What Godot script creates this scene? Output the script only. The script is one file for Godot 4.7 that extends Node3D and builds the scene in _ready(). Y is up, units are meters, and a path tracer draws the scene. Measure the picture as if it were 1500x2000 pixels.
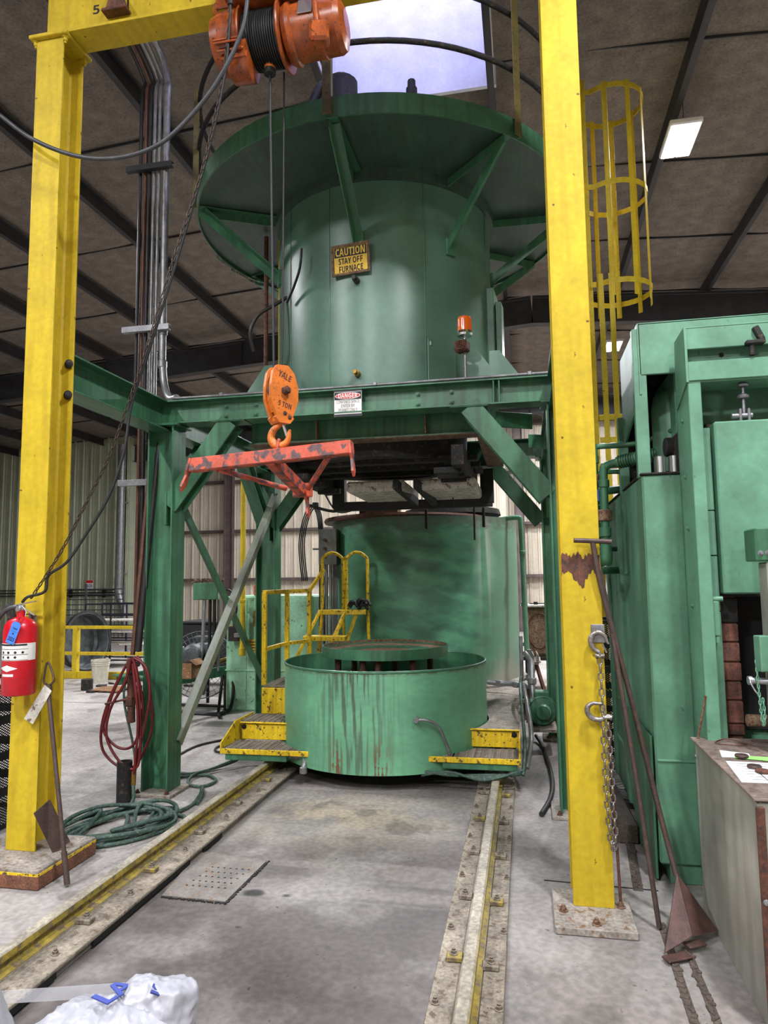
extends Node3D
# Heat-treat bay of a factory hall: pit furnace on a green frame, transfer car, gantry hoist.

var used := {}
var M := {}
var N := []          # seamless noise fields, TS x TS bytes each
const TS := 512
const UP3 := Vector3(0, 1, 0)

# ---------------------------------------------------------------- naming
func V(x, y, z) -> Vector3:
	return Vector3(x, y, z)

func numbered(parent: Node, s: String) -> String:
	var k = str(parent.get_instance_id()) + "/" + s
	var n: int = used.get(k, 0)
	used[k] = n + 1
	return s if n == 0 else "%s_%03d" % [s, n]

func tag(o: Node, label: String, category: String, group := "", kind := "") -> Node:
	if label != "": o.set_meta("label", label)
	if category != "": o.set_meta("category", category)
	if group != "": o.set_meta("group", group)
	if kind != "": o.set_meta("kind", kind)
	return o

func thing(called: String, at: Vector3, label: String, category: String, group := "") -> Node3D:
	var o := Node3D.new()
	o.name = numbered(self, called)
	add_child(o)
	o.position = at
	tag(o, label, category, group)
	return o

func nb() -> SurfaceTool:
	var st := SurfaceTool.new()
	st.begin(Mesh.PRIMITIVE_TRIANGLES)
	return st

# commits world-space geometry as one named mesh under parent
func obj(called: String, st: SurfaceTool, mat: Material, parent: Node = null, label := "") -> MeshInstance3D:
	var p: Node = self if parent == null else parent
	var o := MeshInstance3D.new()
	o.name = numbered(p, called)
	o.mesh = st.commit()
	o.material_override = mat
	p.add_child(o)
	if p != self and not (p is MeshInstance3D): o.position = -(p as Node3D).position
	if label != "": o.set_meta("label", label)
	return o

func put(called: String, mesh: Mesh, mat: Material, parent: Node, xf: Transform3D) -> MeshInstance3D:
	var o := MeshInstance3D.new()
	o.name = numbered(parent, called)
	o.mesh = mesh
	o.material_override = mat
	parent.add_child(o)
	if parent != self and not (parent is MeshInstance3D): xf.origin -= (parent as Node3D).position
	o.transform = xf
	return o

func struct(called: String, st: SurfaceTool, mat: Material, label := "") -> MeshInstance3D:
	var o := obj(called, st, mat)
	o.set_meta("kind", "structure")
	if label != "": o.set_meta("label", label)
	return o

func single(called: String, st: SurfaceTool, mat: Material, label: String, category: String, group := "") -> MeshInstance3D:
	var o := obj(called, st, mat)
	tag(o, label, category, group)
	return o

# ---------------------------------------------------------------- shapes
func tri(st: SurfaceTool, a: Vector3, b: Vector3, c: Vector3, na: Vector3, nb_: Vector3, nc: Vector3, ua := Vector2.ZERO, ub := Vector2.ZERO, uc := Vector2.ZERO) -> void:
	if (b - a).cross(c - a).dot(na + nb_ + nc) > 0.0:
		var t = b; b = c; c = t
		t = nb_; nb_ = nc; nc = t
		var u = ub; ub = uc; uc = u
	st.set_normal(na); st.set_uv(ua); st.add_vertex(a)
	st.set_normal(nb_); st.set_uv(ub); st.add_vertex(b)
	st.set_normal(nc); st.set_uv(uc); st.add_vertex(c)

func quad(st: SurfaceTool, a: Vector3, b: Vector3, c: Vector3, d: Vector3, n: Vector3) -> void:
	var u0 = Vector2(0, 1); var u1 = Vector2(1, 1); var u2 = Vector2(1, 0); var u3 = Vector2(0, 0)
	tri(st, a, b, c, n, n, n, u0, u1, u2)
	tri(st, a, c, d, n, n, n, u0, u2, u3)

func box(st: SurfaceTool, c: Vector3, s: Vector3, b := Basis.IDENTITY, ch := 0.004) -> void:
	var h := s * 0.5
	ch = minf(ch, minf(h.x, minf(h.y, h.z)) * 0.6)
	for ax in 3:
		var u = (ax + 1) % 3
		var v = (ax + 2) % 3
		for sg in [-1.0, 1.0]:
			var p := []
			for q in [[-1, -1], [1, -1], [1, 1], [-1, 1]]:
				var w := Vector3.ZERO
				w[ax] = sg * h[ax]; w[u] = q[0] * (h[u] - ch); w[v] = q[1] * (h[v] - ch)
				p.append(c + b * w)
			var n := Vector3.ZERO
			n[ax] = sg
			quad(st, p[0], p[1], p[2], p[3], (b * n).normalized())
		if ch > 0.0:
			for su in [-1.0, 1.0]:
				for sv in [-1.0, 1.0]:
					var p := []
					for q in [[-1, 0], [1, 0], [1, 1], [-1, 1]]:
						var w := Vector3.ZERO
						w[ax] = q[0] * (h[ax] - ch)
						w[u] = su * (h[u] - (ch if q[1] == 1 else 0.0))
						w[v] = sv * (h[v] - (ch if q[1] == 0 else 0.0))
						p.append(c + b * w)
					var n := Vector3.ZERO
					n[u] = su; n[v] = sv
					quad(st, p[0], p[1], p[2], p[3], (b * n).normalized())
	if ch > 0.0:
		for sx in [-1.0, 1.0]:
			for sy in [-1.0, 1.0]:
				for sz in [-1.0, 1.0]:
					var n = (b * Vector3(sx, sy, sz)).normalized()
					var e := Vector3(sx * h.x, sy * h.y, sz * h.z)
					tri(st, c + b * (e - Vector3(0, sy, sz) * ch), c + b * (e - Vector3(sx, 0, sz) * ch), c + b * (e - Vector3(sx, sy, 0) * ch), n, n, n)

func frame_of(a: Vector3, b: Vector3, up := UP3) -> Basis:   # z along a->b, y towards up
	var z := (b - a).normalized()
	if absf(z.dot(up)) > 0.98: up = Vector3(0, 0, 1) if absf(z.z) < 0.9 else Vector3(1, 0, 0)
	var x := up.cross(z).normalized()
	return Basis(x, z.cross(x), z)

func bar(st: SurfaceTool, a: Vector3, b: Vector3, w: float, h: float, up := UP3, ch := 0.003) -> void:
	box(st, (a + b) * 0.5, Vector3(w, h, a.distance_to(b)), frame_of(a, b, up), ch)

func ibeam(st: SurfaceTool, a: Vector3, b: Vector3, w: float, h: float, up := UP3, tf := 0.012, tw := 0.009) -> void:
	var f := frame_of(a, b, up)
	var l := a.distance_to(b)
	var m := (a + b) * 0.5
	for s in [-1.0, 1.0]: box(st, m + f.y * s * (h - tf) * 0.5, Vector3(w, tf, l), f, 0.002)
	box(st, m, Vector3(tw, h - 2 * tf, l), f, 0.0)
	for s in [-1.0, 1.0]:           # fillets along the web
		for t in [-1.0, 1.0]:
			var e: Vector3 = m + f.y * s * (h * 0.5 - tf) + f.x * t * tw * 0.5
			var p = e + f.x * t * 0.012
			var q = e - f.y * s * 0.012
			var d := f.z * l * 0.5
			quad(st, p - d, p + d, q + d, q - d, (f.x * t - f.y * s).normalized())

func channel(st: SurfaceTool, a: Vector3, b: Vector3, w: float, h: float, up := UP3, t := 0.01) -> void:   # web on -x side
	var f := frame_of(a, b, up)
	var l := a.distance_to(b)
	var m := (a + b) * 0.5
	box(st, m - f.x * (w - t) * 0.5, Vector3(t, h, l), f, 0.002)
	for s in [-1.0, 1.0]: box(st, m + f.y * s * (h - t) * 0.5 + f.x * t * 0.5, Vector3(w - t, t, l), f, 0.002)

func angle(st: SurfaceTool, a: Vector3, b: Vector3, w: float, h: float, up := UP3, t := 0.008) -> void:
	var f := frame_of(a, b, up)
	var l := a.distance_to(b)
	var m := (a + b) * 0.5
	box(st, m - f.x * (w - t) * 0.5, Vector3(t, h, l), f, 0.001)
	box(st, m + f.y * (h - t) * 0.5 + f.x * t * 0.5, Vector3(w - t, t, l), f, 0.001)

func tube(st: SurfaceTool, pts: Array, r, n := 8, closed := false, caps := true) -> void:
	var cnt := pts.size()
	var up := Vector3.ZERO
	var rings := []
	for i in cnt:
		var a: Vector3 = pts[(i - 1 + cnt) % cnt] if closed or i > 0 else pts[0]
		var b: Vector3 = pts[(i + 1) % cnt] if closed or i < cnt - 1 else pts[cnt - 1]
		var t := (b - a).normalized()
		if up == Vector3.ZERO: up = UP3 if absf(t.y) < 0.9 else Vector3(1, 0, 0)
		var x := up.cross(t).normalized()
		up = t.cross(x)
		var ring := []
		for k in n:
			var g := TAU * k / n
			ring.append(x * cos(g) + up * sin(g))
		rings.append(ring)
	var last := cnt if closed else cnt - 1
	for i in last:
		var j := (i + 1) % cnt
		var ri: float = r[i] if r is Array else r
		var rj: float = r[j] if r is Array else r
		var shift := 0
		if closed and j == 0:     # match the first ring to the last
			var best := -2.0
			for s in n:
				var d: float = rings[i][0].dot(rings[j][s])
				if d > best: best = d; shift = s
		for k in n:
			var k2 := (k + 1) % n
			var a0: Vector3 = rings[i][k]; var a1: Vector3 = rings[i][k2]
			var b0: Vector3 = rings[j][(k + shift) % n]; var b1: Vector3 = rings[j][(k2 + shift) % n]
			tri(st, pts[i] + a0 * ri, pts[j] + b0 * rj, pts[j] + b1 * rj, a0, b0, b1)
			tri(st, pts[i] + a0 * ri, pts[j] + b1 * rj, pts[i] + a1 * ri, a0, b1, a1)
	if caps and not closed:
		for e in [0, cnt - 1]:
			var rr: float = r[e] if r is Array else r
			var nrm: Vector3 = (pts[0] - pts[1]).normalized() if e == 0 else (pts[e] - pts[e - 1]).normalized()
			for k in range(1, n - 1):
				tri(st, pts[e] + rings[e][0] * rr, pts[e] + rings[e][k] * rr, pts[e] + rings[e][k + 1] * rr, nrm, nrm, nrm)

func smooth(flat: Array, per := 5, closed := false) -> Array:   # flat x,y,z list -> Catmull-Rom points
	var p := []
	if flat[0] is Vector3: p = flat
	else:
		for i in range(0, flat.size(), 3): p.append(Vector3(flat[i], flat[i + 1], flat[i + 2]))
	var out := []
	var n := p.size()
	for i in (n if closed else n - 1):
		var a: Vector3 = p[(i - 1 + n) % n] if closed or i > 0 else p[0]
		var b: Vector3 = p[i]
		var c: Vector3 = p[(i + 1) % n]
		var d: Vector3 = p[(i + 2) % n] if closed or i < n - 2 else p[n - 1]
		for k in per: out.append(b.cubic_interpolate(c, a, d, float(k) / per))
	if not closed: out.append(p[n - 1])
	return out

func pts(flat: Array) -> Array:
	var p := []
	for i in range(0, flat.size(), 3): p.append(Vector3(flat[i], flat[i + 1], flat[i + 2]))
	return p

# surface of revolution about the y axis of xf; prof is a list of [r, y]
func lathe(st: SurfaceTool, prof: Array, xf: Transform3D, seg := 48, a0 := -180.0, a1 := 180.0, soft := false) -> void:
	var np := prof.size()
	var nrm := []
	for i in np - 1:
		var d := Vector2(prof[i + 1][0] - prof[i][0], prof[i + 1][1] - prof[i][1])
		nrm.append(Vector2(d.y, -d.x).normalized())
	for i in np - 1:
		var n0: Vector2 = nrm[i]
		var n1: Vector2 = nrm[i]
		if soft:
			if i > 0: n0 = (nrm[i - 1] + nrm[i]).normalized()
			if i < np - 2: n1 = (nrm[i + 1] + nrm[i]).normalized()
		var y0 := 1.0 - float(i) / (np - 1)
		var y1 := 1.0 - float(i + 1) / (np - 1)
		for k in seg:
			var t0 := deg_to_rad(lerpf(a0, a1, float(k) / seg))
			var t1 := deg_to_rad(lerpf(a0, a1, float(k + 1) / seg))
			var d0 := Vector3(sin(t0), 0, cos(t0))
			var d1 := Vector3(sin(t1), 0, cos(t1))
			var P := func(d, q): return xf * (d * q[0] + Vector3(0, q[1], 0))
			var Q := func(d, q): return (xf.basis * (d * q.x + Vector3(0, q.y, 0))).normalized()
			var u0 := t0 / TAU + 0.5
			var u1 := t1 / TAU + 0.5
			var A = P.call(d0, prof[i]); var B = P.call(d1, prof[i]); var C = P.call(d1, prof[i + 1]); var D = P.call(d0, prof[i + 1])
			if prof[i][0] > 1e-5: tri(st, A, B, C, Q.call(d0, n0), Q.call(d1, n0), Q.call(d1, n1), Vector2(u0, y0), Vector2(u1, y0), Vector2(u1, y1))
			if prof[i + 1][0] > 1e-5: tri(st, A, C, D, Q.call(d0, n0), Q.call(d1, n1), Q.call(d0, n1), Vector2(u0, y0), Vector2(u1, y1), Vector2(u0, y1))

func at(p: Vector3) -> Transform3D:
	return Transform3D(Basis.IDENTITY, p)

# y axis turned to point along d
func along(p: Vector3, d: Vector3) -> Transform3D:
	var f := frame_of(Vector3.ZERO, d)
	return Transform3D(Basis(f.x, f.z, -f.y), p)

func cyl(st: SurfaceTool, a: Vector3, b: Vector3, r: float, n := 16) -> void:
	var l := a.distance_to(b)
	var c := minf(r * 0.12, l * 0.2)
	lathe(st, [[0, 0], [r - c, 0], [r, c], [r, l - c], [r - c, l], [0, l]], along(a, b - a), n)

# polygon in the xy plane of xf, pushed along its z from -d/2 to d/2
func ext(st: SurfaceTool, poly: Array, xf: Transform3D, d: float) -> void:
	var pp := PackedVector2Array()
	for q in poly: pp.append(Vector2(q[0], q[1]) if q is Array else q)
	var idx := Geometry2D.triangulate_polygon(pp)
	for s in [-0.5, 0.5]:
		var n: Vector3 = (xf.basis.z * signf(s)).normalized()
		for i in range(0, idx.size(), 3):
			tri(st, xf * Vector3(pp[idx[i]].x, pp[idx[i]].y, s * d), xf * Vector3(pp[idx[i + 1]].x, pp[idx[i + 1]].y, s * d), xf * Vector3(pp[idx[i + 2]].x, pp[idx[i + 2]].y, s * d), n, n, n)
	var cw := Geometry2D.is_polygon_clockwise(pp)
	for i in pp.size():
		var a := pp[i]
		var b := pp[(i + 1) % pp.size()]
		var e := (b - a).normalized()
		var n2 := Vector2(-e.y, e.x) if cw else Vector2(e.y, -e.x)
		quad(st, xf * Vector3(a.x, a.y, -d * 0.5), xf * Vector3(b.x, b.y, -d * 0.5), xf * Vector3(b.x, b.y, d * 0.5), xf * Vector3(a.x, a.y, d * 0.5), (xf.basis * Vector3(n2.x, n2.y, 0)).normalized())

func bolt(st: SurfaceTool, p: Vector3, n: Vector3, r := 0.012, h := 0.012) -> void:
	var x := along(p, n)
	lathe(st, [[r * 1.5, 0], [r * 1.5, h * 0.25], [r, h * 0.3], [r, h], [r * 0.6, h], [r * 0.6, h * 1.5], [0, h * 1.5]], x, 6)

func link_mesh(l: float, w: float, r: float) -> ArrayMesh:
	var st := nb()
	var p := []
	var k := w * 0.5 - r
	var s := l * 0.5 - r - k
	for i in 7: p.append(Vector3(cos(PI * i / 6) * k, s + sin(PI * i / 6) * k, 0))
	for i in 7: p.append(Vector3(-cos(PI * i / 6) * k, -s - sin(PI * i / 6) * k, 0))
	tube(st, p, r, 6, true)
	return st.commit()

# transforms of chain links along points
func link_places(path: Array, pitch: float) -> Array:
	var out := []
	var c := Curve3D.new()
	c.bake_interval = 0.01
	for p in path: c.add_point(p)
	var len := c.get_baked_length()
	var n := int(len / pitch)
	for i in n:
		var a := c.sample_baked(pitch * i)
		var b := c.sample_baked(minf(len, pitch * (i + 1)))
		var f := frame_of(a, b, Vector3(0, 0.1, 1))
		var x := f.x if i % 2 == 0 else f.y
		out.append(Transform3D(Basis(x, f.z, x.cross(f.z)), (a + b) * 0.5))
	return out

func chain_stuff(called: String, path: Array, pitch: float, w: float, r: float, mat: Material, parent: Node) -> MultiMeshInstance3D:
	var mm := MultiMesh.new()
	mm.transform_format = MultiMesh.TRANSFORM_3D
	mm.mesh = link_mesh(pitch + 2.2 * r, w, r)
	var pl := link_places(path, pitch)
	mm.instance_count = pl.size()
	for i in pl.size(): mm.set_instance_transform(i, pl[i])
	var o := MultiMeshInstance3D.new()
	o.name = numbered(parent, called)
	o.multimesh = mm
	o.material_override = mat
	parent.add_child(o)
	o.position = -(parent as Node3D).position
	o.set_meta("kind", "stuff")
	return o

func text(s: String, size: float, mat: Material, parent: Node, xf: Transform3D, font := "Droid Sans", bold := true, width := 0.0, depth := 0.002) -> MeshInstance3D:
	var t := TextMesh.new()
	var f := SystemFont.new()
	f.font_names = PackedStringArray([font])
	f.font_weight = 700 if bold else 400
	t.font = f
	t.text = s
	t.font_size = 32
	t.pixel_size = size / 23.0
	t.depth = depth
	t.curve_step = 2.0
	if width > 0.0:
		var w := t.get_aabb().size.x
		if w > 0.0: xf.basis = xf.basis * Basis.from_scale(Vector3(width / w, 1, 1))
	return put("lettering", t, mat, parent, xf)

# ---------------------------------------------------------------- materials
func noise_field(seed_: int, freq: float, oct: int, w := TS, h := TS, cell := false) -> PackedByteArray:
	var f := FastNoiseLite.new()
	f.seed = seed_
	f.frequency = freq
	f.noise_type = FastNoiseLite.TYPE_CELLULAR if cell else FastNoiseLite.TYPE_SIMPLEX_SMOOTH
	f.fractal_type = FastNoiseLite.FRACTAL_FBM
	f.fractal_octaves = oct
	var im := f.get_seamless_image(w, h)
	if w != TS or h != TS: im.resize(TS, TS, Image.INTERPOLATE_CUBIC)
	im.convert(Image.FORMAT_L8)
	return im.get_data()

func sstep(a: float, b: float, x: float) -> float:
	var t := clampf((x - a) / (b - a), 0.0, 1.0)
	return t * t * (3.0 - 2.0 * t)

# a painted or bare surface: base colour with tonal drift, vertical grime, and spots of wear
func paint(base: Color, o: Dictionary) -> StandardMaterial3D:
	var sz: int = o.get("size", 256)
	var k := TS / sz
	var vary: float = o.get("var", 0.12)
	var fine: float = o.get("fine", 0.08)
	var wear: float = o.get("wear", 0.0)
	var wc: Color = o.get("wcol", Color(0.30, 0.18, 0.12))
	var grime: float = o.get("grime", 0.0)
	var gc: Color = o.get("gcol", Color(0.2, 0.19, 0.17))
	var off: int = o.get("off", 0) * 7919
	var data := PackedByteArray()
	data.resize(sz * sz * 3)
	var big: PackedByteArray = N[0]
	var sm: PackedByteArray = N[1]
	var spot: PackedByteArray = N[2]
	var streak: PackedByteArray = N[3]
	var total := TS * TS
	var i := 0
	for y in sz:
		for x in sz:
			var p := (y * k * TS + x * k + off) % total
			var a := big[p] / 255.0
			var b := sm[p] / 255.0
			var m := 1.0 + vary * (a - 0.5) * 2.0 + fine * (b - 0.5) * 2.0
			var r := base.r * m; var g := base.g * m; var bl := base.b * m
			if grime > 0.0:
				var t := grime * sstep(0.42, 0.8, streak[p] / 255.0 * 0.75 + a * 0.3)
				r = lerpf(r, gc.r, t); g = lerpf(g, gc.g, t); bl = lerpf(bl, gc.b, t)
			if wear > 0.0:
				var w := sstep(1.0 - wear, 1.0 - wear + 0.06, spot[p] / 255.0 * 0.7 + b * 0.3)
				r = lerpf(r, wc.r * (0.7 + 0.6 * b), w); g = lerpf(g, wc.g * (0.7 + 0.6 * b), w); bl = lerpf(bl, wc.b * (0.7 + 0.6 * b), w)
			data[i] = clampi(int(r * 255.0), 0, 255); data[i + 1] = clampi(int(g * 255.0), 0, 255); data[i + 2] = clampi(int(bl * 255.0), 0, 255)
			i += 3
	var m3 := StandardMaterial3D.new()
	m3.albedo_texture = ImageTexture.create_from_image(Image.create_from_data(sz, sz, false, Image.FORMAT_RGB8, data))
	m3.uv1_triplanar = true
	m3.uv1_triplanar_sharpness = 6.0
	m3.uv1_scale = Vector3.ONE * o.get("scale", 0.8)
	m3.roughness = o.get("rough", 0.5)
	m3.metallic = o.get("metal", 0.0)
	m3.metallic_specular = o.get("spec", 0.5)
	return m3

func plain(c: Color, rough := 0.6, metal := 0.0) -> StandardMaterial3D:
	var m := StandardMaterial3D.new()
	m.albedo_color = c
	m.roughness = rough
	m.metallic = metal
	return m

# a wrapped skin (u round, v down) computed from a function (u, v, noise...) -> Color
func skin(w: int, h: int, f: Callable, rough := 0.5) -> StandardMaterial3D:
	var data := PackedByteArray()
	data.resize(w * h * 3)
	var i := 0
	for y in h:
		for x in w:
			var c: Color = f.call(float(x) / w, float(y) / h, x, y)
			data[i] = clampi(int(c.r * 255.0), 0, 255); data[i + 1] = clampi(int(c.g * 255.0), 0, 255); data[i + 2] = clampi(int(c.b * 255.0), 0, 255)
			i += 3
	var m := StandardMaterial3D.new()
	m.albedo_texture = ImageTexture.create_from_image(Image.create_from_data(w, h, false, Image.FORMAT_RGB8, data))
	m.roughness = rough
	return m

func nz(f: int, x: int, y: int) -> float:
	return N[f][(y & 511) * TS + (x & 511)] / 255.0

func make_materials() -> void:
	N = [noise_field(3, 0.006, 4), noise_field(11, 0.05, 4), noise_field(23, 0.02, 5), noise_field(31, 0.03, 4, 512, 32), noise_field(47, 0.012, 5), noise_field(53, 0.14, 3, 512, 16)]
	var rust := Color(0.34, 0.2, 0.14)
	M.green = paint(Color(0.235, 0.42, 0.305), {"var": 0.18, "fine": 0.06, "grime": 0.35, "gcol": Color(0.14, 0.24, 0.19), "rough": 0.42, "size": 512})
	M.vessel = paint(Color(0.31, 0.435, 0.37), {"var": 0.10, "fine": 0.05, "grime": 0.25, "gcol": Color(0.30, 0.42, 0.365), "rough": 0.36, "scale": 0.5, "size": 512})
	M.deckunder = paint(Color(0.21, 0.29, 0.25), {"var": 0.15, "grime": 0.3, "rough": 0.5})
	M.greenlight = paint(Color(0.345, 0.52, 0.42), {"var": 0.12, "fine": 0.05, "wear": 0.22, "wcol": Color(0.26, 0.36, 0.30), "rough": 0.5, "off": 3, "size": 512})
	M.mint = paint(Color(0.56, 0.75, 0.61), {"var": 0.12, "fine": 0.07, "wear": 0.27, "wcol": Color(0.3, 0.42, 0.3), "rough": 0.5})
	M.yellow = paint(Color(0.735, 0.635, 0.155), {"var": 0.08, "fine": 0.05, "wear": 0.215, "wcol": Color(0.33, 0.24, 0.10), "grime": 0.22, "gcol": Color(0.58, 0.47, 0.11), "spec": 0.3, "rough": 0.55, "size": 512})
	M.yellowworn = paint(Color(0.85, 0.71, 0.08), {"var": 0.12, "wear": 0.36, "wcol": Color(0.32, 0.26, 0.15), "grime": 0.25, "gcol": Color(0.45, 0.38, 0.16), "rough": 0.5, "scale": 1.6})
	M.olive = paint(Color(0.34, 0.30, 0.13), {"var": 0.2, "wear": 0.36, "wcol": Color(0.2, 0.17, 0.1), "rough": 0.6, "scale": 1.6})
	M.orange = paint(Color(0.56, 0.27, 0.115), {"var": 0.2, "fine": 0.12, "wear": 0.30, "wcol": Color(0.22, 0.11, 0.07), "rough": 0.3, "scale": 2.5})
	M.blockorange = paint(Color(0.78, 0.42, 0.14), {"var": 0.10, "fine": 0.1, "wear": 0.29, "wcol": Color(0.35, 0.18, 0.08), "rough": 0.45, "scale": 3.0})
	M.redorange = paint(Color(0.72, 0.31, 0.22), {"var": 0.15, "fine": 0.12, "wear": 0.46, "wcol": Color(0.34, 0.25, 0.26), "rough": 0.5, "scale": 1.1, "off": 5})
	M.steel = paint(Color(0.52, 0.52, 0.53), {"var": 0.12, "fine": 0.12, "rough": 0.45, "metal": 0.6, "scale": 2.0})
	M.conduit = paint(Color(0.50, 0.50, 0.50), {"var": 0.15, "fine": 0.1, "rough": 0.4, "metal": 0.5, "scale": 2.0, "off": 2})
	M.darkpipe = paint(Color(0.17, 0.16, 0.16), {"var": 0.2, "fine": 0.15, "rough": 0.45, "metal": 0.4, "scale": 2.0})
	M.copperpipe = paint(Color(0.36, 0.24, 0.19), {"var": 0.2, "fine": 0.15, "rough": 0.5, "metal": 0.3, "scale": 2.0})
	M.dark = paint(Color(0.055, 0.055, 0.06), {"var": 0.3, "fine": 0.2, "rough": 0.55, "scale": 2.0})
	M.soot = paint(Color(0.10, 0.095, 0.09), {"var": 0.4, "fine": 0.3, "rough": 0.8, "wear": 0.35, "wcol": Color(0.27, 0.2, 0.15), "scale": 1.5})
	M.rust = paint(rust, {"var": 0.25, "fine": 0.25, "rough": 0.75, "scale": 2.0, "wear": 0.4, "wcol": Color(0.22, 0.15, 0.12)})
	M.hoe = paint(Color(0.30, 0.205, 0.185), {"var": 0.25, "fine": 0.2, "rough": 0.55, "scale": 4.0})
	M.rustpale = paint(Color(0.45, 0.36, 0.28), {"var": 0.2, "fine": 0.3, "rough": 0.8, "scale": 3.0, "wear": 0.42, "wcol": Color(0.33, 0.2, 0.13)})
	M.toolsteel = paint(Color(0.30, 0.24, 0.22), {"var": 0.15, "fine": 0.2, "rough": 0.5, "metal": 0.3, "scale": 4.0})
	M.beige = paint(Color(0.72, 0.68, 0.615), {"var": 0.06, "fine": 0.04, "grime": 0.25, "gcol": Color(0.55, 0.49, 0.41), "rough": 0.55, "scale": 0.4})
	M.greygreen = paint(Color(0.62, 0.64, 0.55), {"var": 0.08, "fine": 0.05, "grime": 0.4, "gcol": Color(0.52, 0.53, 0.45), "rough": 0.6, "scale": 0.4})
	M.girt = paint(Color(0.30, 0.25, 0.24), {"var": 0.2, "fine": 0.1, "rough": 0.6})
	M.insulation = paint(Color(0.43, 0.39, 0.355), {"var": 0.12, "fine": 0.14, "wear": 0.30, "wcol": Color(0.33, 0.30, 0.27), "rough": 0.85, "scale": 0.9})
	M.purlin = paint(Color(0.17, 0.165, 0.175), {"var": 0.2, "fine": 0.1, "rough": 0.6})
	M.white = paint(Color(0.82, 0.82, 0.85), {"var": 0.05, "fine": 0.03, "rough": 0.6})
	M.tinwhite = paint(Color(0.72, 0.70, 0.66), {"var": 0.15, "fine": 0.12, "wear": 0.36, "wcol": Color(0.4, 0.34, 0.28), "rough": 0.7, "scale": 1.5})
	M.red = paint(Color(0.74, 0.07, 0.13), {"var": 0.06, "fine": 0.05, "rough": 0.3, "scale": 3.0})
	M.rubber = paint(Color(0.09, 0.09, 0.095), {"var": 0.2, "fine": 0.15, "rough": 0.6, "scale": 3.0})
	M.greycable = paint(Color(0.22, 0.22, 0.23), {"var": 0.2, "fine": 0.15, "rough": 0.5, "scale": 3.0})
	M.redhose = paint(Color(0.38, 0.09, 0.10), {"var": 0.15, "fine": 0.1, "rough": 0.45, "scale": 3.0})
	M.greenhose = paint(Color(0.20, 0.29, 0.25), {"var": 0.25, "fine": 0.2, "rough": 0.6, "wear": 0.4, "wcol": Color(0.33, 0.38, 0.35), "scale": 3.0})
	M.railtop = paint(Color(0.60, 0.57, 0.51), {"var": 0.15, "fine": 0.2, "rough": 0.6, "metal": 0.15, "scale": 1.5})
	M.railyellow = paint(Color(0.56, 0.49, 0.20), {"var": 0.2, "fine": 0.15, "wear": 0.45, "wcol": Color(0.42, 0.36, 0.28), "rough": 0.65, "scale": 1.5})
	M.railplate = paint(Color(0.50, 0.465, 0.41), {"var": 0.2, "fine": 0.22, "wear": 0.38, "wcol": Color(0.36, 0.31, 0.26), "rough": 0.8, "scale": 1.5, "size": 512})
	M.drainplate = paint(Color(0.47, 0.45, 0.43), {"var": 0.15, "fine": 0.1, "wear": 0.36, "wcol": Color(0.48, 0.40, 0.33), "rough": 0.7, "scale": 1.5})
	M.dustyplate = paint(Color(0.54, 0.51, 0.475), {"var": 0.15, "fine": 0.22, "wear": 0.36, "wcol": Color(0.42, 0.33, 0.26), "rough": 0.85, "scale": 1.5})
	M.tabletop = paint(Color(0.45, 0.395, 0.36), {"var": 0.2, "fine": 0.2, "wear": 0.4, "wcol": Color(0.36, 0.29, 0.25), "rough": 0.7, "scale": 1.8})
	M.tableside = paint(Color(0.61, 0.61, 0.575), {"var": 0.22, "fine": 0.05, "grime": 0.30, "gcol": Color(0.47, 0.44, 0.38), "rough": 0.5, "metal": 0.2, "scale": 0.35, "size": 512})
	M.barebar = paint(Color(0.46, 0.48, 0.425), {"var": 0.15, "fine": 0.1, "grime": 0.3, "gcol": Color(0.36, 0.37, 0.31), "rough": 0.5, "scale": 1.2})
	M.wood = paint(Color(0.30, 0.26, 0.23), {"var": 0.2, "fine": 0.3, "rough": 0.85, "scale": 2.0})
	M.redwood = paint(Color(0.43, 0.28, 0.205), {"var": 0.2, "fine": 0.3, "rough": 0.8, "scale": 2.5})
	M.cardboard = paint(Color(0.50, 0.36, 0.24), {"var": 0.12, "fine": 0.08, "wear": 0.33, "wcol": Color(0.62, 0.55, 0.47), "rough": 0.85, "scale": 2.0})
	M.chain = paint(Color(0.56, 0.54, 0.52), {"var": 0.2, "fine": 0.25, "rough": 0.42, "metal": 0.75, "wear": 0.36, "wcol": Color(0.42, 0.34, 0.28), "scale": 6.0})
	M.rustchain = paint(Color(0.26, 0.21, 0.18), {"var": 0.2, "fine": 0.25, "rough": 0.5, "metal": 0.5, "scale": 6.0})
	M.galv = paint(Color(0.34, 0.36, 0.37), {"var": 0.25, "fine": 0.2, "rough": 0.5, "metal": 0.5, "scale": 1.5})
	M.brick = paint(Color(0.43, 0.275, 0.225), {"var": 0.35, "fine": 0.2, "wear": 0.33, "wcol": Color(0.30, 0.2, 0.18), "rough": 0.8, "scale": 2.5})
	M.alu = plain(Color(0.78, 0.78, 0.8), 0.3, 0.9)
	M.chrome = plain(Color(0.85, 0.85, 0.86), 0.12, 1.0)
	M.brass = paint(Color(0.58, 0.46, 0.24), {"var": 0.3, "fine": 0.3, "rough": 0.4, "metal": 0.7, "scale": 4.0})
	M.blackprint = plain(Color(0.04, 0.035, 0.03), 0.6)
	M.signyellow = paint(Color(0.86, 0.70, 0.16), {"var": 0.08, "fine": 0.08, "rough": 0.5, "scale": 3.0})
	M.signred = plain(Color(0.75, 0.10, 0.12), 0.5)
	M.signwhite = paint(Color(0.85, 0.84, 0.82), {"var": 0.05, "fine": 0.04, "rough": 0.5, "scale": 3.0})
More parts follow.
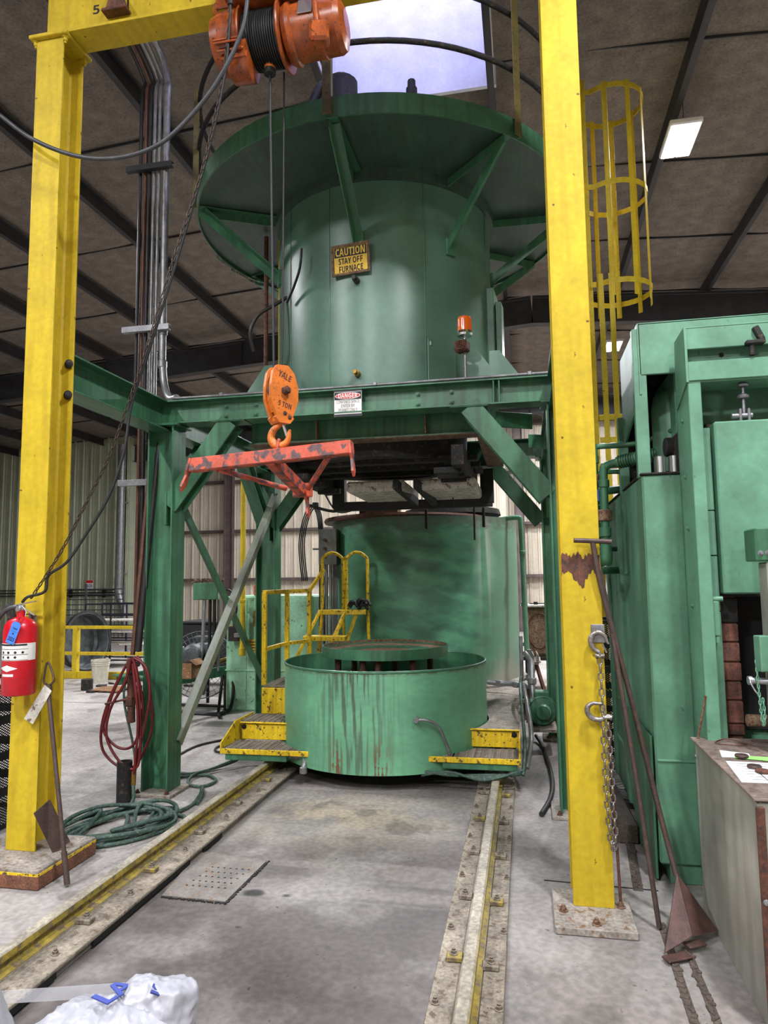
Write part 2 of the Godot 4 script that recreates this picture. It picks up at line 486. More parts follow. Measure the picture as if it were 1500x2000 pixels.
	M.paper = paint(Color(0.86, 0.86, 0.88), {"var": 0.04, "fine": 0.06, "rough": 0.9, "scale": 4.0})
	M.greenpaper = plain(Color(0.55, 0.86, 0.42), 0.9)
	M.bluetag = plain(Color(0.25, 0.47, 0.82), 0.5)
	M.blueprint = plain(Color(0.22, 0.27, 0.55), 0.7)
	M.bag = paint(Color(0.58, 0.58, 0.605), {"var": 0.03, "fine": 0.03, "rough": 0.4, "scale": 2.0})
	M.mattedark = plain(Color(0.012, 0.011, 0.011), 0.9)
	M.bucket = paint(Color(0.74, 0.72, 0.65), {"var": 0.1, "fine": 0.1, "grime": 0.3, "gcol": Color(0.5, 0.45, 0.38), "rough": 0.5, "scale": 3.0})
	M.bluecart = paint(Color(0.07, 0.08, 0.14), {"var": 0.2, "fine": 0.1, "rough": 0.5})
	var am := StandardMaterial3D.new()
	am.albedo_color = Color(0.95, 0.42, 0.05, 0.72)
	am.transparency = BaseMaterial3D.TRANSPARENCY_ALPHA
	am.roughness = 0.1
	M.amber = am
	var film := StandardMaterial3D.new()
	film.albedo_color = Color(0.92, 0.92, 0.94, 0.22)
	film.transparency = BaseMaterial3D.TRANSPARENCY_ALPHA
	film.roughness = 0.15
	M.film = film
	var lampm := StandardMaterial3D.new()
	lampm.albedo_color = Color.WHITE
	lampm.emission_enabled = true
	lampm.emission = Color(1.0, 0.98, 0.96)
	lampm.emission_energy_multiplier = 8.0
	M.lamp = lampm
	var sky_panel := paint(Color(0.88, 0.88, 0.92), {"var": 0.04, "fine": 0.03, "rough": 0.7})
	sky_panel.backlight_enabled = true
	sky_panel.backlight = Color(0.9, 0.9, 0.95)
	M.fibreglass = sky_panel
	# low drum: rust runs down its front; tank: pale wash marks and dust at the foot
	M.drum = skin(1024, 256, func(u: float, v: float, x: int, y: int):
		var a := nz(0, x, y); var b := nz(1, x, y)
		var s: float = N[5][(y & 511) * TS + (x & 511)] / 255.0
		var c := Color(0.38, 0.60, 0.46) * (1.0 + 0.16 * (a - 0.5) + 0.10 * (b - 0.5))
		var t := (u - 0.5) * 360.0
		var band: float = exp(-pow((t + 6.0) / 17.0, 2.0))
		c = c.lerp(Color(0.22, 0.22, 0.18), 0.75 * band * sstep(0.50, 0.66, s) * (1.0 - 0.45 * v))
		var spots: float = exp(-pow((t + 15.0) / 3.0, 2.0)) + exp(-pow((t - 8.0) / 4.5, 2.0))
		c = c.lerp(Color(0.42, 0.25, 0.17), clampf(spots, 0.0, 1.0) * sstep(0.55, 0.95, v) * sstep(0.44, 0.58, s * 0.6 + b * 0.4))
		c = c.lerp(Color(0.30, 0.22, 0.17), 0.8 * sstep(0.06, 0.0, v) * sstep(0.35, 0.6, b))
		c = c.lerp(Color(0.50, 0.56, 0.47), 0.3 * sstep(0.72, 0.8, nz(1, x * 3, y * 3)))
		return c
	, 0.5)
	M.tank = skin(1024, 512, func(u: float, v: float, x: int, y: int):
		var a := nz(0, x, y); var b := nz(1, x, y); var d := nz(4, x, y)
		var s: float = N[3][(y / 3 & 511) * TS + (x & 511)] / 255.0
		var c := Color(0.33, 0.55, 0.43) * (1.0 + 0.15 * (a - 0.5) + 0.08 * (b - 0.5))
		var t := (u - 0.5) * 360.0
		var dg := nz(4, x - y, (x + y * 2) / 2)
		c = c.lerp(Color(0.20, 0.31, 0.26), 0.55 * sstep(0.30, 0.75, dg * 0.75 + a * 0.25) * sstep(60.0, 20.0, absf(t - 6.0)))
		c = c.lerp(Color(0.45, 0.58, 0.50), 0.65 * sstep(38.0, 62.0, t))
		var w: float = exp(-pow((t - 44.0) / 5.0, 2.0)) * sstep(1.0, 0.1, v)
		c = c.lerp(Color(0.72, 0.72, 0.69), 0.85 * w * sstep(0.35, 0.62, s))
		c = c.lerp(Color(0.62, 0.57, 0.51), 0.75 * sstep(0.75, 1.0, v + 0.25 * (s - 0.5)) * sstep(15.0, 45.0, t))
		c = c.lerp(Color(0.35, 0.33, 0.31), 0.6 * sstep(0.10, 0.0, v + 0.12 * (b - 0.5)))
		return c
	, 0.45)
	# hall floor, 14 m x 14 m
	M.floor = skin(1024, 1024, func(u: float, v: float, x: int, y: int):
		var wx = -9.0 + 14.0 * u
		var wz = -16.0 + 14.0 * v
		var a := nz(0, x, y); var b := nz(1, x * 2, y * 2); var d := nz(4, x, y); var e := nz(2, x, y)
		var g := 0.56 + 0.12 * (a - 0.5) + 0.05 * (b - 0.5) + 0.13 * (d - 0.5)
		var c := Color(g * 1.01, g * 0.985, g * 0.965)
		if wx > -2.2 and wx < -0.2:
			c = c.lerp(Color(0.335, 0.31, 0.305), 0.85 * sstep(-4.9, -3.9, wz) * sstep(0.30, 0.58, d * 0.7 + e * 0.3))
			var cream: float = exp(-pow((wx + 1.35) / 0.75, 2.0) - pow((wz + 4.75) / 0.42, 2.0))
			c = c.lerp(Color(0.74, 0.69, 0.60), 0.85 * cream * sstep(0.32, 0.55, e))
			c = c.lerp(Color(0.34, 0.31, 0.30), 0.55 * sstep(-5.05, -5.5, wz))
			c = c.lerp(Color(0.60, 0.58, 0.56), 0.5 * sstep(0.55, 0.66, N[3][(x & 511) * TS + (y & 511)] / 255.0) * sstep(-2.5, -3.6, wz))
		elif wx >= -0.2:
			c = c.lerp(Color(0.52, 0.48, 0.47), 0.4 * sstep(0.35, 0.65, e))
		else:
			c = c * (1.08 + 0.12 * sstep(-4.0, -7.0, wz))
		for q in [[-1.43, -3.55, 0.075], [-1.25, -3.55, 0.03], [-1.37, -3.2, 0.02], [-0.9, -3.1, 0.02]]:
			var r := Vector2((wx - q[0]), (wz - q[1]) * 1.5).length() + 0.03 * (b - 0.5)
			c = c.lerp(Color(0.10, 0.10, 0.10), 0.85 * sstep(q[2], q[2] * 0.5, r))
		c = c.lerp(Color(0.36, 0.34, 0.33), 0.4 * sstep(0.70, 0.80, e))
		return c
	, 0.62)
	M.floor.uv1_scale = Vector3(1, 1, 1)
	var det := paint(Color(0.92, 0.91, 0.90), {"var": 0.05, "fine": 0.13, "wear": 0.22, "wcol": Color(0.6, 0.57, 0.55), "size": 512})
	M.floor.detail_enabled = true
	M.floor.detail_albedo = det.albedo_texture
	M.floor.detail_blend_mode = BaseMaterial3D.BLEND_MODE_MUL
	M.floor.detail_uv_layer = BaseMaterial3D.DETAIL_UV_2

# ================================================================ the scene
func _ready() -> void:
	var cam := Camera3D.new()
	cam.name = "camera"
	cam.fov = 72.9
	cam.position = V(0, 1.6, 0)
	cam.rotation_degrees = V(5.61, 11.36, -0.71)
	add_child(cam)
	cam.current = true
	var env := Environment.new()
	env.background_mode = Environment.BG_SKY
	var sky := Sky.new()
	var sm := ProceduralSkyMaterial.new()
	sm.sky_top_color = Color(0.88, 0.88, 0.93)
	sm.sky_horizon_color = Color(0.86, 0.87, 0.92)
	sm.ground_horizon_color = Color(0.6, 0.6, 0.6)
	sm.ground_bottom_color = Color(0.4, 0.4, 0.4)
	sm.sky_energy_multiplier = 4.5
	sky.sky_material = sm
	env.sky = sky
	env.tonemap_mode = Environment.TONE_MAPPER_LINEAR
	env.tonemap_exposure = 1.0
	env.sdfgi_enabled = true
	env.ssao_enabled = true
	env.ssil_enabled = true
	var we := WorldEnvironment.new()
	we.name = "world_environment"
	we.environment = env
	add_child(we)
	make_materials()
	# high-bay lamps: each a fitting with its own light
	high_bay(1.97, -8.3, "bright high-bay lamp hanging nearer, to the right of the yellow ladder cage", "")
	high_bay(2.1, -15.8, "small far high-bay lamp seen through the bars of the yellow ladder cage", "")
	for q in [[1.6, -1.2], [1.95, 6.0], [-5.2, 0.8], [-5.2, 6.5], [-15.0, -15.8], [-9.4, -10.2], [-7.5, -6.0], [-12.8, -17.0], [1.2, -18.5], [-3.4, -17.3], [-1.8, 2.6], [-13.0, 0.0], [8.5, -15.8], [8.5, -8.2], [8.5, 0.0], [-1.7, -14.6], [-4.6, -14.6], [-17.0, -19.0]]:
		high_bay(q[0], q[1], "high-bay lamp under the roof outside the view", "high-bay lamps behind and beside the camera")
	hall()
	gantry()
	furnace()
	support_frame()
	transfer_car()
	quench_tank()
	box_furnace()
	hoist()
	details()

func roof_y(x: float) -> float:
	return 7.32 - 0.066 * absf(x - 0.3)

func high_bay(x: float, z: float, label: String, group: String) -> void:
	var y := 6.72
	var o := thing("high_bay_lamp", V(x, y, z), label, "lamp", group)
	var st := nb()
	box(st, V(x, y + 0.05, z), V(0.36, 0.07, 0.68), Basis.IDENTITY, 0.015)
	box(st, V(x, y + 0.10, z), V(0.18, 0.05, 0.4), Basis.IDENTITY, 0.01)
	obj("housing", st, M.white, o)
	st = nb()
	box(st, V(x - 0.085, y + 0.008, z), V(0.15, 0.012, 0.62), Basis.IDENTITY, 0.003)
	box(st, V(x + 0.085, y + 0.008, z), V(0.15, 0.012, 0.62), Basis.IDENTITY, 0.003)
	obj("diffuser", st, M.lamp, o)
	st = nb()
	for s in [-0.2, 0.2]: tube(st, [V(x, y + 0.1, z + s), V(x, roof_y(x) - 0.02, z + s)], 0.004, 5)
	obj("hanger", st, M.dark, o)
	var l := AreaLight3D.new()
	l.name = "lamp_light"
	l.area_size = Vector2(0.34, 0.62)
	l.light_energy = LAMP_ENERGY
	l.light_color = Color(0.975, 0.98, 1.0)
	l.area_range = 60.0
	l.area_attenuation = 2.0
	l.shadow_enabled = true
	l.rotation_degrees = V(-90, 0, 0)
	l.position = V(0, -0.01, 0)
	o.add_child(l)

const LAMP_ENERGY := 50.0

# ---------------------------------------------------------------- building shell
func hall() -> void:
	# floor slab
	var st := nb()
	var fx0 := -20.0; var fx1 := 12.0; var fz0 := -22.3; var fz1 := 10.0
	var gp := func(x, z, y):
		st.set_normal(UP3 if y == 0.0 else -UP3)
		st.set_uv(Vector2((x + 9.0) / 14.0, (z + 16.0) / 14.0))
		st.set_uv2(Vector2(x / 1.3, z / 1.3))
		st.add_vertex(V(x, y, z))
	for q in [[fx0, fz0], [fx1, fz0], [fx1, fz1], [fx0, fz0], [fx1, fz1], [fx0, fz1]]: gp.call(q[0], q[1], 0.0)
	for q in [[fx0, fz0], [fx1, fz1], [fx1, fz0], [fx0, fz0], [fx0, fz1], [fx1, fz1]]: gp.call(q[0], q[1], -0.3)
	for e in [[fx0, fz0, fx1, fz0, 0, -1], [fx1, fz0, fx1, fz1, 1, 0], [fx1, fz1, fx0, fz1, 0, 1], [fx0, fz1, fx0, fz0, -1, 0]]:
		quad(st, V(e[0], -0.3, e[1]), V(e[2], -0.3, e[3]), V(e[2], 0, e[3]), V(e[0], 0, e[1]), V(e[4], 0, e[5]))
	var fl := struct("floor", st, M.floor, "grey concrete factory floor with dust, stains and worn patches")
	# saw-cut joints, filled and slightly proud
	st = nb()
	for q in [[-20.0, -8.6, -3.2, -8.6], [0.05, -3.95, 0.62, -3.92], [-20.0, -6.9, -6.2, -6.9]]: bar(st, V(q[0], 0.0, q[1]), V(q[2], 0.0, q[3]), 0.012, 0.004, UP3, 0.0)
	obj("joint", st, M.soot, fl)
	# ceiling: insulated panels between purlins, two slopes, an opening for the roof monitor
	var ce := thing("ceiling", V(0, 7.2, 0), "dark insulated metal roof with purlins and rafters", "")
	ce.remove_meta("category")
	ce.set_meta("kind", "structure")
	var ex := [-20.0, -18.4, -16.8, -15.2, -13.6, -12.0, -10.4, -8.8, -7.2, -5.6, -4.0, -1.98, -0.2, 1.9, 3.5, 5.1, 6.7, 8.3, 9.9, 12.0]
	var zs := []
	for i in range(-7, 9): zs.append(-7.3 + 2.2 * i)
	zs[0] = -22.3
	zs[zs.size() - 1] = 10.0
	var panel_cache := {}
	for i in ex.size() - 1:
		for j in zs.size() - 1:
			if ex[i] == -1.98 and zs[j] > -7.4 and zs[j] < -3.0: continue
			var xa: float = ex[i]; var xb: float = ex[i + 1]; var za: float = zs[j]; var zb: float = zs[j + 1]
			var w := xb - xa; var l := zb - za
			var key := "%.2f_%.2f_%d_%d" % [w, l, 1 if xa >= 0.3 else 0, (i * 7 + j * 3) % 3]
			var ya := roof_y(xa); var yb := roof_y(xb)
			var slope := atan2(yb - ya, w)
			if not panel_cache.has(key):
				var s2 := nb()
				var sag := 0.012 + 0.012 * ((i * 7 + j * 3) % 3)
				# quilted underside: edges tucked up, middle hanging
				box(s2, V(0, 0.08, 0), V(w / cos(slope) - 0.004, 0.1, l - 0.004), Basis.IDENTITY, 0.0)
				var nx := 4
				for a in nx:
					var u0 := -0.5 + float(a) / nx; var u1 := -0.5 + float(a + 1) / nx
					var P := func(u, t): return V(u * (w - 0.006), 0.03 - sag * 2.0 * (1.0 - 4.0 * u * u) * (0.55 if absf(t) > 0.4 else 1.0) - (0.0 if absf(t) < 0.49 else -0.018), t * (l - 0.006))
					var tt := [-0.5, -0.46, -0.25, 0.25, 0.46, 0.5]
					for b in tt.size() - 1:
						var p0 = P.call(u0, tt[b]); var p1 = P.call(u1, tt[b]); var p2 = P.call(u1, tt[b + 1]); var p3 = P.call(u0, tt[b + 1])
						var n = -((p1 - p0).cross(p3 - p0)).normalized()
						if n.y > 0: n = -n
						quad(s2, p0, p1, p2, p3, n)
				panel_cache[key] = s2.commit()
			put("roof_panel", panel_cache[key], M.insulation, ce, Transform3D(Basis(Vector3(0, 0, 1), slope), V((xa + xb) * 0.5, (ya + yb) * 0.5, (za + zb) * 0.5)))
	for x in ex:
		if x < -19.9 or x > 11.9: continue
		var s2 := nb()
		var y := roof_y(x) - 0.02
		channel(s2, V(x, y - 0.11, -22.2), V(x, y - 0.11, 9.9), 0.075, 0.22)
		obj("purlin", s2, M.purlin, ce)
	for z in zs:          # cover strips over the panel joints
		for sd in [[-20.0, -1.98], [-0.2, 0.3], [0.3, 12.0]]:
			var s2 := nb()
			bar(s2, V(sd[0], roof_y(sd[0]) + 0.022, z), V(sd[1], roof_y(sd[1]) + 0.022, z), 0.016, 0.05, UP3, 0.0)
			obj("seam_strip", s2, M.purlin, ce)
	for z in [-20.9, -13.4, 4.5]:
		for sd in [[-20.0, 0.3], [0.3, 12.0]]:
			var s2 := nb()
			var y0 := roof_y(sd[0]) - 0.26; var y1 := roof_y(sd[1]) - 0.26
			var d := 0.55
			ibeam(s2, V(sd[0], y0 - d * 0.5, z), V(sd[1], y1 - d * 0.5, z), 0.2, d, UP3, 0.014, 0.01)
			var x: float = sd[0] + 1.5
			while x < sd[1]:
				var yy := roof_y(x) - 0.26 - d * 0.5
				box(s2, V(x, yy, z), V(0.008, d - 0.03, 0.19), Basis.IDENTITY, 0.0)
				x += 3.2
			obj("rafter", s2, M.purlin, ce)
	# outer skin above the panels so that no daylight leaks
	st = nb()
	for sd in [[-20.2, -2.0], [-0.2, 0.3], [0.3, 12.2]]:
		var y0 := roof_y(sd[0]) + 0.2; var y1 := roof_y(sd[1]) + 0.2
		var f := Basis(Vector3(0, 0, 1), atan2(y1 - y0, sd[1] - sd[0]))
		box(st, V((sd[0] + sd[1]) * 0.5, (y0 + y1) * 0.5, -6.2), V(sd[1] - sd[0] + 0.02, 0.06, 32.8), f, 0.0)
	var ym := roof_y(-1.1) + 0.2
	box(st, V(-1.1, ym, -15.0), V(1.84, 0.06, 15.4), Basis.IDENTITY, 0.0)
	box(st, V(-1.1, ym, 3.7), V(1.84, 0.06, 13.2), Basis.IDENTITY, 0.0)
	obj("outer_skin", st, M.purlin, ce)
	# roof monitor over the furnace: white curb and gabled translucent panels
	var mo := thing("roof_monitor", V(-1.1, 7.3, -5.1), "white gabled roof monitor over the furnace, letting daylight in", "skylight")
	st = nb()
	var my := 8.25
	box(st, V(-2.0, 7.66, -5.1), V(0.05, 1.2, 4.5), Basis.IDENTITY, 0.0)
	box(st, V(-0.18, 7.66, -5.1), V(0.05, 1.2, 4.5), Basis.IDENTITY, 0.0)
	for z in [-7.32, -2.88]: ext(st, [[-0.95, -0.2], [0.95, -0.2], [0.95, 1.0], [0.0, 1.32], [-0.95, 1.0]], Transform3D(Basis.IDENTITY, V(-1.09, 7.25, z)), 0.05)
	obj("curb", st, M.white, mo)
	for s in [-1.0, 1.0]:
		for k in 4:
			st = nb()
			var f := Basis(Vector3(0, 0, 1), s * -0.325)
			box(st, V(-1.09 + s * 0.475, my + 0.16, -6.77 + 1.12 * k), V(1.02, 0.02, 1.1), f, 0.0)
			obj("skylight_panel", st, M.fibreglass, mo)
	st = nb()
	for z in [-5.95, -3.6]:
		bar(st, V(-0.24, 7.15, z), V(-0.24, 8.25, z), 0.05, 0.06)
	bar(st, V(-1.09, my + 0.3, -7.3), V(-1.09, my + 0.3, -2.9), 0.05, 0.02)
	obj("stud", st, M.white, mo)
	# walls of ribbed steel, each sheet a piece
	var prof := []
	var pw := 0.914
	for r in 3:
		var x0 := r * pw / 3.0
		for q in [[0.0, 0.0], [0.10, 0.0], [0.125, 0.035], [0.165, 0.035], [0.19, 0.0], [0.235, 0.0], [0.245, 0.008], [0.258, 0.008], [0.268, 0.0]]: prof.append([x0 + q[0], q[1]])
	prof.append([pw, 0.0])
	var wb := siding("wall_back", "beige ribbed steel siding on the far end wall with dark horizontal girts", prof, V(-13.1, 0, -22.0), Vector3(1, 0, 0), 28, 7.25, M.beige)
	for y in [1.68, 3.3, 4.98, 6.45]:
		st = nb()
		channel(st, V(-13.0, y, -21.86), V(12.0, y, -21.86), 0.09, 0.2, Vector3(0, 0, 1))
		obj("girt", st, M.girt, wb)
	siding("wall_left", "grey-green ribbed steel wall at the far left", prof, V(-20.0, 0, -20.5), Vector3(1, 0, 0), 8, 7.25, M.greygreen, true)
	st = nb()
	box(st, V(-12.75, 3.6, -21.2), V(0.06, 7.2, 1.4), Basis.IDENTITY, 0.0)
	struct("trim_1", st, M.greygreen, "return of the grey-green wall at the corner")
	st = nb()
	box(st, V(-20.1, 3.4, -5.2), V(0.2, 6.8, 30.6), Basis.IDENTITY, 0.0)
	struct("wall_west", st, M.beige, "side wall of the hall")
	st = nb()
	box(st, V(12.1, 3.5, -6.1), V(0.2, 7.6, 32.4), Basis.IDENTITY, 0.0)
	struct("wall_east", st, M.beige, "side wall of the hall")
	st = nb()
	box(st, V(-4.0, 3.6, 10.1), V(32.4, 7.6, 0.2), Basis.IDENTITY, 0.0)
	struct("wall_front", st, M.beige, "end wall of the hall behind the camera")
	st = nb()
	box(st, V(-4.0, 3.7, -22.4), V(32.4, 7.8, 0.2), Basis.IDENTITY, 0.0)
	struct("trim_2", st, M.purlin, "outer backing of the far wall")
	# corner column and grey downpipe beside it
	var cc := thing("building_column", V(-12.1, 0, -21.6), "rust-brown steel building column in the far left corner", "column")
	st = nb()
	ibeam(st, V(-12.1, 0, -21.6), V(-12.1, 6.9, -21.6), 0.25, 0.35, Vector3(1, 0, 0))
	obj("shaft", st, M.rust, cc)
	st = nb()
	ibeam(st, V(-9.6, 0, -21.55), V(-9.6, 6.6, -21.55), 0.2, 0.3, Vector3(1, 0, 0))
	single("building_column", st, M.girt, "dark steel wall column behind the light green transformer tank", "column")
	st = nb()
	ibeam(st, V(-1.05 + 0.95, 0, -21.55), V(-0.1, 6.9, -21.55), 0.2, 0.3, Vector3(1, 0, 0))
	single("building_column", st, M.girt, "dark steel wall column just right of the quench tank, on the beige wall", "column")
	st = nb()
	tube(st, smooth([-12.75, 6.1, -20.2, -12.75, 2.0, -20.2, -12.75, 1.3, -20.2, -12.55, 0.7, -20.2, -12.5, 0.0, -20.2], 4), 0.12, 12)
	for y in [1.9, 4.2]: box(st, V(-12.75, y, -20.32), V(0.34, 0.05, 0.12), Basis.IDENTITY, 0.0)
	single("drain_pipe", st, M.conduit, "grey vertical drain pipe running down the corner of the green-grey wall", "pipe")

func siding(called: String, label: String, prof: Array, o: Vector3, dir: Vector3, n: int, h: float, mat: Material, tilt := false) -> Node3D:
	var root := thing(called, o, label, "")
	root.remove_meta("category")
	root.set_meta("kind", "structure")
	var st := nb()
	var out := Vector3(0, 0, 1)
	for i in prof.size() - 1:
		var a: Vector3 = dir * prof[i][0] + out * prof[i][1]
		var b: Vector3 = dir * prof[i + 1][0] + out * prof[i + 1][1]
		var nn := (b - a).cross(UP3).normalized()
		if nn.z < 0: nn = -nn
		quad(st, a, b, b + UP3 * h, a + UP3 * h, nn)
	quad(st, V(0, 0, -0.1), V(0.914, 0, -0.1), V(0.914, h, -0.1), V(0, h, -0.1), -out)
	var m := st.commit()
	for i in n: put("siding_sheet", m, mat, root, at(o + dir * 0.915 * i))
	return root

# ---------------------------------------------------------------- yellow gantry
func gantry() -> void:
	var g := thing("gantry_frame", V(-1.3, 0, -3.7), "yellow steel gantry of two columns and a top beam lettered 5 TON", "gantry")
	for cx in [-2.85, 0.275]:
		var st := nb()
		ibeam(st, V(cx, 0.10 if cx < 0 else 0.035, -3.705), V(cx, 5.05, -3.705), 0.19, 0.21, Vector3(0, 0, 1), 0.014, 0.012)
		var col := obj("column", st, M.yellow, g, "left column with the fire extinguisher" if cx < 0 else "right column with the hanging chain")
		st = nb()
		box(st, V(cx, 5.065, -3.705), V(0.27, 0.025, 0.27))
		obj("cap_plate", st, M.yellow, col)
		for sx in [-0.105, 0.105]:
			for sz in [-0.1, 0.1]:
				st = nb()
				bolt(st, V(cx + sx, 5.052, -3.705 + sz), V(0, -1, 0), 0.014, 0.03)
				obj("bolt", st, M.yellow, col)
		if cx < 0:
			st = nb()
			box(st, V(-2.83, 0.089, -3.62), V(0.55, 0.022, 0.50), Basis.IDENTITY, 0.003)
			obj("base_plate", st, M.dustyplate, col, "dusty base plate with a yellow edge")
			st = nb()
			box(st, V(-2.83, 0.077, -3.62), V(0.556, 0.014, 0.506), Basis.IDENTITY, 0.001)
			obj("shim", st, M.yellowworn, col)
			for k in [[-2.97, 0], [-2.69, 1]]:
				st = nb()
				box(st, V(k[0], 0.038, -3.62), V(0.278, 0.074, 0.51), Basis.IDENTITY, 0.006)
				obj("packing_block", st, M.redwood, col)
			for q in [[-2.90, -3.47], [-3.02, -3.80]]:
				st = nb()
				bolt(st, V(q[0], 0.10, q[1]), UP3, 0.016, 0.03)
				tube(st, [V(q[0], 0.12, q[1]), V(q[0], 0.165, q[1])], 0.011, 8)
				obj("anchor_bolt", st, M.steel, col)
			for q in [[-2.775, 2.98], [-2.775, 2.78]]:
				st = nb()
				lathe(st, [[0.03, 0], [0.03, 0.006], [0.022, 0.012], [0.012, 0.026], [0, 0.03]], along(V(q[0], q[1], -3.786), V(0, 0, 1)), 12, -180, 180, true)
				obj("bolt", st, M.soot, col, "dark steel bolt head")
		else:
			st = nb()
			box(st, V(0.265, 0.018, -3.58), V(0.36, 0.034, 0.40), Basis.IDENTITY, 0.004)
			obj("base_plate", st, M.dustyplate, col, "dusty steel base plate")
			for q in [[0.13, -3.54], [0.27, -3.43], [0.40, -3.62]]:
				st = nb()
				bolt(st, V(q[0], 0.034, q[1]), UP3, 0.016, 0.020)
				obj("anchor_bolt", st, M.rustpale, col)
			st = nb()      # bare patch where the paint has burnt off
			var pp := []
			var rj := RandomNumberGenerator.new()
			rj.seed = 3
			for i in 28: pp.append([lerpf(0.182, 0.368, i / 27.0), 1.712 + rj.randf_range(-0.012, 0.014) + 0.012 * sin(i * 0.7)])
			for i in 34:
				var tt := i / 33.0
				pp.append([lerpf(0.368, 0.182, tt), 1.60 + 0.03 * sin(tt * 9.0) - 0.028 * exp(-pow((tt - 0.47) / 0.07, 2.0)) + rj.randf_range(-0.012, 0.012)])
			ext(st, pp, at(V(0, 0, -3.5995)), 0.0012)
			obj("bare_patch", st, M.rust, col, "burnt bare patch without paint")
			st = nb()
			box(st, V(0.345, 1.325, -3.595), V(0.065, 0.09, 0.008))
			obj("hook_lug", st, M.steel, col)
	var st := nb()
	ibeam(st, V(-2.94, 5.305, -3.69), V(1.6, 5.305, -3.69), 0.19, 0.46, UP3, 0.02, 0.012)
	var beam := obj("beam", st, M.yellow, g)
	var gx := Basis.IDENTITY
	text("5", 0.062, M.blackprint, beam, Transform3D(gx, V(-2.585, 5.275, -3.6835)), "Droid Sans", true, 0.045)
	text("TON", 0.062, M.blackprint, beam, Transform3D(gx, V(-2.43, 5.275, -3.6835)), "Droid Sans", true, 0.15)
	st = nb()
	ext(st, [[-0.07, 0.0], [0.09, 0.0], [0.06, 0.05], [0.0, 0.16], [-0.03, 0.14]], at(V(-2.42, 5.205, -3.64)), 0.02)
	box(st, V(-2.42, 5.2, -3.645), V(0.17, 0.02, 0.07))
	obj("stop_bracket", st, M.rust, beam, "rusty trolley stop bracket")

# ---------------------------------------------------------------- pit furnace
const FC := Vector3(-1.2, 0, -6.15)

func polar(r: float, deg: float, y: float) -> Vector3:
	return V(FC.x + r * sin(deg_to_rad(deg)), y, FC.z + r * cos(deg_to_rad(deg)))

func arc(r: float, y: float, a0: float, a1: float, n := 40) -> Array:
	var p := []
	for i in n + 1: p.append(polar(r, lerpf(a0, a1, float(i) / n), y))
	return p

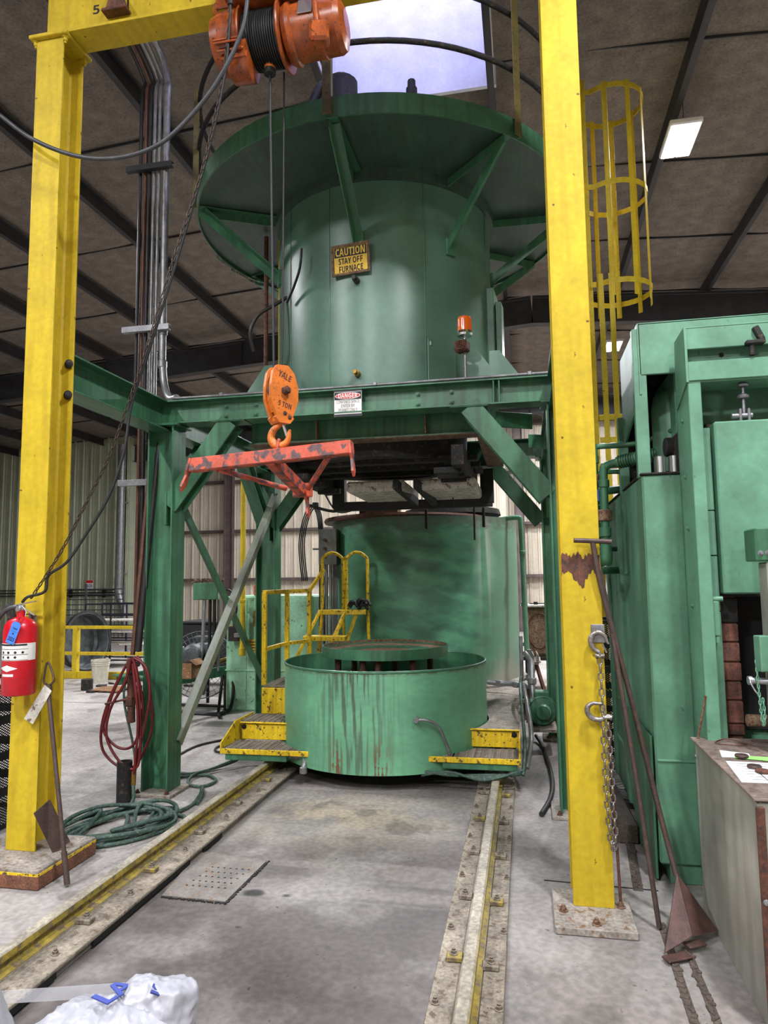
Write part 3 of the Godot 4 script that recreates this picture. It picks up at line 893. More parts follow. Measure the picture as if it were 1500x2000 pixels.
func furnace() -> void:
	var f := thing("pit_furnace", V(FC.x, 3.06, FC.z), "large round green furnace vessel high on the frame, with a ring platform", "furnace")
	var st := nb()
	lathe(st, [[0.6, 3.06], [0.98, 3.06], [0.98, 4.40], [0.978, 4.86], [0.93, 4.86]], at(V(FC.x, 0, FC.z)), 72)
	for t in [-44.0, -16.0, 30.0, 75.0]:       # seams of the shell plates
		var a := polar(0.982, t, 3.08)
		tube(st, [a, V(a.x, 4.84, a.z)], 0.0035, 4)
	var shell := obj("shell", st, M.vessel, f)
	for q in [[-4.0, 3.97, 0.02], [-4.0, 3.21, 0.025]]:
		st = nb()
		var p := polar(0.97, q[0] + 2.0, q[1])
		var d := V(sin(deg_to_rad(q[0])), 0, cos(deg_to_rad(q[0])))
		cyl(st, p, p + d * 0.06, 0.026, 12)
		cyl(st, p + d * 0.06, p + d * 0.10, 0.019, 6)
		obj("nozzle", st, M.darkpipe if q[1] > 3.5 else M.brass, shell)
	st = nb()
	var p0 := polar(0.985, 38.0, 3.30)
	box(st, p0, V(0.26, 0.40, 0.012), Basis(UP3, deg_to_rad(38.0)))
	for y in [3.14, 3.46]: box(st, polar(0.995, 32.0, y), V(0.02, 0.04, 0.02))
	obj("access_plate", st, M.vessel, shell)
	st = nb()
	box(st, polar(1.0, 84.0, 3.75), V(0.3, 0.75, 0.06), Basis(UP3, deg_to_rad(84.0)))
	box(st, polar(1.06, 84.0, 3.72), V(0.16, 0.6, 0.05), Basis(UP3, deg_to_rad(84.0)))
	obj("side_box", st, M.green, shell)
	# ring platform: deck, rim band, radial and diagonal braces
	st = nb()
	lathe(st, [[0.98, 4.88], [1.70, 4.88], [1.70, 4.895], [0.98, 4.895]], at(V(FC.x, 0, FC.z)), 72)
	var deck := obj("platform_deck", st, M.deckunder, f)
	st = nb()
	lathe(st, [[1.70, 4.855], [1.712, 4.855], [1.712, 5.01], [1.70, 5.01], [1.70, 4.855]], at(V(FC.x, 0, FC.z)), 96)
	obj("rim_band", st, M.green, deck)
	st = nb()
	lathe(st, [[1.02, 4.80], [0.978, 4.80], [0.978, 4.88], [1.02, 4.88], [1.02, 4.80]], at(V(FC.x, 0, FC.z)), 72)
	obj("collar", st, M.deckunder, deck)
	for t in [-62.0, -1.0, 44.0, 92.0, 125.0, 180.0, -112.0, -150.0]:
		st = nb()
		angle(st, polar(0.99, t, 4.835), polar(1.69, t, 4.835), 0.07, 0.07)
		angle(st, polar(0.99, t, 4.30), polar(1.66, t, 4.83), 0.075, 0.075)
		var q := polar(0.99, t, 4.30)
		box(st, q, V(0.09, 0.14, 0.03), Basis(UP3, deg_to_rad(t)))
		obj("brace", st, M.green, deck)
	st = nb()        # torn insulation at the rim's left side
	for i in 9:
		var t := -118.0 + i * 3.2
		box(st, polar(1.715, t, 4.85 - 0.01 * (i % 3)), V(0.09, 0.03 + 0.012 * (i % 2), 0.004), Basis(UP3, deg_to_rad(t)), 0.0)
	obj("torn_edge", st, M.tinwhite, deck, "torn pale strip along the platform rim")
	for t in [-63.0, -2.0, 46.0, 110.0, 165.0, -120.0]:
		st = nb()
		angle(st, polar(1.725, t, 4.86), polar(1.725, t, 5.98), 0.065, 0.05, V(sin(deg_to_rad(t)), 0, cos(deg_to_rad(t))))
		obj("guard_post", st, M.olive, deck)
	for y in [5.41, 5.86]:
		st = nb()
		tube(st, arc(1.70, y, -100.0, 200.0, 72), 0.02, 8)
		obj("guard_rail", st, M.soot, deck)
	st = nb()
	tube(st, smooth([-1.05, 5.95, -6.5, -0.75, 6.02, -6.3, -0.45, 5.95, -6.1, -0.25, 5.75, -5.95, -0.12, 5.45, -5.8, -0.06, 5.1, -5.7], 5), 0.014, 8)
	obj("arched_pipe", st, M.soot, deck)
	# top cover and what stands on it, seen as silhouettes against the skylight
	st = nb()
	lathe(st, [[0.99, 4.895], [0.99, 5.18], [0.9, 5.26], [0.0, 5.34]], at(V(FC.x, 0, FC.z)), 48)
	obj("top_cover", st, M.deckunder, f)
	st = nb()
	cyl(st, V(-0.93, 5.28, -6.25), V(-0.93, 6.36, -6.25), 0.055, 12)
	cyl(st, V(-0.93, 6.36, -6.25), V(-0.93, 6.44, -6.25), 0.04, 8)
	obj("stack_pipe", st, M.soot, f)
	st = nb()
	box(st, V(-1.55, 5.6, -6.3), V(0.5, 0.6, 0.5), Basis.IDENTITY, 0.03)
	cyl(st, V(-1.62, 5.9, -6.2), V(-1.62, 6.5, -6.2), 0.16, 16)
	cyl(st, V(-1.95, 5.6, -6.1), V(-1.95, 6.2, -6.1), 0.08, 12)
	tube(st, smooth([-1.9, 6.2, -6.1, -1.8, 6.45, -6.15, -1.6, 6.5, -6.2], 5), 0.05, 8)
	obj("fan_drive", st, M.soot, f)
	st = nb()
	box(st, V(-1.1, 5.55, -6.65), V(0.75, 0.5, 0.3), Basis.IDENTITY, 0.02)
	box(st, V(-0.6, 5.42, -6.75), V(0.5, 0.3, 0.25), Basis.IDENTITY, 0.02)
	for x in [-0.65, -0.35]: cyl(st, V(x, 5.3, -6.7), V(x, 5.9, -6.7), 0.015, 6)
	obj("drive_box", st, M.soot, f)
	# gusset brackets tying the shell to the frame
	for g in [[-0.34, -5.33, 42.0], [-0.16, -5.42, 52.0], [-2.06, -5.36, -46.0], [-2.16, -5.52, -56.0]]:
		st = nb()
		var s: float = 1.0 if g[2] > 0 else -1.0
		ext(st, [[0, 0], [s * 0.30, 0], [s * 0.30, 0.03], [s * 0.08, 0.34], [0, 0.34]], Transform3D(Basis.IDENTITY, V(g[0] - s * 0.06, 3.06, g[1])), 0.012)
		obj("gusset", st, M.vessel, f)
	# opening at the foot: base frame of beams, door slab and its rails
	st = nb()
	for e in [[V(-2.18, 2.84, -5.34), V(-0.25, 2.84, -5.34)], [V(-2.18, 2.84, -6.95), V(-0.25, 2.84, -6.95)], [V(-2.18, 2.84, -5.34), V(-2.18, 2.84, -6.95)], [V(-0.25, 2.84, -5.34), V(-0.25, 2.84, -6.95)]]:
		ibeam(st, e[0], e[1], 0.16, 0.25)
	var bf := obj("base_frame", st, M.green, f)
	st = nb()
	box(st, V(-1.215, 2.712, -5.34), V(1.93, 0.006, 0.165))
	box(st, V(-0.25, 2.712, -6.14), V(0.165, 0.006, 1.5))
	obj("flange_underside", st, M.rustpale, bf, "pale rusty underside of the base beams")
	for x in [-0.72, -1.6]:
		st = nb()
		box(st, V(x, 2.84, -5.28), V(0.012, 0.22, 0.07))
		obj("stiffener", st, M.rustpale, bf)
	st = nb()
	lathe(st, [[0.6, 3.06], [0.6, 2.6], [0.72, 2.6], [0.74, 3.02], [0.6, 3.04]], at(V(FC.x, 0, FC.z)), 48)
	obj("throat", st, M.soot, f)
	st = nb()
	for z in [-5.7, -6.05, -6.4]: box(st, V(-1.2, 2.60, z), V(1.7, 0.05, 0.10))
	for x in [-1.95, -0.48]:
		box(st, V(x, 2.56, -6.1), V(0.10, 0.16, 1.6))
		for z in [-5.5, -5.75, -6.0, -6.5]: box(st, V(x - 0.1 * signf(x + 1.2), 2.47, z), V(0.22, 0.05, 0.06))
	obj("door_guides", st, M.soot, f)
	st = nb()
	for x in [-1.35, -0.72]:
		st = nb()
		box(st, V(x + 0.06, 2.44, -6.45), V(0.54, 0.10, 0.85), Basis.IDENTITY, 0.02)
		obj("insulated_door", st, M.tinwhite, f, "dirty white insulated door slab")
	for x in [-1.08, -0.90]:
		st = nb()
		bar(st, V(x, 2.43, -5.9), V(x + 0.05, 2.36, -6.75), 0.05, 0.08)
		obj("door_rail", st, M.soot, f)
	st = nb()
	box(st, V(-1.1, 2.36, -6.92), V(1.62, 0.09, 0.09))
	for x in [-1.86, -0.34]: box(st, V(x, 2.52, -6.92), V(0.13, 0.34, 0.10))
	obj("door_beam", st, M.dark, f, "black beam below the furnace door")
	for q in [[-0.95, -6.6, 0.0], [-0.66, -6.7, 0.0]]:
		chain_stuff("door_chain", [V(q[0], 2.8, q[1]), V(q[0], 2.3, q[1])], 0.028, 0.018, 0.004, M.rustchain, f)
	# gas pipe, conduit and drain on the left of the shell
	st = nb()
	tube(st, pts([-2.15, 3.5, -5.95, -2.15, 4.86, -5.95]), 0.028, 10)
	tube(st, pts([-2.15, 3.52, -5.95, -2.15, 3.46, -5.95, -2.06, 3.46, -5.9]), 0.032, 10)
	obj("gas_pipe", st, M.yellow, f, "yellow gas pipe")
	st = nb()
	tube(st, smooth([-2.06, 3.46, -5.8, -1.97, 3.47, -5.6, -1.94, 3.44, -5.55, -1.94, 3.3, -5.55, -1.94, 3.06, -5.55], 4), 0.03, 10)
	tube(st, [V(-2.3, 4.85, -5.95), V(-2.3, 3.06, -5.95)], 0.022, 8)
	obj("drain_pipe", st, M.rust, f)
	st = nb()
	tube(st, smooth([-1.94, 4.05, -5.52, -2.05, 3.98, -5.5, -2.2, 3.9, -5.5, -2.27, 3.75, -5.5, -2.26, 3.6, -5.55], 5), 0.016, 8)
	obj("conduit", st, M.darkpipe, f)
	st = nb()
	tube(st, smooth([-1.9, 3.95, -5.4, -1.8, 4.05, -5.3, -1.72, 4.15, -5.2, -1.70, 4.3, -5.18], 4), 0.012, 6)
	obj("conduit", st, M.darkpipe, f)
	# signs: each hangs on the thing it warns about
	var b := Basis(UP3, deg_to_rad(-4.0)) * Basis(Vector3(0, 0, 1), deg_to_rad(2.0))
	var c := V(-1.28, 4.15, -5.15)
	var s := thing("caution_sign", c, "yellow sign reading CAUTION STAY OFF FURNACE in a rusty frame on the round vessel", "sign")
	st = nb()
	box(st, c, V(0.30, 0.235, 0.006), b, 0.002)
	obj("panel", st, M.signyellow, s)
	st = nb()
	for q in [[0, 0.118, 0.32, 0.022], [0, -0.118, 0.32, 0.022], [-0.15, 0, 0.022, 0.25], [0.15, 0, 0.022, 0.25]]: box(st, c + b * V(q[0], q[1], 0.003), V(q[2], q[3], 0.018), b)
	obj("frame", st, M.rustpale, s)
	st = nb()
	box(st, c + b * V(0, 0.064, 0.004), V(0.268, 0.078, 0.003), b, 0.0)
	obj("heading_band", st, M.blackprint, s)
	text("CAUTION", 0.062, M.signyellow, s, Transform3D(b, c + b * V(0, 0.064, 0.0065)), "Droid Sans", true, 0.245)
	text("STAY OFF", 0.05, M.blackprint, s, Transform3D(b, c + b * V(0, -0.012, 0.0045)), "Droid Sans", true, 0.20)
	text("FURNACE", 0.05, M.blackprint, s, Transform3D(b, c + b * V(0, -0.078, 0.0045)), "Droid Sans", true, 0.20)
	c = V(-1.27, 2.94, -4.988)
	s = thing("danger_sign", c, "white sign reading DANGER CONFINED SPACE ENTER BY PERMIT ONLY on the green beam", "sign")
	st = nb()
	box(st, c, V(0.222, 0.215, 0.004), Basis.IDENTITY, 0.001)
	obj("backing", st, M.purlin, s)
	st = nb()
	box(st, c + V(0, -0.002, 0.003), V(0.214, 0.172, 0.003), Basis.IDENTITY, 0.001)
	obj("panel", st, M.signwhite, s)
	st = nb()
	box(st, c + V(0, 0.052, 0.005), V(0.208, 0.058, 0.002), Basis.IDENTITY, 0.0)
	obj("heading_band", st, M.blackprint, s)
	for q in [[0.098, 0.026, 0.0062, M.signwhite], [0.093, 0.0225, 0.0072, M.signred]]:
		st = nb()
		var e := []
		for i in 28: e.append([cos(TAU * i / 28) * q[0], sin(TAU * i / 28) * q[1]])
		ext(st, e, at(c + V(0, 0.052, q[2])), 0.001)
		obj("heading_oval", st, q[3], s)
	text("DANGER", 0.034, M.signwhite, s, at(c + V(0, 0.052, 0.0082)), "Droid Sans", true, 0.15, 0.001)
	var ly := 0.006
	for l in [["CONFINED SPACE", 0.18], ["ENTER BY", 0.105], ["PERMIT ONLY", 0.145]]:
		text(l[0], 0.023, M.blackprint, s, at(c + V(0, ly, 0.005)), "Droid Sans", false, l[1], 0.001)
		ly -= 0.032
	# amber beacon on a horn
	var bc := thing("warning_beacon", V(-0.39, 3.06, -5.08), "amber warning beacon on a small horn box above the green beam", "beacon")
	st = nb()
	cyl(st, V(-0.385, 3.05, -5.08), V(-0.385, 3.30, -5.08), 0.014, 10)
	obj("post", st, M.conduit, bc)
	st = nb()
	box(st, V(-0.405, 3.33, -5.06), V(0.10, 0.085, 0.09), Basis(UP3, -0.3), 0.012)
	var hb := obj("horn_box", st, M.rust, bc)
	st = nb()
	for r in [0.036, 0.024, 0.012]: lathe(st, [[r, 0], [r, 0.012], [r - 0.006, 0.012], [r - 0.006, 0]], along(V(-0.412, 3.33, -5.015), V(-0.3, 0, 1)), 20)
	obj("horn_grille", st, M.rust, hb)
	st = nb()
	cyl(st, V(-0.385, 3.37, -5.08), V(-0.385, 3.41, -5.08), 0.012, 8)
	lathe(st, [[0.0, 3.41], [0.055, 3.415], [0.062, 3.43], [0.058, 3.45], [0.05, 3.455]], at(V(-0.385, 0, -5.08)), 24)
	obj("beacon_base", st, M.chrome, bc)
	st = nb()
	lathe(st, [[0.056, 3.45], [0.053, 3.545], [0.048, 3.56], [0.0, 3.563]], at(V(-0.385, 0, -5.08)), 24)
	obj("lens", st, M.amber, bc)
	st = nb()
	cyl(st, V(-0.385, 3.46, -5.08), V(-0.385, 3.52, -5.08), 0.018, 10)
	box(st, V(-0.375, 3.49, -5.07), V(0.05, 0.05, 0.006), Basis(UP3, 0.5))
	obj("reflector", st, M.alu, bc)

# ---------------------------------------------------------------- green support frame
func support_frame() -> void:
	var f := thing("support_frame", V(-1.27, 0, -6.2), "dark green steel frame of columns, beams and knee braces carrying the furnace", "frame")
	var xs := [-2.80, 0.30]
	var zs := [-5.07, -7.35]
	var st: SurfaceTool
	for x in xs:
		for z in zs:
			st = nb()
			ibeam(st, V(x, 0.02, z), V(x, 2.86, z), 0.21, 0.22, Vector3(1, 0, 0), 0.014, 0.011)
			var c := obj("column", st, M.green, f)
			st = nb()
			box(st, V(x, 0.012, z), V(0.34, 0.024, 0.34))
			obj("base_plate", st, M.dustyplate, c)
			st = nb()
			for q in [[-0.12, 0.13], [0.12, 0.13]]: bolt(st, V(x + q[0], 0.024, z + q[1]), UP3, 0.014, 0.018)
			obj("anchor_bolt", st, M.rust, c)
			st = nb()
			box(st, V(x, 2.85, z), V(0.30, 0.02, 0.26))
			obj("cap_plate", st, M.green, c)
	# beams along x, front and rear, and along z, running out to the gantry columns
	for z in zs:
		st = nb()
		ibeam(st, V(-2.86, 2.955, z), V(0.40, 2.955, z), 0.18, 0.19)
		var b := obj("cross_beam", st, M.green, f)
		if z > -6:
			for cx in [-2.16, -0.62]:
				for q in [[-0.14, 0.035], [0.14, 0.035], [-0.14, -0.04], [0.14, -0.04]]:
					st = nb()
					bolt(st, V(cx + q[0] * 0.9, 2.955 + q[1], -5.064), V(0, 0, 1), 0.015, 0.014)
					obj("bolt", st, M.green, b)
			for x in [-0.18, -0.14]:
				st = nb()
				box(st, V(x, 2.955, -5.03), V(0.012, 0.17, 0.085))
				obj("stiffener", st, M.green, b)
			st = nb()
			tube(st, smooth([-2.72, 3.07, -5.0, -2.5, 3.066, -4.995, -1.3, 3.066, -4.995, 0.3, 3.068, -4.995], 6), 0.011, 8)
			obj("conduit", st, M.conduit, b, "grey conduit clipped along the beam's top")
			st = nb()
			tube(st, smooth([-2.74, 3.08, -5.03, -2.5, 3.066, -5.025, -1.0, 3.064, -5.025, 0.3, 3.068, -5.025], 6), 0.010, 8)
			obj("conduit", st, M.conduit, b, "grey conduit clipped along the beam's top")
			for x in [-2.3, -1.06, 0.08]:
				st = nb()
				box(st, V(x, 3.07, -5.01), V(0.03, 0.03, 0.07))
				obj("conduit_clip", st, M.conduit, b)
	for x in xs:
		st = nb()
		ibeam(st, V(x + (0.0 if x > 0.0 else -0.05), 2.93, -3.82), V(x + (0.0 if x > 0.0 else -0.05), 2.93, -7.35), 0.19, 0.24)
		obj("side_beam", st, M.green, f)
	# knee braces
	for z in zs:
		for s in [[-2.24, 2.86, -2.74, 2.20], [-0.36, 2.86, 0.18, 2.18]]:
			st = nb()
			var a := V(s[0], s[1], z); var b := V(s[2], s[3], z)
			ibeam(st, a, b, 0.15, 0.15, Vector3(0, 0, 1) if false else V(0.7, 0.7 * signf(-s[2] - 1), 0), 0.01, 0.008)
			var k := obj("knee_brace", st, M.green, f)
			st = nb()
			box(st, a + V(0, 0.0, 0), V(0.28, 0.016, 0.17))
			obj("end_plate", st, M.green, k)
			st = nb()
			box(st, V(s[2] + 0.02 * signf(s[2]), s[3] - 0.02, z), V(0.016, 0.26, 0.17))
			obj("end_plate", st, M.green, k)
	for x in xs:
		for s in [[-5.75, -5.2], [-6.65, -7.2]]:
			st = nb()
			ibeam(st, V(x, 2.81, s[0]), V(x, 2.25, s[1]), 0.13, 0.13, V(0, 0.7, 0.7), 0.01, 0.008)
			obj("knee_brace", st, M.green, f)
	for q in [[-0.14, -5.2], [0.1, -6.1]]:
		st = nb()
		box(st, V(q[0] + 0.1, 2.78, q[1]), V(0.30, 0.12, 0.012), Basis(UP3, 0.5))
		obj("gusset", st, M.green, f)
	# cross bracing of flat bar on the left side
	st = nb()
	angle(st, V(-2.70, 0.36, -5.12), V(-2.70, 2.55, -7.3), 0.07, 0.07, V(0, 1, 1))
	obj("cross_brace", st, M.barebar, f, "grey bare flat bar of the cross brace")
	st = nb()
	angle(st, V(-2.77, 2.30, -5.16), V(-2.77, 0.45, -7.2), 0.075, 0.075, V(0, 1, -1))
	obj("cross_brace", st, M.green, f)

# ---------------------------------------------------------------- transfer car
const DC := Vector3(-1.24, 0, -6.15)

func grate(st: SurfaceTool, x0: float, x1: float, z0: float, z1: float, y: float, cut := true, px := 0.05, pz := 0.034) -> void:
	var x := x0
	while x <= x1 + 0.001:
		var za := z0
		var zb := z1
		if cut:          # the tread stops at the round drum
			var d := absf(x - DC.x)
			if d < 0.90: za = maxf(z0, DC.z + sqrt(0.90 * 0.90 - d * d))
		if zb - za > 0.02: box(st, V(x, y, (za + zb) * 0.5), V(0.007, 0.024, zb - za), Basis.IDENTITY, 0.0)
		x += px
	var z := z0
	while z <= z1 + 0.001:
		var xa := x0
		var xb := x1
		if cut:
			var dz := absf(z - DC.z)
			if dz < 0.90:
				var e := sqrt(0.90 * 0.90 - dz * dz)
				if x0 < DC.x: xb = minf(x1, DC.x - e)
				else: xa = maxf(x0, DC.x + e)
		if xb - xa > 0.02: box(st, V((xa + xb) * 0.5, y + 0.002, z), V(xb - xa, 0.014, 0.008), Basis.IDENTITY, 0.0)
		z += pz

func transfer_car() -> void:
	var o := thing("transfer_car", V(-1.24, 0.1, -7.6), "low rail car with yellow grating steps, handrail and deck around the drum and tank", "rail car")
	var st := nb()
	for x in [-2.1, -0.26]:
		channel(st, V(x, 0.27, -5.75), V(x, 0.27, -10.1), 0.09, 0.2)
	for z in [-5.8, -7.2, -8.6, -10.0]: box(st, V(-1.18, 0.27, z), V(1.8, 0.16, 0.08))
	var fr := obj("chassis", st, M.green, o)
	for x in [-2.10, -0.26]:
		for z in [-6.1, -9.5]:
			st = nb()
			lathe(st, [[0, -0.04], [0.11, -0.04], [0.11, 0.03], [0.13, 0.03], [0.13, 0.045], [0, 0.045]], along(V(x, 0.21, z), V(1, 0, 0)), 24)
			obj("wheel", st, M.dark, fr)
	# deck plate, right and rear of the drum
	st = nb()
	var poly := [[-2.43, 10.15], [-0.08, 10.15], [-0.08, 5.74]]
	for i in 17:
		var t := lerpf(63.0, 178.0, i / 16.0)
		poly.append([DC.x + 0.90 * sin(deg_to_rad(t)), -(DC.z + 0.90 * cos(deg_to_rad(t)))])
	poly.append([-1.30, 7.09]); poly.append([-1.95, 6.80]); poly.append([-2.43, 6.80])
	ext(st, poly, Transform3D(Basis(Vector3(1, 0, 0), -PI / 2), V(0, 0.395, 0)), 0.012)
	obj("deck", st, M.dustyplate, o, "dusty grey deck plate")
	# steps, both sides
	st = nb()
	grate(st, -0.58, -0.09, -5.73, -5.42, 0.245)
	grate(st, -0.78, -0.58, -5.73, -5.42, 0.245)
	var tr := obj("tread", st, M.railplate, o)
	tr.set_meta("kind", "stuff")
	st = nb()
	box(st, V(-0.43, 0.236, -5.412), V(0.72, 0.042, 0.012))
	obj("step_riser", st, M.yellowworn, o)
	st = nb()
	box(st, V(-0.33, 0.325, -5.745), V(0.50, 0.125, 0.012))
	obj("step_riser", st, M.yellowworn, o)
	st = nb()
	box(st, V(-0.33, 0.40, -5.735), V(0.52, 0.012, 0.03))
	obj("step_riser", st, M.yellowworn, o)
	st = nb()
	box(st, V(-0.078, 0.30, -5.58), V(0.012, 0.20, 0.34))
	obj("step_riser", st, M.yellowworn, o)
	st = nb()
	grate(st, -2.45, -1.62, -5.73, -5.42, 0.245)
	grate(st, -2.43, -1.90, -6.05, -5.75, 0.405)
	grate(st, -2.35, -1.95, -6.75, -6.06, 0.655)
	tr = obj("tread", st, M.railplate, o)
	tr.set_meta("kind", "stuff")
	st = nb()
	box(st, V(-2.09, 0.236, -5.412), V(0.74, 0.042, 0.012))
	box(st, V(-2.17, 0.325, -5.745), V(0.50, 0.13, 0.012))
	box(st, V(-2.15, 0.40, -5.735), V(0.56, 0.012, 0.03))
	ext(st, [[5.41, 0.215], [6.1, 0.215], [6.1, 0.42], [5.70, 0.42], [5.41, 0.30]], Transform3D(Basis(UP3, PI / 2), V(-2.465, 0, 0)), 0.012)
	box(st, V(-2.15, 0.53, -6.06), V(0.42, 0.23, 0.014))
	box(st, V(-2.36, 0.53, -6.4), V(0.014, 0.23, 0.7))
	obj("step_riser", st, M.yellowworn, o)
	for q in [[-2.40, -5.736], [-0.12, -5.736]]:
		st = nb()
		bolt(st, V(q[0], 0.365, q[1]), V(0, 0, 1), 0.016, 0.006)
		obj("bolt", st, M.dark, o)
	for q in [[-2.17, 0.52], [-0.38, 0.56]]:
		st = nb()
		box(st, V(q[0], 0.20, -5.60), V(q[1], 0.07, 0.36))
		obj("step_bracket", st, M.green, o)
	# handrail over the left platform
	st = nb()
	var hr := 0.022
	bar(st, V(-2.36, 0.66, -6.10), V(-2.36, 1.50, -6.10), 0.04, 0.04)
	bar(st, V(-2.36, 0.66, -6.72), V(-2.36, 1.50, -6.72), 0.04, 0.04)
	bar(st, V(-2.22, 0.66, -7.02), V(-2.22, 1.50, -7.02), 0.04, 0.04)
	bar(st, V(-2.36, 1.50, -6.10), V(-2.36, 1.50, -6.72), 0.04, 0.04)
	bar(st, V(-2.36, 1.50, -6.72), V(-2.22, 1.50, -7.02), 0.04, 0.04)
	bar(st, V(-2.36, 0.98, -6.10), V(-2.36, 0.98, -6.72), 0.035, 0.035)
	bar(st, V(-2.36, 0.98, -6.72), V(-2.22, 0.98, -7.02), 0.035, 0.035)
	bar(st, V(-2.22, 1.50, -7.02), V(-2.10, 1.72, -7.15), 0.035, 0.035)
	obj("handrail", st, M.yellowworn, o)
	# pipes and cables along the lower edges
	st = nb()
	tube(st, smooth([-2.05, 0.20, -5.52, -1.85, 0.19, -5.50, -1.78, 0.19, -5.48, -1.76, 0.16, -5.42, -1.76, 0.12, -5.40], 4), 0.022, 8)
	cyl(st, V(-2.06, 0.20, -5.52), V(-1.98, 0.198, -5.515), 0.034, 10)
	cyl(st, V(-1.76, 0.14, -5.40), V(-1.76, 0.09, -5.40), 0.030, 10)
	obj("drain_pipe", st, M.conduit, o, "grey drain pipe with open end")
	st = nb()
	for k in 4:
		tube(st, smooth([-0.82, 0.15 - 0.012 * k, -5.40, -0.6, 0.13 + 0.008 * k, -5.38, -0.35, 0.145 - 0.01 * k, -5.37 + 0.01 * k, -0.1, 0.15 + 0.006 * k, -5.40, -0.045, 0.16, -5.5], 5), 0.011, 6)
	for k in 1:
		tube(st, smooth([-0.06 + 0.02 * k, 0.14, -5.42, -0.04 + 0.02 * k, 0.3, -5.6, -0.05 + 0.02 * k, 0.45, -5.9, -0.07 + 0.012 * k, 0.6, -6.5, -0.07 + 0.02 * k, 0.62, -7.2], 5), 0.014, 6)
	obj("cable_bundle", st, M.greenhose, o)
	st = nb()
	tube(st, smooth([-0.03, 0.16, -5.55, 0.01, 0.34, -5.75, -0.01, 0.5, -6.2, -0.05, 0.6, -6.9], 6), 0.019, 8)
	tube(st, pts([-0.42, 0.50, -7.62, -0.02, 0.50, -7.45, 0.02, 0.50, -7.3, 0.02, 0.88, -7.3]), 0.026, 10)
	tube(st, pts([0.04, 0.25, -6.9, 0.04, 0.80, -6.95, -0.02, 0.84, -7.3]), 0.028, 10)
	for q in [V(-0.12, 0.5, -7.5), V(-0.3, 0.5, -7.58), V(0.02, 0.6, -7.3), V(0.04, 0.62, -6.93)]: cyl(st, q - V(0, 0.03, 0), q + V(0, 0.03, 0), 0.042, 10)
	tube(st, [V(-0.06, 0.4, -7.4), V(-0.06, 1.0, -7.45)], 0.02, 8)
	obj("pipework", st, M.conduit, o, "grey pipes and valves at the car's right side")
	var mt := nb()
	lathe(mt, [[0, 0], [0.06, 0.0], [0.075, 0.02], [0.075, 0.05], [0.12, 0.06], [0.125, 0.22], [0.12, 0.30], [0, 0.30]], along(V(0.13, 0.36, -6.72), V(-0.06, 0.0, -1)), 24)
	for k in 7: lathe(mt, [[0.128, 0.085 + 0.03 * k], [0.138, 0.09 + 0.03 * k], [0.128, 0.097 + 0.03 * k]], along(V(0.13, 0.36, -6.72), V(-0.06, 0.0, -1)), 24)
	box(mt, V(0.12, 0.50, -6.9), V(0.13, 0.07, 0.14), Basis.IDENTITY, 0.01)
	obj("drive_motor", mt, M.green, o, "dark green drive motor")
	st = nb()
	box(st, V(0.12, 0.205, -6.88), V(0.26, 0.03, 0.4))
	box(st, V(0.05, 0.30, -7.1), V(0.16, 0.2, 0.12))
	obj("motor_base", st, M.dustyplate, o)
	# low round drum on the car, with the basket ring standing in it
	var d := thing("loading_drum", V(DC.x, 0.12, DC.z), "low open green drum with rust runs down its front, under the furnace", "drum")
	st = nb()
	lathe(st, [[0.885, 0.13], [0.885, 0.90]], at(V(DC.x, 0, DC.z)), 96)
	obj("shell", st, M.drum, d)
	st = nb()
	lathe(st, [[0.885, 0.13], [0.0, 0.13], [0.0, 0.3], [0.877, 0.3], [0.877, 0.9]], at(V(DC.x, 0, DC.z)), 96)
	obj("inside", st, M.green, d)
	st = nb()
	lathe(st, [[0.887, 0.885], [0.891, 0.89], [0.889, 0.903], [0.879, 0.905], [0.874, 0.896]], at(V(DC.x, 0, DC.z)), 96)
	obj("rim", st, M.green, d)
	st = nb()
	var e := DC + V(0.40, 0.52, 0.79)
	tube(st, smooth([e.x - 0.01, 0.54, e.z - 0.03, e.x, 0.54, e.z + 0.03, e.x + 0.08, 0.54, e.z + 0.03, e.x + 0.16, 0.49, e.z - 0.01, e.x + 0.21, 0.36, e.z - 0.06, e.x + 0.235, 0.26, e.z - 0.10], 5), 0.012, 8)
	cyl(st, e + V(-0.005, 0.02, -0.02), e + V(0, 0.02, 0.05), 0.022, 10)
	obj("thermocouple_lead", st, M.conduit, d, "pale lead curving off the drum")
	var r := thing("basket_ring", V(DC.x, 0.3, DC.z), "shallow round green tray with a rusty top, on posts inside the low drum", "tray")
	st = nb()
	lathe(st, [[0.0, 0.975], [0.545, 0.985], [0.548, 1.03], [0.558, 1.03], [0.558, 0.945], [0.5, 0.945], [0.0, 0.945]], at(V(DC.x, 0, DC.z)), 72)
	obj("tray", st, M.green, r)
	st = nb()
	lathe(st, [[0.0, 0.978], [0.40, 0.980], [0.546, 0.992], [0.547, 1.028]], at(V(DC.x, 0, DC.z)), 72)
	obj("tray_lining", st, M.rustpale, r, "rusty dusty lining of the tray")
	for t in [-48.0, -12.0, 4.0, 40.0, 130.0, 180.0, -130.0]:
		st = nb()
		var q := V(DC.x + 0.47 * sin(deg_to_rad(t)), 0.3, DC.z + 0.47 * cos(deg_to_rad(t)))
		tube(st, [q, q + V(0, 0.65, 0)], 0.028, 10)
		obj("post", st, M.rust, r)

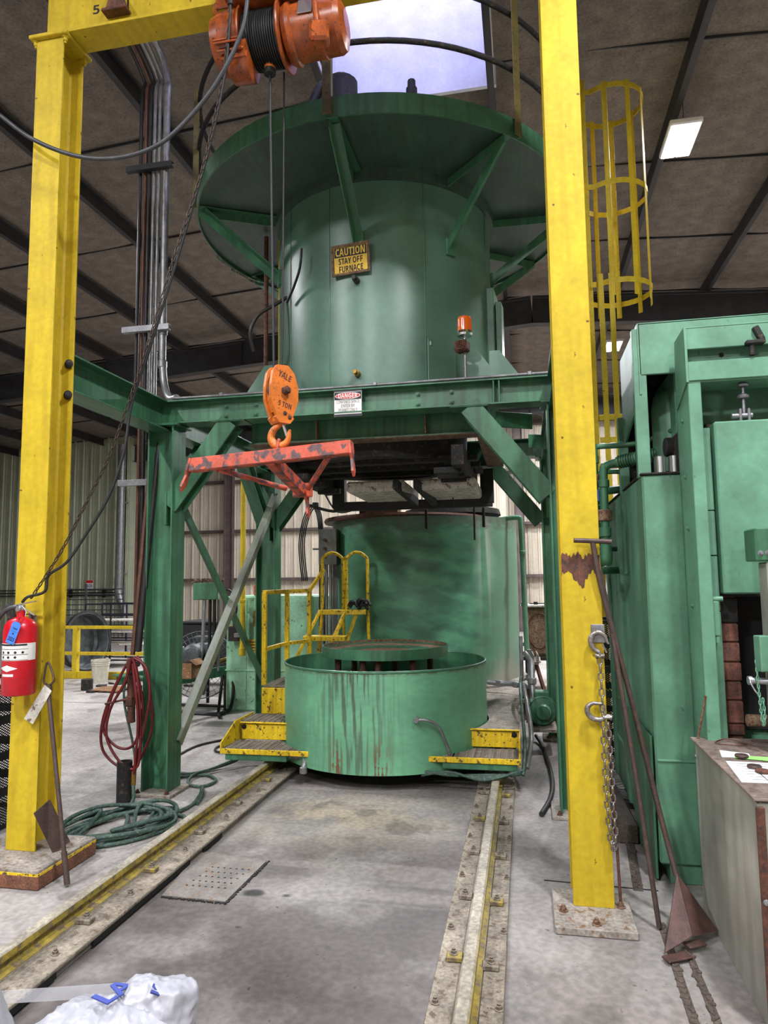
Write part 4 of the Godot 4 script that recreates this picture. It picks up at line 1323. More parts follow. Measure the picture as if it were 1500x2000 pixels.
# ---------------------------------------------------------------- quench tank behind
func quench_tank() -> void:
	var c := V(-1.24, 0, -8.75)
	var o := thing("quench_tank", V(c.x, 0.4, c.z), "tall round green tank with pale wash marks, behind the low drum", "tank")
	var st := nb()
	lathe(st, [[1.155, 0.40], [1.155, 2.31]], at(c), 96)
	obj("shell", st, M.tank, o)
	st = nb()
	lathe(st, [[1.155, 2.31], [1.10, 2.31], [1.10, 2.2], [0, 2.2]], at(c), 96)
	obj("top_edge", st, M.vessel, o)
	st = nb()
	lathe(st, [[1.16, 0.402], [1.24, 0.402], [1.24, 0.43], [1.157, 0.44]], at(c), 72)
	obj("foot_ring", st, M.dustyplate, o)
	st = nb()
	var lc := c + V(-0.22, 0, 0.10)
	lathe(st, [[0.0, 2.33], [1.02, 2.31], [1.03, 2.335], [1.02, 2.36], [0, 2.41]], at(lc), 64)
	var lid := obj("lid", st, M.rust, o, "rusty brown sheet lid, shifted to the left")
	st = nb()
	box(st, lc + V(-0.2, 2.42, 0.62), V(0.46, 0.11, 0.22))
	obj("lid_box", st, M.rust, lid)
	st = nb()
	lathe(st, [[0.55, 2.36], [0.62, 2.40], [0.60, 2.47], [0.45, 2.50], [0.0, 2.50]], at(c + V(0.35, 0, -0.1)), 40)
	obj("burnt_cover", st, M.soot, o)
	for x in [-1.05, -0.42]:
		st = nb()
		box(st, V(x, 2.27, -7.60), V(0.03, 0.22, 0.02))
		obj("clamp", st, M.soot, o)
	st = nb()
	tube(st, smooth([-0.52, 2.52, -7.66, -0.50, 2.44, -7.60, -0.54, 2.40, -7.60, -0.54, 2.52, -7.62], 4), 0.012, 6)
	tube(st, pts([-0.52, 2.40, -7.59, -0.52, 2.02, -7.575]), 0.012, 6)
	obj("lid_hook", st, M.rustchain, lid)
	# control box and cable loop at its left
	st = nb()
	box(st, V(-2.28, 2.0, -8.0), V(0.22, 0.42, 0.16))
	var cb := obj("junction_box", st, M.conduit, o)
	st = nb()
	for y in [1.88, 1.98, 2.08]:
		st = nb()
		cyl(st, V(-2.31, y, -7.92), V(-2.31, y, -7.90), 0.02, 10)
		obj("switch", st, M.rust, cb)
	st = nb()
	for k in 4:
		var dx := 0.022 * k
		tube(st, smooth([-2.62 + dx, 1.60, -8.0, -2.66 + dx, 2.04, -8.0, -2.60 + dx, 2.36, -8.0, -2.51 + dx, 2.52 - 0.01 * k, -8.0, -2.43 + dx * 0.8, 2.38, -8.0, -2.40 + dx * 0.7, 2.05, -8.0, -2.40 + dx, 1.7, -8.0, -2.41 + dx, 0.5, -8.0], 5), 0.008, 6)
	obj("cable_loop", st, M.rubber, o, "bundle of black cables looped beside the tank")
	st = nb()
	for k in 3:
		st = nb()
		tube(st, [V(-2.36 + 0.05 * k, 0.41, -7.98), V(-2.36 + 0.05 * k, 1.85, -7.98)], 0.02, 8)
		obj("cable_conduit", st, M.conduit, o)
	st = nb()
	box(st, V(-2.38, 1.98, -8.0), V(0.2, 0.02, 0.06))
	box(st, V(-2.24, 1.1, -8.15), V(0.08, 1.4, 0.05))
	obj("conduit_backing", st, M.conduit, o)
	st = nb()
	tube(st, smooth([-2.5, 2.50, -7.9, -2.2, 2.42, -7.9, -1.95, 2.46, -7.8, -1.7, 2.40, -7.7], 5), 0.02, 6)
	tube(st, smooth([-2.36, 2.75, -7.9, -2.2, 2.46, -7.9, -2.05, 2.40, -7.85, -1.75, 2.46, -7.7], 5), 0.012, 6)
	for q in [V(-2.42, 2.50, -7.9), V(-2.08, 2.48, -7.86), V(-2.08, 2.56, -7.86)]: cyl(st, q - V(0, 0.03, 0), q + V(0, 0.03, 0), 0.04, 8)
	obj("cable_bundle", st, M.dark, o)
	st = nb()
	tube(st, smooth([-0.26, 2.30, -8.3, -0.06, 2.31, -8.25, -0.03, 2.25, -8.25, -0.02, 1.9, -8.25, -0.01, 1.2, -8.2, 0.0, 0.75, -8.15], 4), 0.03, 10)
	for y in [1.9, 1.3, 0.85]: cyl(st, V(-0.015, y - 0.02, -8.22), V(-0.015, y + 0.02, -8.22), 0.04, 10)
	obj("overflow_pipe", st, M.greenlight, o)
	# yellow step ladder platform at its left
	var l := thing("step_platform", V(-2.0, 0.4, -7.45), "worn yellow step ladder with looped handrails standing on the car beside the tank", "ladder")
	st = nb()
	for x in [[-2.20, -1.98], [-1.92, -1.70]]:
		st = nb()
		var w: float = x[1]
		var q: float = x[0]
		tube(st, smooth([q, 1.28, -7.42, q, 1.76, -7.42, q + 0.02, 1.86, -7.42, (q + w) * 0.5, 1.91, -7.45, w - 0.02, 1.86, -7.5, w, 1.76, -7.5, w, 1.28, -7.5, w + 0.01, 0.41, -7.52], 5), 0.019, 8)
		obj("loop_rail", st, M.yellowworn, l)
	st = nb()
	tube(st, pts([-1.98, 1.84, -7.5, -1.92, 1.86, -7.45]), 0.016, 6)
	obj("rail_link", st, M.yellowworn, l)
	st = nb()
	bar(st, V(-2.20, 1.28, -7.35), V(-2.55, 0.42, -6.95), 0.03, 0.03)
	obj("stringer", st, M.yellowworn, l)
	st = nb()
	bar(st, V(-1.92, 1.26, -7.35), V(-2.22, 0.42, -7.0), 0.035, 0.035)
	obj("stringer", st, M.yellowworn, l)
	st = nb()
	bar(st, V(-1.80, 1.26, -7.40), V(-2.05, 0.42, -7.15), 0.03, 0.03)
	obj("stringer", st, M.yellowworn, l)
	st = nb()
	bar(st, V(-2.20, 1.26, -7.42), V(-2.30, 0.42, -7.5), 0.03, 0.03)
	obj("stringer", st, M.yellowworn, l)
	for q in [[-1.95, 1.27, -7.45, 0.52, 0.22], [-2.12, 1.00, -7.28, 0.46, 0.16], [-2.22, 0.70, -7.15, 0.52, 0.18]]:
		st = nb()
		box(st, V(q[0], q[1] - 0.012, q[2] + q[4] * 0.5), V(q[3], 0.05, 0.012))
		box(st, V(q[0], q[1] + 0.008, q[2]), V(q[3], 0.012, q[4]))
		obj("step", st, M.yellowworn, l)
	var gl := nb()
	var rs := RandomNumberGenerator.new()
	rs.seed = 5
	for k in 9:
		var p := V(-1.86 + rs.randf() * 0.17, 1.31 + rs.randf() * 0.06, -7.45 + rs.randf() * 0.1)
		tube(gl, smooth([p.x - 0.05, p.y - 0.02, p.z, p.x - 0.02, p.y + 0.02, p.z + 0.02, p.x + 0.02, p.y + 0.015, p.z, p.x + 0.05, p.y - 0.03, p.z + 0.01], 3), 0.018, 6)
	single("work_gloves", gl, M.rubber, "crumpled dark work gloves lying on the top step of the yellow ladder", "gloves")

# ---------------------------------------------------------------- box furnace at the right
func box_furnace() -> void:
	var o := thing("box_furnace", V(1.2, 0, -4.8), "light green box furnace with a lifting door and an open dark mouth, at the right", "furnace")
	var st := nb()
	box(st, V(0.81, 1.13, -4.85), V(0.32, 2.06, 1.7), Basis.IDENTITY, 0.01)
	box(st, V(0.82, 0.06, -4.2), V(0.24, 0.12, 0.36))
	box(st, V(1.75, 0.4, -4.9), V(1.75, 0.8, 1.7))
	box(st, V(1.75, 2.15, -4.95), V(1.75, 1.3, 1.6))
	for z in [-5.66, -4.95]: box(st, V(0.645, 1.13, z), V(0.03, 2.0, 0.09))
	box(st, V(0.648, 0.42, -4.9), V(0.02, 0.04, 1.5))
	box(st, V(0.81, 0.63, -3.997), V(0.30, 0.012, 0.008))
	var body := obj("body", st, M.greenlight, o)
	st = nb()
	box(st, V(0.81, 2.165, -4.85), V(0.335, 0.012, 1.72))
	obj("top_plate", st, M.soot, body)
	st = nb()      # lower skirt plate, cut on the slant
	ext(st, [[4.02, 0.02], [4.55, 0.02], [5.3, 0.62], [5.3, 0.75], [4.02, 0.75]], Transform3D(Basis(UP3, PI / 2), V(0.635, 0, 0)), 0.012)
	obj("skirt", st, M.green, o)
	# exhaust hood on posts
	st = nb()
	box(st, V(1.45, 2.88, -4.03), V(1.56, 0.30, 0.02), Basis.IDENTITY, 0.004)
	box(st, V(1.45, 3.025, -4.37), V(1.56, 0.015, 0.7))
	ext(st, [[4.02, 2.62], [4.72, 2.45], [4.72, 3.03], [4.02, 3.03]], Transform3D(Basis(UP3, PI / 2), V(0.672, 0, 0)), 0.012)
	obj("hood", st, M.greenlight, o)
	st = nb()
	box(st, V(1.45, 2.6, -4.75), V(1.56, 0.86, 0.02))
	obj("hood_back", st, M.soot, o)
	st = nb()
	bar(st, V(0.672, 2.15, -4.05), V(0.672, 3.0, -4.05), 0.07, 0.05)
	obj("hood_post", st, M.greenlight, o)
	st = nb()
	bar(st, V(0.665, 1.62, -4.75), V(0.665, 2.65, -4.75), 0.06, 0.06)
	obj("hood_post", st, M.greenlight, o)
	st = nb()
	lathe(st, [[0.115, 2.22], [0.115, 2.62], [0.10, 2.69], [0.06, 2.73], [0.0, 2.74]], at(V(0.905, 0, -4.40)), 32, -180, 180, true)
	obj("burner_cowl", st, M.greenlight, o, "sooty pale green burner cowl")
	st = nb()
	box(st, V(0.94, 2.33, -4.12), V(0.20, 0.14, 0.18), Basis.IDENTITY, 0.02)
	cyl(st, V(0.80, 2.33, -4.12), V(0.90, 2.33, -4.12), 0.055, 14)
	box(st, V(0.93, 2.46, -4.1), V(0.08, 0.16, 0.08), Basis.IDENTITY, 0.01)
	cyl(st, V(0.93, 2.54, -4.08), V(0.93, 2.62, -4.05), 0.02, 8)
	box(st, V(0.92, 2.23, -4.1), V(0.16, 0.1, 0.14))
	obj("burner", st, M.soot, o)
	for x in [0.76, 0.835]:
		st = nb()
		cyl(st, V(x, 2.17, -4.06), V(x, 2.27, -4.06), 0.03, 12)
		obj("burner_can", st, M.alu, o)
	# door frame: open channel lintel, columns, guides
	st = nb()
	box(st, V(1.6, 2.815, -3.71), V(1.5, 0.115, 0.02), Basis.IDENTITY, 0.003)
	box(st, V(1.6, 2.64, -3.70), V(1.5, 0.10, 0.02), Basis.IDENTITY, 0.003)
	box(st, V(1.6, 2.735, -3.77), V(1.5, 0.10, 0.02))
	box(st, V(1.6, 2.87, -3.82), V(1.5, 0.014, 0.24))
	box(st, V(1.6, 2.59, -3.80), V(1.5, 0.014, 0.2))
	ext(st, [[3.69, 2.585], [3.94, 2.50], [3.94, 2.69], [3.92, 2.87], [3.69, 2.875]], Transform3D(Basis(UP3, PI / 2), V(0.845, 0, 0)), 0.012)
	var lin := obj("lintel", st, M.greenlight, o)
	st = nb()
	bolt(st, V(1.03, 2.735, -3.76), V(0, 0, 1), 0.009, 0.008)
	obj("bolt", st, M.soot, lin)
	st = nb()
	box(st, V(1.17, 2.765, -3.69), V(0.09, 0.02, 0.05))
	cyl(st, V(1.155, 2.70, -3.69), V(1.155, 2.76, -3.69), 0.014, 8)
	box(st, V(1.19, 2.81, -3.69), V(0.03, 0.08, 0.03), Basis(Vector3(0, 0, 1), 0.4))
	obj("hanger_bolt", st, M.soot, lin)
	st = nb()
	box(st, V(0.878, 1.31, -3.705), V(0.062, 2.58, 0.012))
	box(st, V(0.853, 1.31, -3.85), V(0.012, 2.58, 0.29))
	for y in [2.42, 2.12, 1.85, 1.45]: bolt(st, V(0.846, y, -3.85), V(-1, 0, 0), 0.012, 0.008)
	obj("frame_column", st, M.greenlight, o)
	st = nb()
	for e in [[0.8, 1.42], [1.425, 1.70], [1.705, 1.93], [1.935, 2.36]]: box(st, V(0.936, (e[0] + e[1]) * 0.5, -3.80), V(0.045, e[1] - e[0], 0.05), Basis.IDENTITY, 0.002)
	obj("door_guide", st, M.greenlight, o)
	st = nb()
	box(st, V(0.922, 1.39, -3.735), V(0.036, 0.17, 0.03))
	cyl(st, V(0.925, 1.30, -3.735), V(0.925, 1.27, -3.735), 0.014, 8)
	tube(st, [V(0.91, 1.485, -3.735), V(0.96, 1.487, -3.735)], 0.013, 8)
	obj("limit_switch", st, M.greenlight, o, "pale switch on the door guide")
	st = nb()
	box(st, V(1.58, 1.945, -3.78), V(1.23, 0.87, 0.12), Basis.IDENTITY, 0.008)
	var door := obj("door", st, M.greenlight, o, "light green lifting door slab")
	st = nb()
	box(st, V(1.585, 1.945, -3.845), V(1.27, 0.9, 0.04))
	obj("door_lining", st, M.soot, door)
	st = nb()
	for x in [1.10, 1.14]: box(st, V(x, 2.41, -3.76), V(0.012, 0.07, 0.04))
	cyl(st, V(1.06, 2.41, -3.76), V(1.16, 2.41, -3.76), 0.014, 8)
	tube(st, [V(1.12, 2.42, -3.76), V(1.125, 2.68, -3.76)], 0.008, 6)
	for y in [2.50, 2.56, 2.61]: lathe(st, [[0, 0], [0.026, 0], [0.03, 0.01], [0.018, 0.022], [0, 0.022]], at(V(1.122, y, -3.76)), 8)
	obj("lift_rod", st, M.steel, door, "turnbuckle lift rod above the door")
	# furnace mouth: brick jamb and dark chamber
	st = nb()
	box(st, V(1.75, 1.16, -4.02), V(1.36, 0.72, 0.02))
	obj("chamber", st, M.mattedark, o, "black furnace chamber")
	st = nb()
	box(st, V(0.995, 1.12, -3.93), V(0.11, 0.76, 0.14))
	var jb := obj("jamb", st, M.brick, o)
	var ys := [0.80, 0.86, 0.975, 1.07, 1.165, 1.265, 1.36, 1.49]
	for k in ys.size() - 1:
		st = nb()
		box(st, V(1.0, (ys[k] + ys[k + 1]) * 0.5, -3.875), V(0.115 - 0.004 * (k % 3), ys[k + 1] - ys[k] - 0.006, 0.06 + 0.006 * (k % 2)), Basis.IDENTITY, 0.005)
		obj("brick", st, M.soot if k > 5 else (M.rust if k == 0 else M.brick), jb)
	st = nb()
	tube(st, [V(1.0, 0.925, -3.60), V(1.9, 0.925, -3.60)], 0.028, 12)
	obj("charge_roller", st, M.rustpale, o, "pale rusty charge roller")
	# pipes at its left
	for q in [[[0.465, 1.90, -4.6, 0.47, 2.41, -4.6, 0.475, 2.435, -4.6, 0.50, 2.44, -4.6, 0.72, 2.44, -4.55, 0.90, 2.46, -4.25], 0.017, "greenlight"], [[0.50, 1.75, -4.5, 0.505, 2.24, -4.5, 0.52, 2.29, -4.5, 0.56, 2.31, -4.5, 0.60, 2.315, -4.5], 0.026, "greenlight"], [[0.47, 1.75, -4.9, 0.475, 2.28, -4.9, 0.80, 2.29, -4.9], 0.018, "darkpipe"], [[0.50, 1.8, -5.05, 0.51, 2.16, -5.05, 0.54, 2.2, -5.05, 0.80, 2.22, -5.05], 0.028, "darkpipe"]]:
		st = nb()
		tube(st, smooth(q[0], 4), q[1], 12)
		var s: Array = q[0]
		for k in [0, 3]:
			var p := V(s[k], s[k + 1], s[k + 2])
			if k == 0: cyl(st, p + V(0, 0.10, 0), p + V(0, 0.16, 0), q[1] * 1.45, 12)
			else: cyl(st, p - V(0, 0.08, 0), p - V(0, 0.03, 0), q[1] * 1.3, 12)
		if q[2] == "greenlight":
			cyl(st, V(s[0], s[1] - 0.02, s[2]), V(s[0], s[1] + 0.05, s[2]), q[1] * 1.35, 12)
			lathe(st, [[0, -0.06], [0.03, -0.055], [q[1] * 1.5, -0.02], [q[1] * 1.5, 0.03]], at(V(s[0], s[1] - 0.02, s[2])), 14, -180, 180, true)
			tube(st, smooth([s[0], s[1] - 0.04, s[2], s[0] - 0.05, s[1] - 0.1, s[2] - 0.2, s[0] + 0.2, s[1] - 0.1, s[2] - 0.6], 4), q[1], 10)
		obj("gas_pipe", st, M.green, o)
	st = nb()
	lathe(st, [[0.0, 0.0], [0.036, 0.0], [0.036, 0.25], [0.0, 0.25]], along(V(0.59, 2.315, -4.5), V(1, 0.12, 0.5)), 16)
	for k in 16: lathe(st, [[0.036, 0.010 + 0.0155 * k], [0.043, 0.014 + 0.0155 * k], [0.043, 0.018 + 0.0155 * k], [0.036, 0.022 + 0.0155 * k]], along(V(0.59, 2.315, -4.5), V(1, 0.12, 0.5)), 16)
	obj("flex_hose", st, M.green, o, "corrugated green flexible hose")
	st = nb()
	for y in [1.98]: cyl(st, V(0.502, y - 0.03, -4.5), V(0.502, y + 0.04, -4.5), 0.044, 8)
	cyl(st, V(0.468, 2.20, -4.6), V(0.468, 2.26, -4.6), 0.028, 8)
	cyl(st, V(0.47, 1.86, -4.9), V(0.47, 1.92, -4.9), 0.042, 8)
	obj("union", st, M.rustpale, o, "worn pipe union")
	st = nb()
	box(st, V(0.47, 2.12, -4.575), V(0.03, 0.075, 0.015))
	obj("valve_tag", st, M.bluetag, o, "small blue valve tag")
	# steel-sheet quench box in front, with what lies on it
	var t := thing("steel_cabinet", V(1.25, 0, -3.27), "grey weathered sheet-steel box with a dusty brown top, in front of the box furnace", "cabinet")
	st = nb()
	box(st, V(1.31, 0.395, -3.27), V(1.03, 0.79, 0.95), Basis.IDENTITY, 0.008)
	obj("body", st, M.tableside, t)
	st = nb()
	box(st, V(1.31, 0.80, -3.275), V(1.06, 0.012, 0.985), Basis.IDENTITY, 0.003)
	obj("top", st, M.tabletop, t, "dusty brown steel top")
	st = nb()
	box(st, V(0.80, 0.395, -2.79), V(0.03, 0.76, 0.012))
	obj("rusty_edge", st, M.rust, t, "rust-streaked corner")
	st = nb()
	for p in [V(0.78, 0.74, -3.66), V(0.80, 0.45, -2.782)]: lathe(st, [[0.012, 0], [0.009, 0.006], [0, 0.008]], along(p, V(-1, 0, 0) if p.z < -3 else V(0, 0, 1)), 8)
	obj("rivet", st, M.steel, t)
	st = nb()
	ext(st, [[0.847, 3.496], [0.957, 3.446], [0.944, 3.375], [0.825, 3.37]], Transform3D(Basis(Vector3(1, 0, 0), -PI / 2), V(0, 0.8075, 0)), 0.002)
	single("paper_sheet", st, M.paper, "small white paper partly under the green slip on the steel box", "paper")
	st = nb()
	ext(st, [[0.87, 3.352], [0.893, 3.391], [1.02, 3.381], [1.0, 3.317]], Transform3D(Basis(Vector3(1, 0, 0), -PI / 2), V(0, 0.8105, 0)), 0.002)
	single("paper_slip", st, M.greenpaper, "light green paper slip under a dark disc", "paper")
	st = nb()
	ext(st, [[0.822, 3.298], [1.05, 3.284], [1.06, 2.985], [0.795, 2.98]], Transform3D(Basis(Vector3(1, 0, 0), -PI / 2), V(0, 0.8075, 0)), 0.002)
	var ps := single("paper_sheet", st, M.paper, "large white printed form under two discs on the steel box", "paper")
	st = nb()
	for k in 7: box(st, V(0.94, 0.809, -3.26 + 0.04 * k), V(0.2 - 0.01 * (k % 3), 0.0006, 0.003), Basis.IDENTITY, 0.0)
	box(st, V(0.90, 0.809, -3.05), V(0.004, 0.0006, 0.12), Basis.IDENTITY, 0.0)
	obj("form_lines", st, M.greycable, ps)
	for q in [[0.903, -3.36, 0.812, M.toolsteel, "dark round steel disc lying on the green slip"], [0.905, -3.195, 0.809, M.toolsteel, "dark round disc on the white form, the one nearer the furnace"], [0.915, -3.125, 0.809, M.rust, "rusty brown round disc on the white form, nearest the camera"]]:
		st = nb()
		lathe(st, [[0, 0], [0.026, 0], [0.028, 0.003], [0.028, 0.009], [0.025, 0.012], [0, 0.013]], at(V(q[0], q[2], q[1])), 24)
		single("steel_disc", st, q[3], q[4], "disc")
	st = nb()
	tube(st, smooth([0.87, 0.812, -3.64, 0.93, 0.82, -3.68, 1.0, 0.812, -3.62, 0.94, 0.814, -3.58, 0.86, 0.812, -3.62, 0.92, 0.824, -3.66, 1.02, 0.812, -3.60], 5), 0.0022, 5)
	single("wire_scrap", st, M.rust, "thin rusty wire scrap on the brown top", "wire")
	# grey post with a green cap, chained handle
	var p := thing("steel_post", V(1.14, 0.806, -3.45), "grey steel post with a green cap and chained handle before the furnace mouth", "post")
	st = nb()
	box(st, V(1.135, 1.24, -3.47), V(0.13, 0.84, 0.12), Basis.IDENTITY, 0.006)
	ext(st, [[-0.075, 0.0], [0.1, 0.0], [0.06, 0.3], [-0.06, 0.3], [-0.065, 0.16], [-0.09, 0.06]], at(V(1.135, 0.81, -3.42)), 0.02)
	obj("shaft", st, M.tableside, p)
	st = nb()
	box(st, V(1.12, 1.74, -3.48), V(0.19, 0.15, 0.16), Basis.IDENTITY, 0.006)
	var cp := obj("cap", st, M.green, p, "green box cap")
	for x in [1.045, 1.075]:
		st = nb()
		bolt(st, V(x, 1.70, -3.40), V(0, 0, 1), 0.009, 0.008)
		obj("bolt", st, M.steel, cp)
	st = nb()
	box(st, V(1.045, 1.25, -3.45), V(0.06, 0.16, 0.05), Basis(UP3, 0.3))
	obj("bracket", st, M.greenlight, p)
	st = nb()
	tube(st, [V(0.985, 1.125, -3.48), V(1.12, 1.12, -3.48)], 0.015, 12)
	cyl(st, V(0.98, 1.125, -3.48), V(1.0, 1.125, -3.48), 0.02, 12)
	tube(st, smooth([0.995, 1.14, -3.475, 0.985, 1.12, -3.455, 1.0, 1.085, -3.45, 1.02, 1.06, -3.46], 4), 0.004, 6)
	obj("handle", st, M.alu, p)
	chain_stuff("safety_chain", smooth([1.015, 1.22, -3.46, 1.015, 1.10, -3.45, 1.02, 0.98, -3.45, 1.027, 0.93, -3.45, 1.034, 0.98, -3.45, 1.03, 1.06, -3.455], 4), 0.018, 0.014, 0.003, M.greenlight, p)
	# cobwebbed stick leaning at the corner
	st = nb()
	tube(st, [V(0.81, 0.81, -3.73), V(0.845, 1.02, -3.69)], 0.006, 6)
	single("thin_stick", st, M.rustpale, "thin dusty stick standing at the back corner of the steel box", "stick")

# ---------------------------------------------------------------- hoist and lifting gear
func hoist() -> void:
	var z := -3.62
	var o := thing("wire_rope_hoist", V(-1.35, 4.6, z), "glossy orange electric wire rope hoist hanging under the yellow beam", "hoist")
	var X := Vector3(1, 0, 0)
	var st := nb()
	lathe(st, [[0.0, 0.0], [0.10, 0.0], [0.155, 0.02], [0.17, 0.07], [0.17, 0.15], [0.18, 0.16], [0.18, 0.19], [0.15, 0.20], [0, 0.2]], along(V(-1.72, 4.80, z), X), 40)
	lathe(st, [[0.0, 0.0], [0.07, 0.0], [0.115, 0.02], [0.12, 0.14], [0, 0.15]], along(V(-1.62, 4.66, z + 0.03), X), 28)
	for k in 5: box(st, V(-1.60 + 0.012 * k, 4.74 - 0.028 * k, z + 0.17 - 0.02 * absf(k - 2.0)), V(0.16, 0.012, 0.05), Basis(X, 0.3 * k), 0.003)
	obj("gearbox", st, M.orange, o)
	for x in [-1.525, -1.29]:
		st = nb()
		lathe(st, [[0.0, 0], [0.19, 0], [0.195, 0.008], [0.19, 0.016], [0, 0.016]], along(V(x, 4.80, z), X), 40)
		obj("drum_flange", st, M.orange, o)
	st = nb()
	lathe(st, [[0.0, 0.0], [0.15, 0.0], [0.15, 0.215], [0, 0.215]], along(V(-1.51, 4.80, z), X), 40)
	for k in 15: lathe(st, [[0.15, 0.003 + 0.014 * k], [0.158, 0.006 + 0.014 * k], [0.158, 0.012 + 0.014 * k], [0.15, 0.015 + 0.014 * k]], along(V(-1.51, 4.80, z), X), 40)
	obj("rope_drum", st, M.dark, o, "black drum wound with rope")
	st = nb()
	lathe(st, [[0.0, 0.0], [0.15, 0.0], [0.165, 0.03], [0.165, 0.05], [0.15, 0.06], [0.15, 0.20], [0.157, 0.205], [0.157, 0.22], [0.15, 0.225], [0.15, 0.31], [0.135, 0.34], [0.08, 0.36], [0, 0.36]], along(V(-1.27, 4.80, z), V(1, 0.05, 0)), 40)
	box(st, V(-1.12, 4.95, z), V(0.24, 0.04, 0.18), Basis.IDENTITY, 0.01)
	var mo := obj("motor", st, M.orange, o)
	st = nb()
	box(st, V(-1.12, 4.84, z + 0.148), V(0.085, 0.10, 0.004), Basis(X, -0.22), 0.002)
	obj("rating_plate", st, M.alu, mo)
	st = nb()
	box(st, V(-1.36, 5.015, z + 0.10), V(0.47, 0.16, 0.22), Basis.IDENTITY, 0.012)
	obj("control_box", st, M.orange, o)
	st = nb()
	tube(st, smooth([-1.72, 5.10, z, -1.71, 5.0, z + 0.05, -1.66, 4.93, z + 0.09, -1.58, 4.94, z + 0.1], 4), 0.018, 8)
	obj("limit_rod", st, M.orange, o)
	st = nb()
	tube(st, pts([-1.10, 5.15, z + 0.14, -1.07, 4.95, z + 0.17, -1.045, 4.72, z + 0.16]), 0.016, 8)
	box(st, V(-1.035, 4.66, z + 0.14), V(0.11, 0.12, 0.09), Basis(UP3, 0.2), 0.015)
	obj("limit_rod", st, M.orange, o)
	st = nb()
	for x in [-1.62, -1.05]:
		box(st, V(x, 5.03, z + 0.02), V(0.05, 0.12, 0.03))
		for s in [-0.13, 0.13]:
			box(st, V(x, 5.13, -3.69 + s), V(0.16, 0.26, 0.02), Basis.IDENTITY, 0.006)
			cyl(st, V(x, 5.115, -3.69 + s), V(x, 5.115, -3.69 + s * 0.5), 0.035, 14)
	obj("trolley", st, M.orange, o)
	st = nb()
	cyl(st, V(-1.39, 4.73, z - 0.02), V(-1.39, 4.62, z - 0.02), 0.034, 16)
	obj("rope_socket", st, M.blockorange, o)
	st = nb()
	cyl(st, V(-1.39, 4.63, z - 0.02), V(-1.39, 4.595, z - 0.02), 0.036, 16)
	for p in [V(-1.545, 4.92, z + 0.2), V(-1.43, 4.94, z + 0.2)]: cyl(st, p, p - V(0, 0.04, 0), 0.016, 10)
	obj("grommet", st, M.rubber, o)
	st = nb()
	tube(st, [V(-1.39, 4.62, z - 0.02), V(-1.372, 2.74, -3.68)], 0.0075, 8)
	obj("wire_rope", st, M.rubber, o)
	st = nb()
	tube(st, [V(-1.33, 4.66, -3.72), V(-1.335, 3.2, -3.72), V(-1.34, 2.74, -3.71)], 0.006, 8)
	obj("wire_rope", st, M.rubber, o)
	# hook block
	var h := thing("hook_block", V(-1.33, 2.36, -3.69), "orange hook block with raised lettering hanging on the hoist ropes", "hook block")
	var yaw := Basis(UP3, deg_to_rad(50.0))
	var c := V(-1.335, 2.655, -3.69)
	var prof := [[-0.050, 0.165], [0.02, 0.170], [0.062, 0.13], [0.088, 0.05], [0.088, -0.03], [0.062, -0.10], [0.052, -0.125], [0.06, -0.135], [0.035, -0.165], [-0.035, -0.165], [-0.06, -0.135], [-0.052, -0.125], [-0.062, -0.10], [-0.088, -0.03], [-0.088, 0.05], [-0.075, 0.13]]
	st = nb()
	for s in [-0.034, 0.034]:
		st = nb()
		ext(st, prof, Transform3D(yaw, c + yaw * V(0, 0, s)), 0.026)
		obj("cheek_plate", st, M.blockorange, h)
	st = nb()
	var inner := []
	for q in prof: inner.append([q[0] * 0.9, q[1] * 0.94])
	ext(st, [[-0.075, -0.03], [-0.05, -0.10], [0.05, -0.10], [0.079, -0.03], [0.079, 0.045], [0.056, 0.11], [0.0, 0.135], [0.0, 0.02], [-0.075, 0.02]], Transform3D(yaw, c), 0.045)
	box(st, c + V(0, -0.14, 0), V(0.085, 0.045, 0.085), yaw, 0.01)
	obj("housing", st, M.blockorange, h)
	st = nb()
	lathe(st, [[0.0, -0.012], [0.075, -0.012], [0.068, 0.0], [0.075, 0.012], [0, 0.012]], Transform3D(yaw * Basis(X, PI / 2), c + yaw * V(-0.006, 0.02, 0)), 28)
	obj("sheave", st, M.dark, h)
	st = nb()
	cyl(st, c + yaw * V(0.0, 0.02, 0.045), c + yaw * V(0.0, 0.02, 0.075), 0.026, 6)
	cyl(st, c + yaw * V(0.0, 0.02, 0.07), c + yaw * V(0.0, 0.02, 0.088), 0.016, 10)
	for p in [V(0.0, -0.11, 0.048), V(0.03, -0.13, 0.048)]: bolt(st, c + yaw * p, yaw * V(0, 0, 1), 0.009, 0.006)
	obj("sheave_pin", st, M.rust, h)
	text("YALE", 0.036, M.rust, h, Transform3D(yaw * Basis(Vector3(0, 0, 1), -0.35), c + yaw * V(0.0, 0.105, 0.048)), "Droid Sans", true, 0.085)
	text("5 TON", 0.03, M.rust, h, Transform3D(yaw * Basis(Vector3(0, 0, 1), -0.2), c + yaw * V(0.0, -0.062, 0.048)), "Droid Sans", true, 0.085)
	st = nb()
	var hk := []
	var hr := []
	var hc := V(-1.34, 2.425, -3.69)
	for q in [[0.0, 0.085, 0.014], [-0.005, 0.06, 0.015], [-0.03, 0.042, 0.018], [-0.048, 0.015, 0.021], [-0.05, -0.02, 0.023], [-0.03, -0.052, 0.024], [0.005, -0.06, 0.024], [0.035, -0.045, 0.02], [0.052, -0.015, 0.015], [0.056, 0.015, 0.011], [0.062, 0.032, 0.006]]:
		hk.append(hc + V(q[0], q[1], 0)); hr.append(q[2])
	var hs := smooth(hk, 4)
	var hq := []
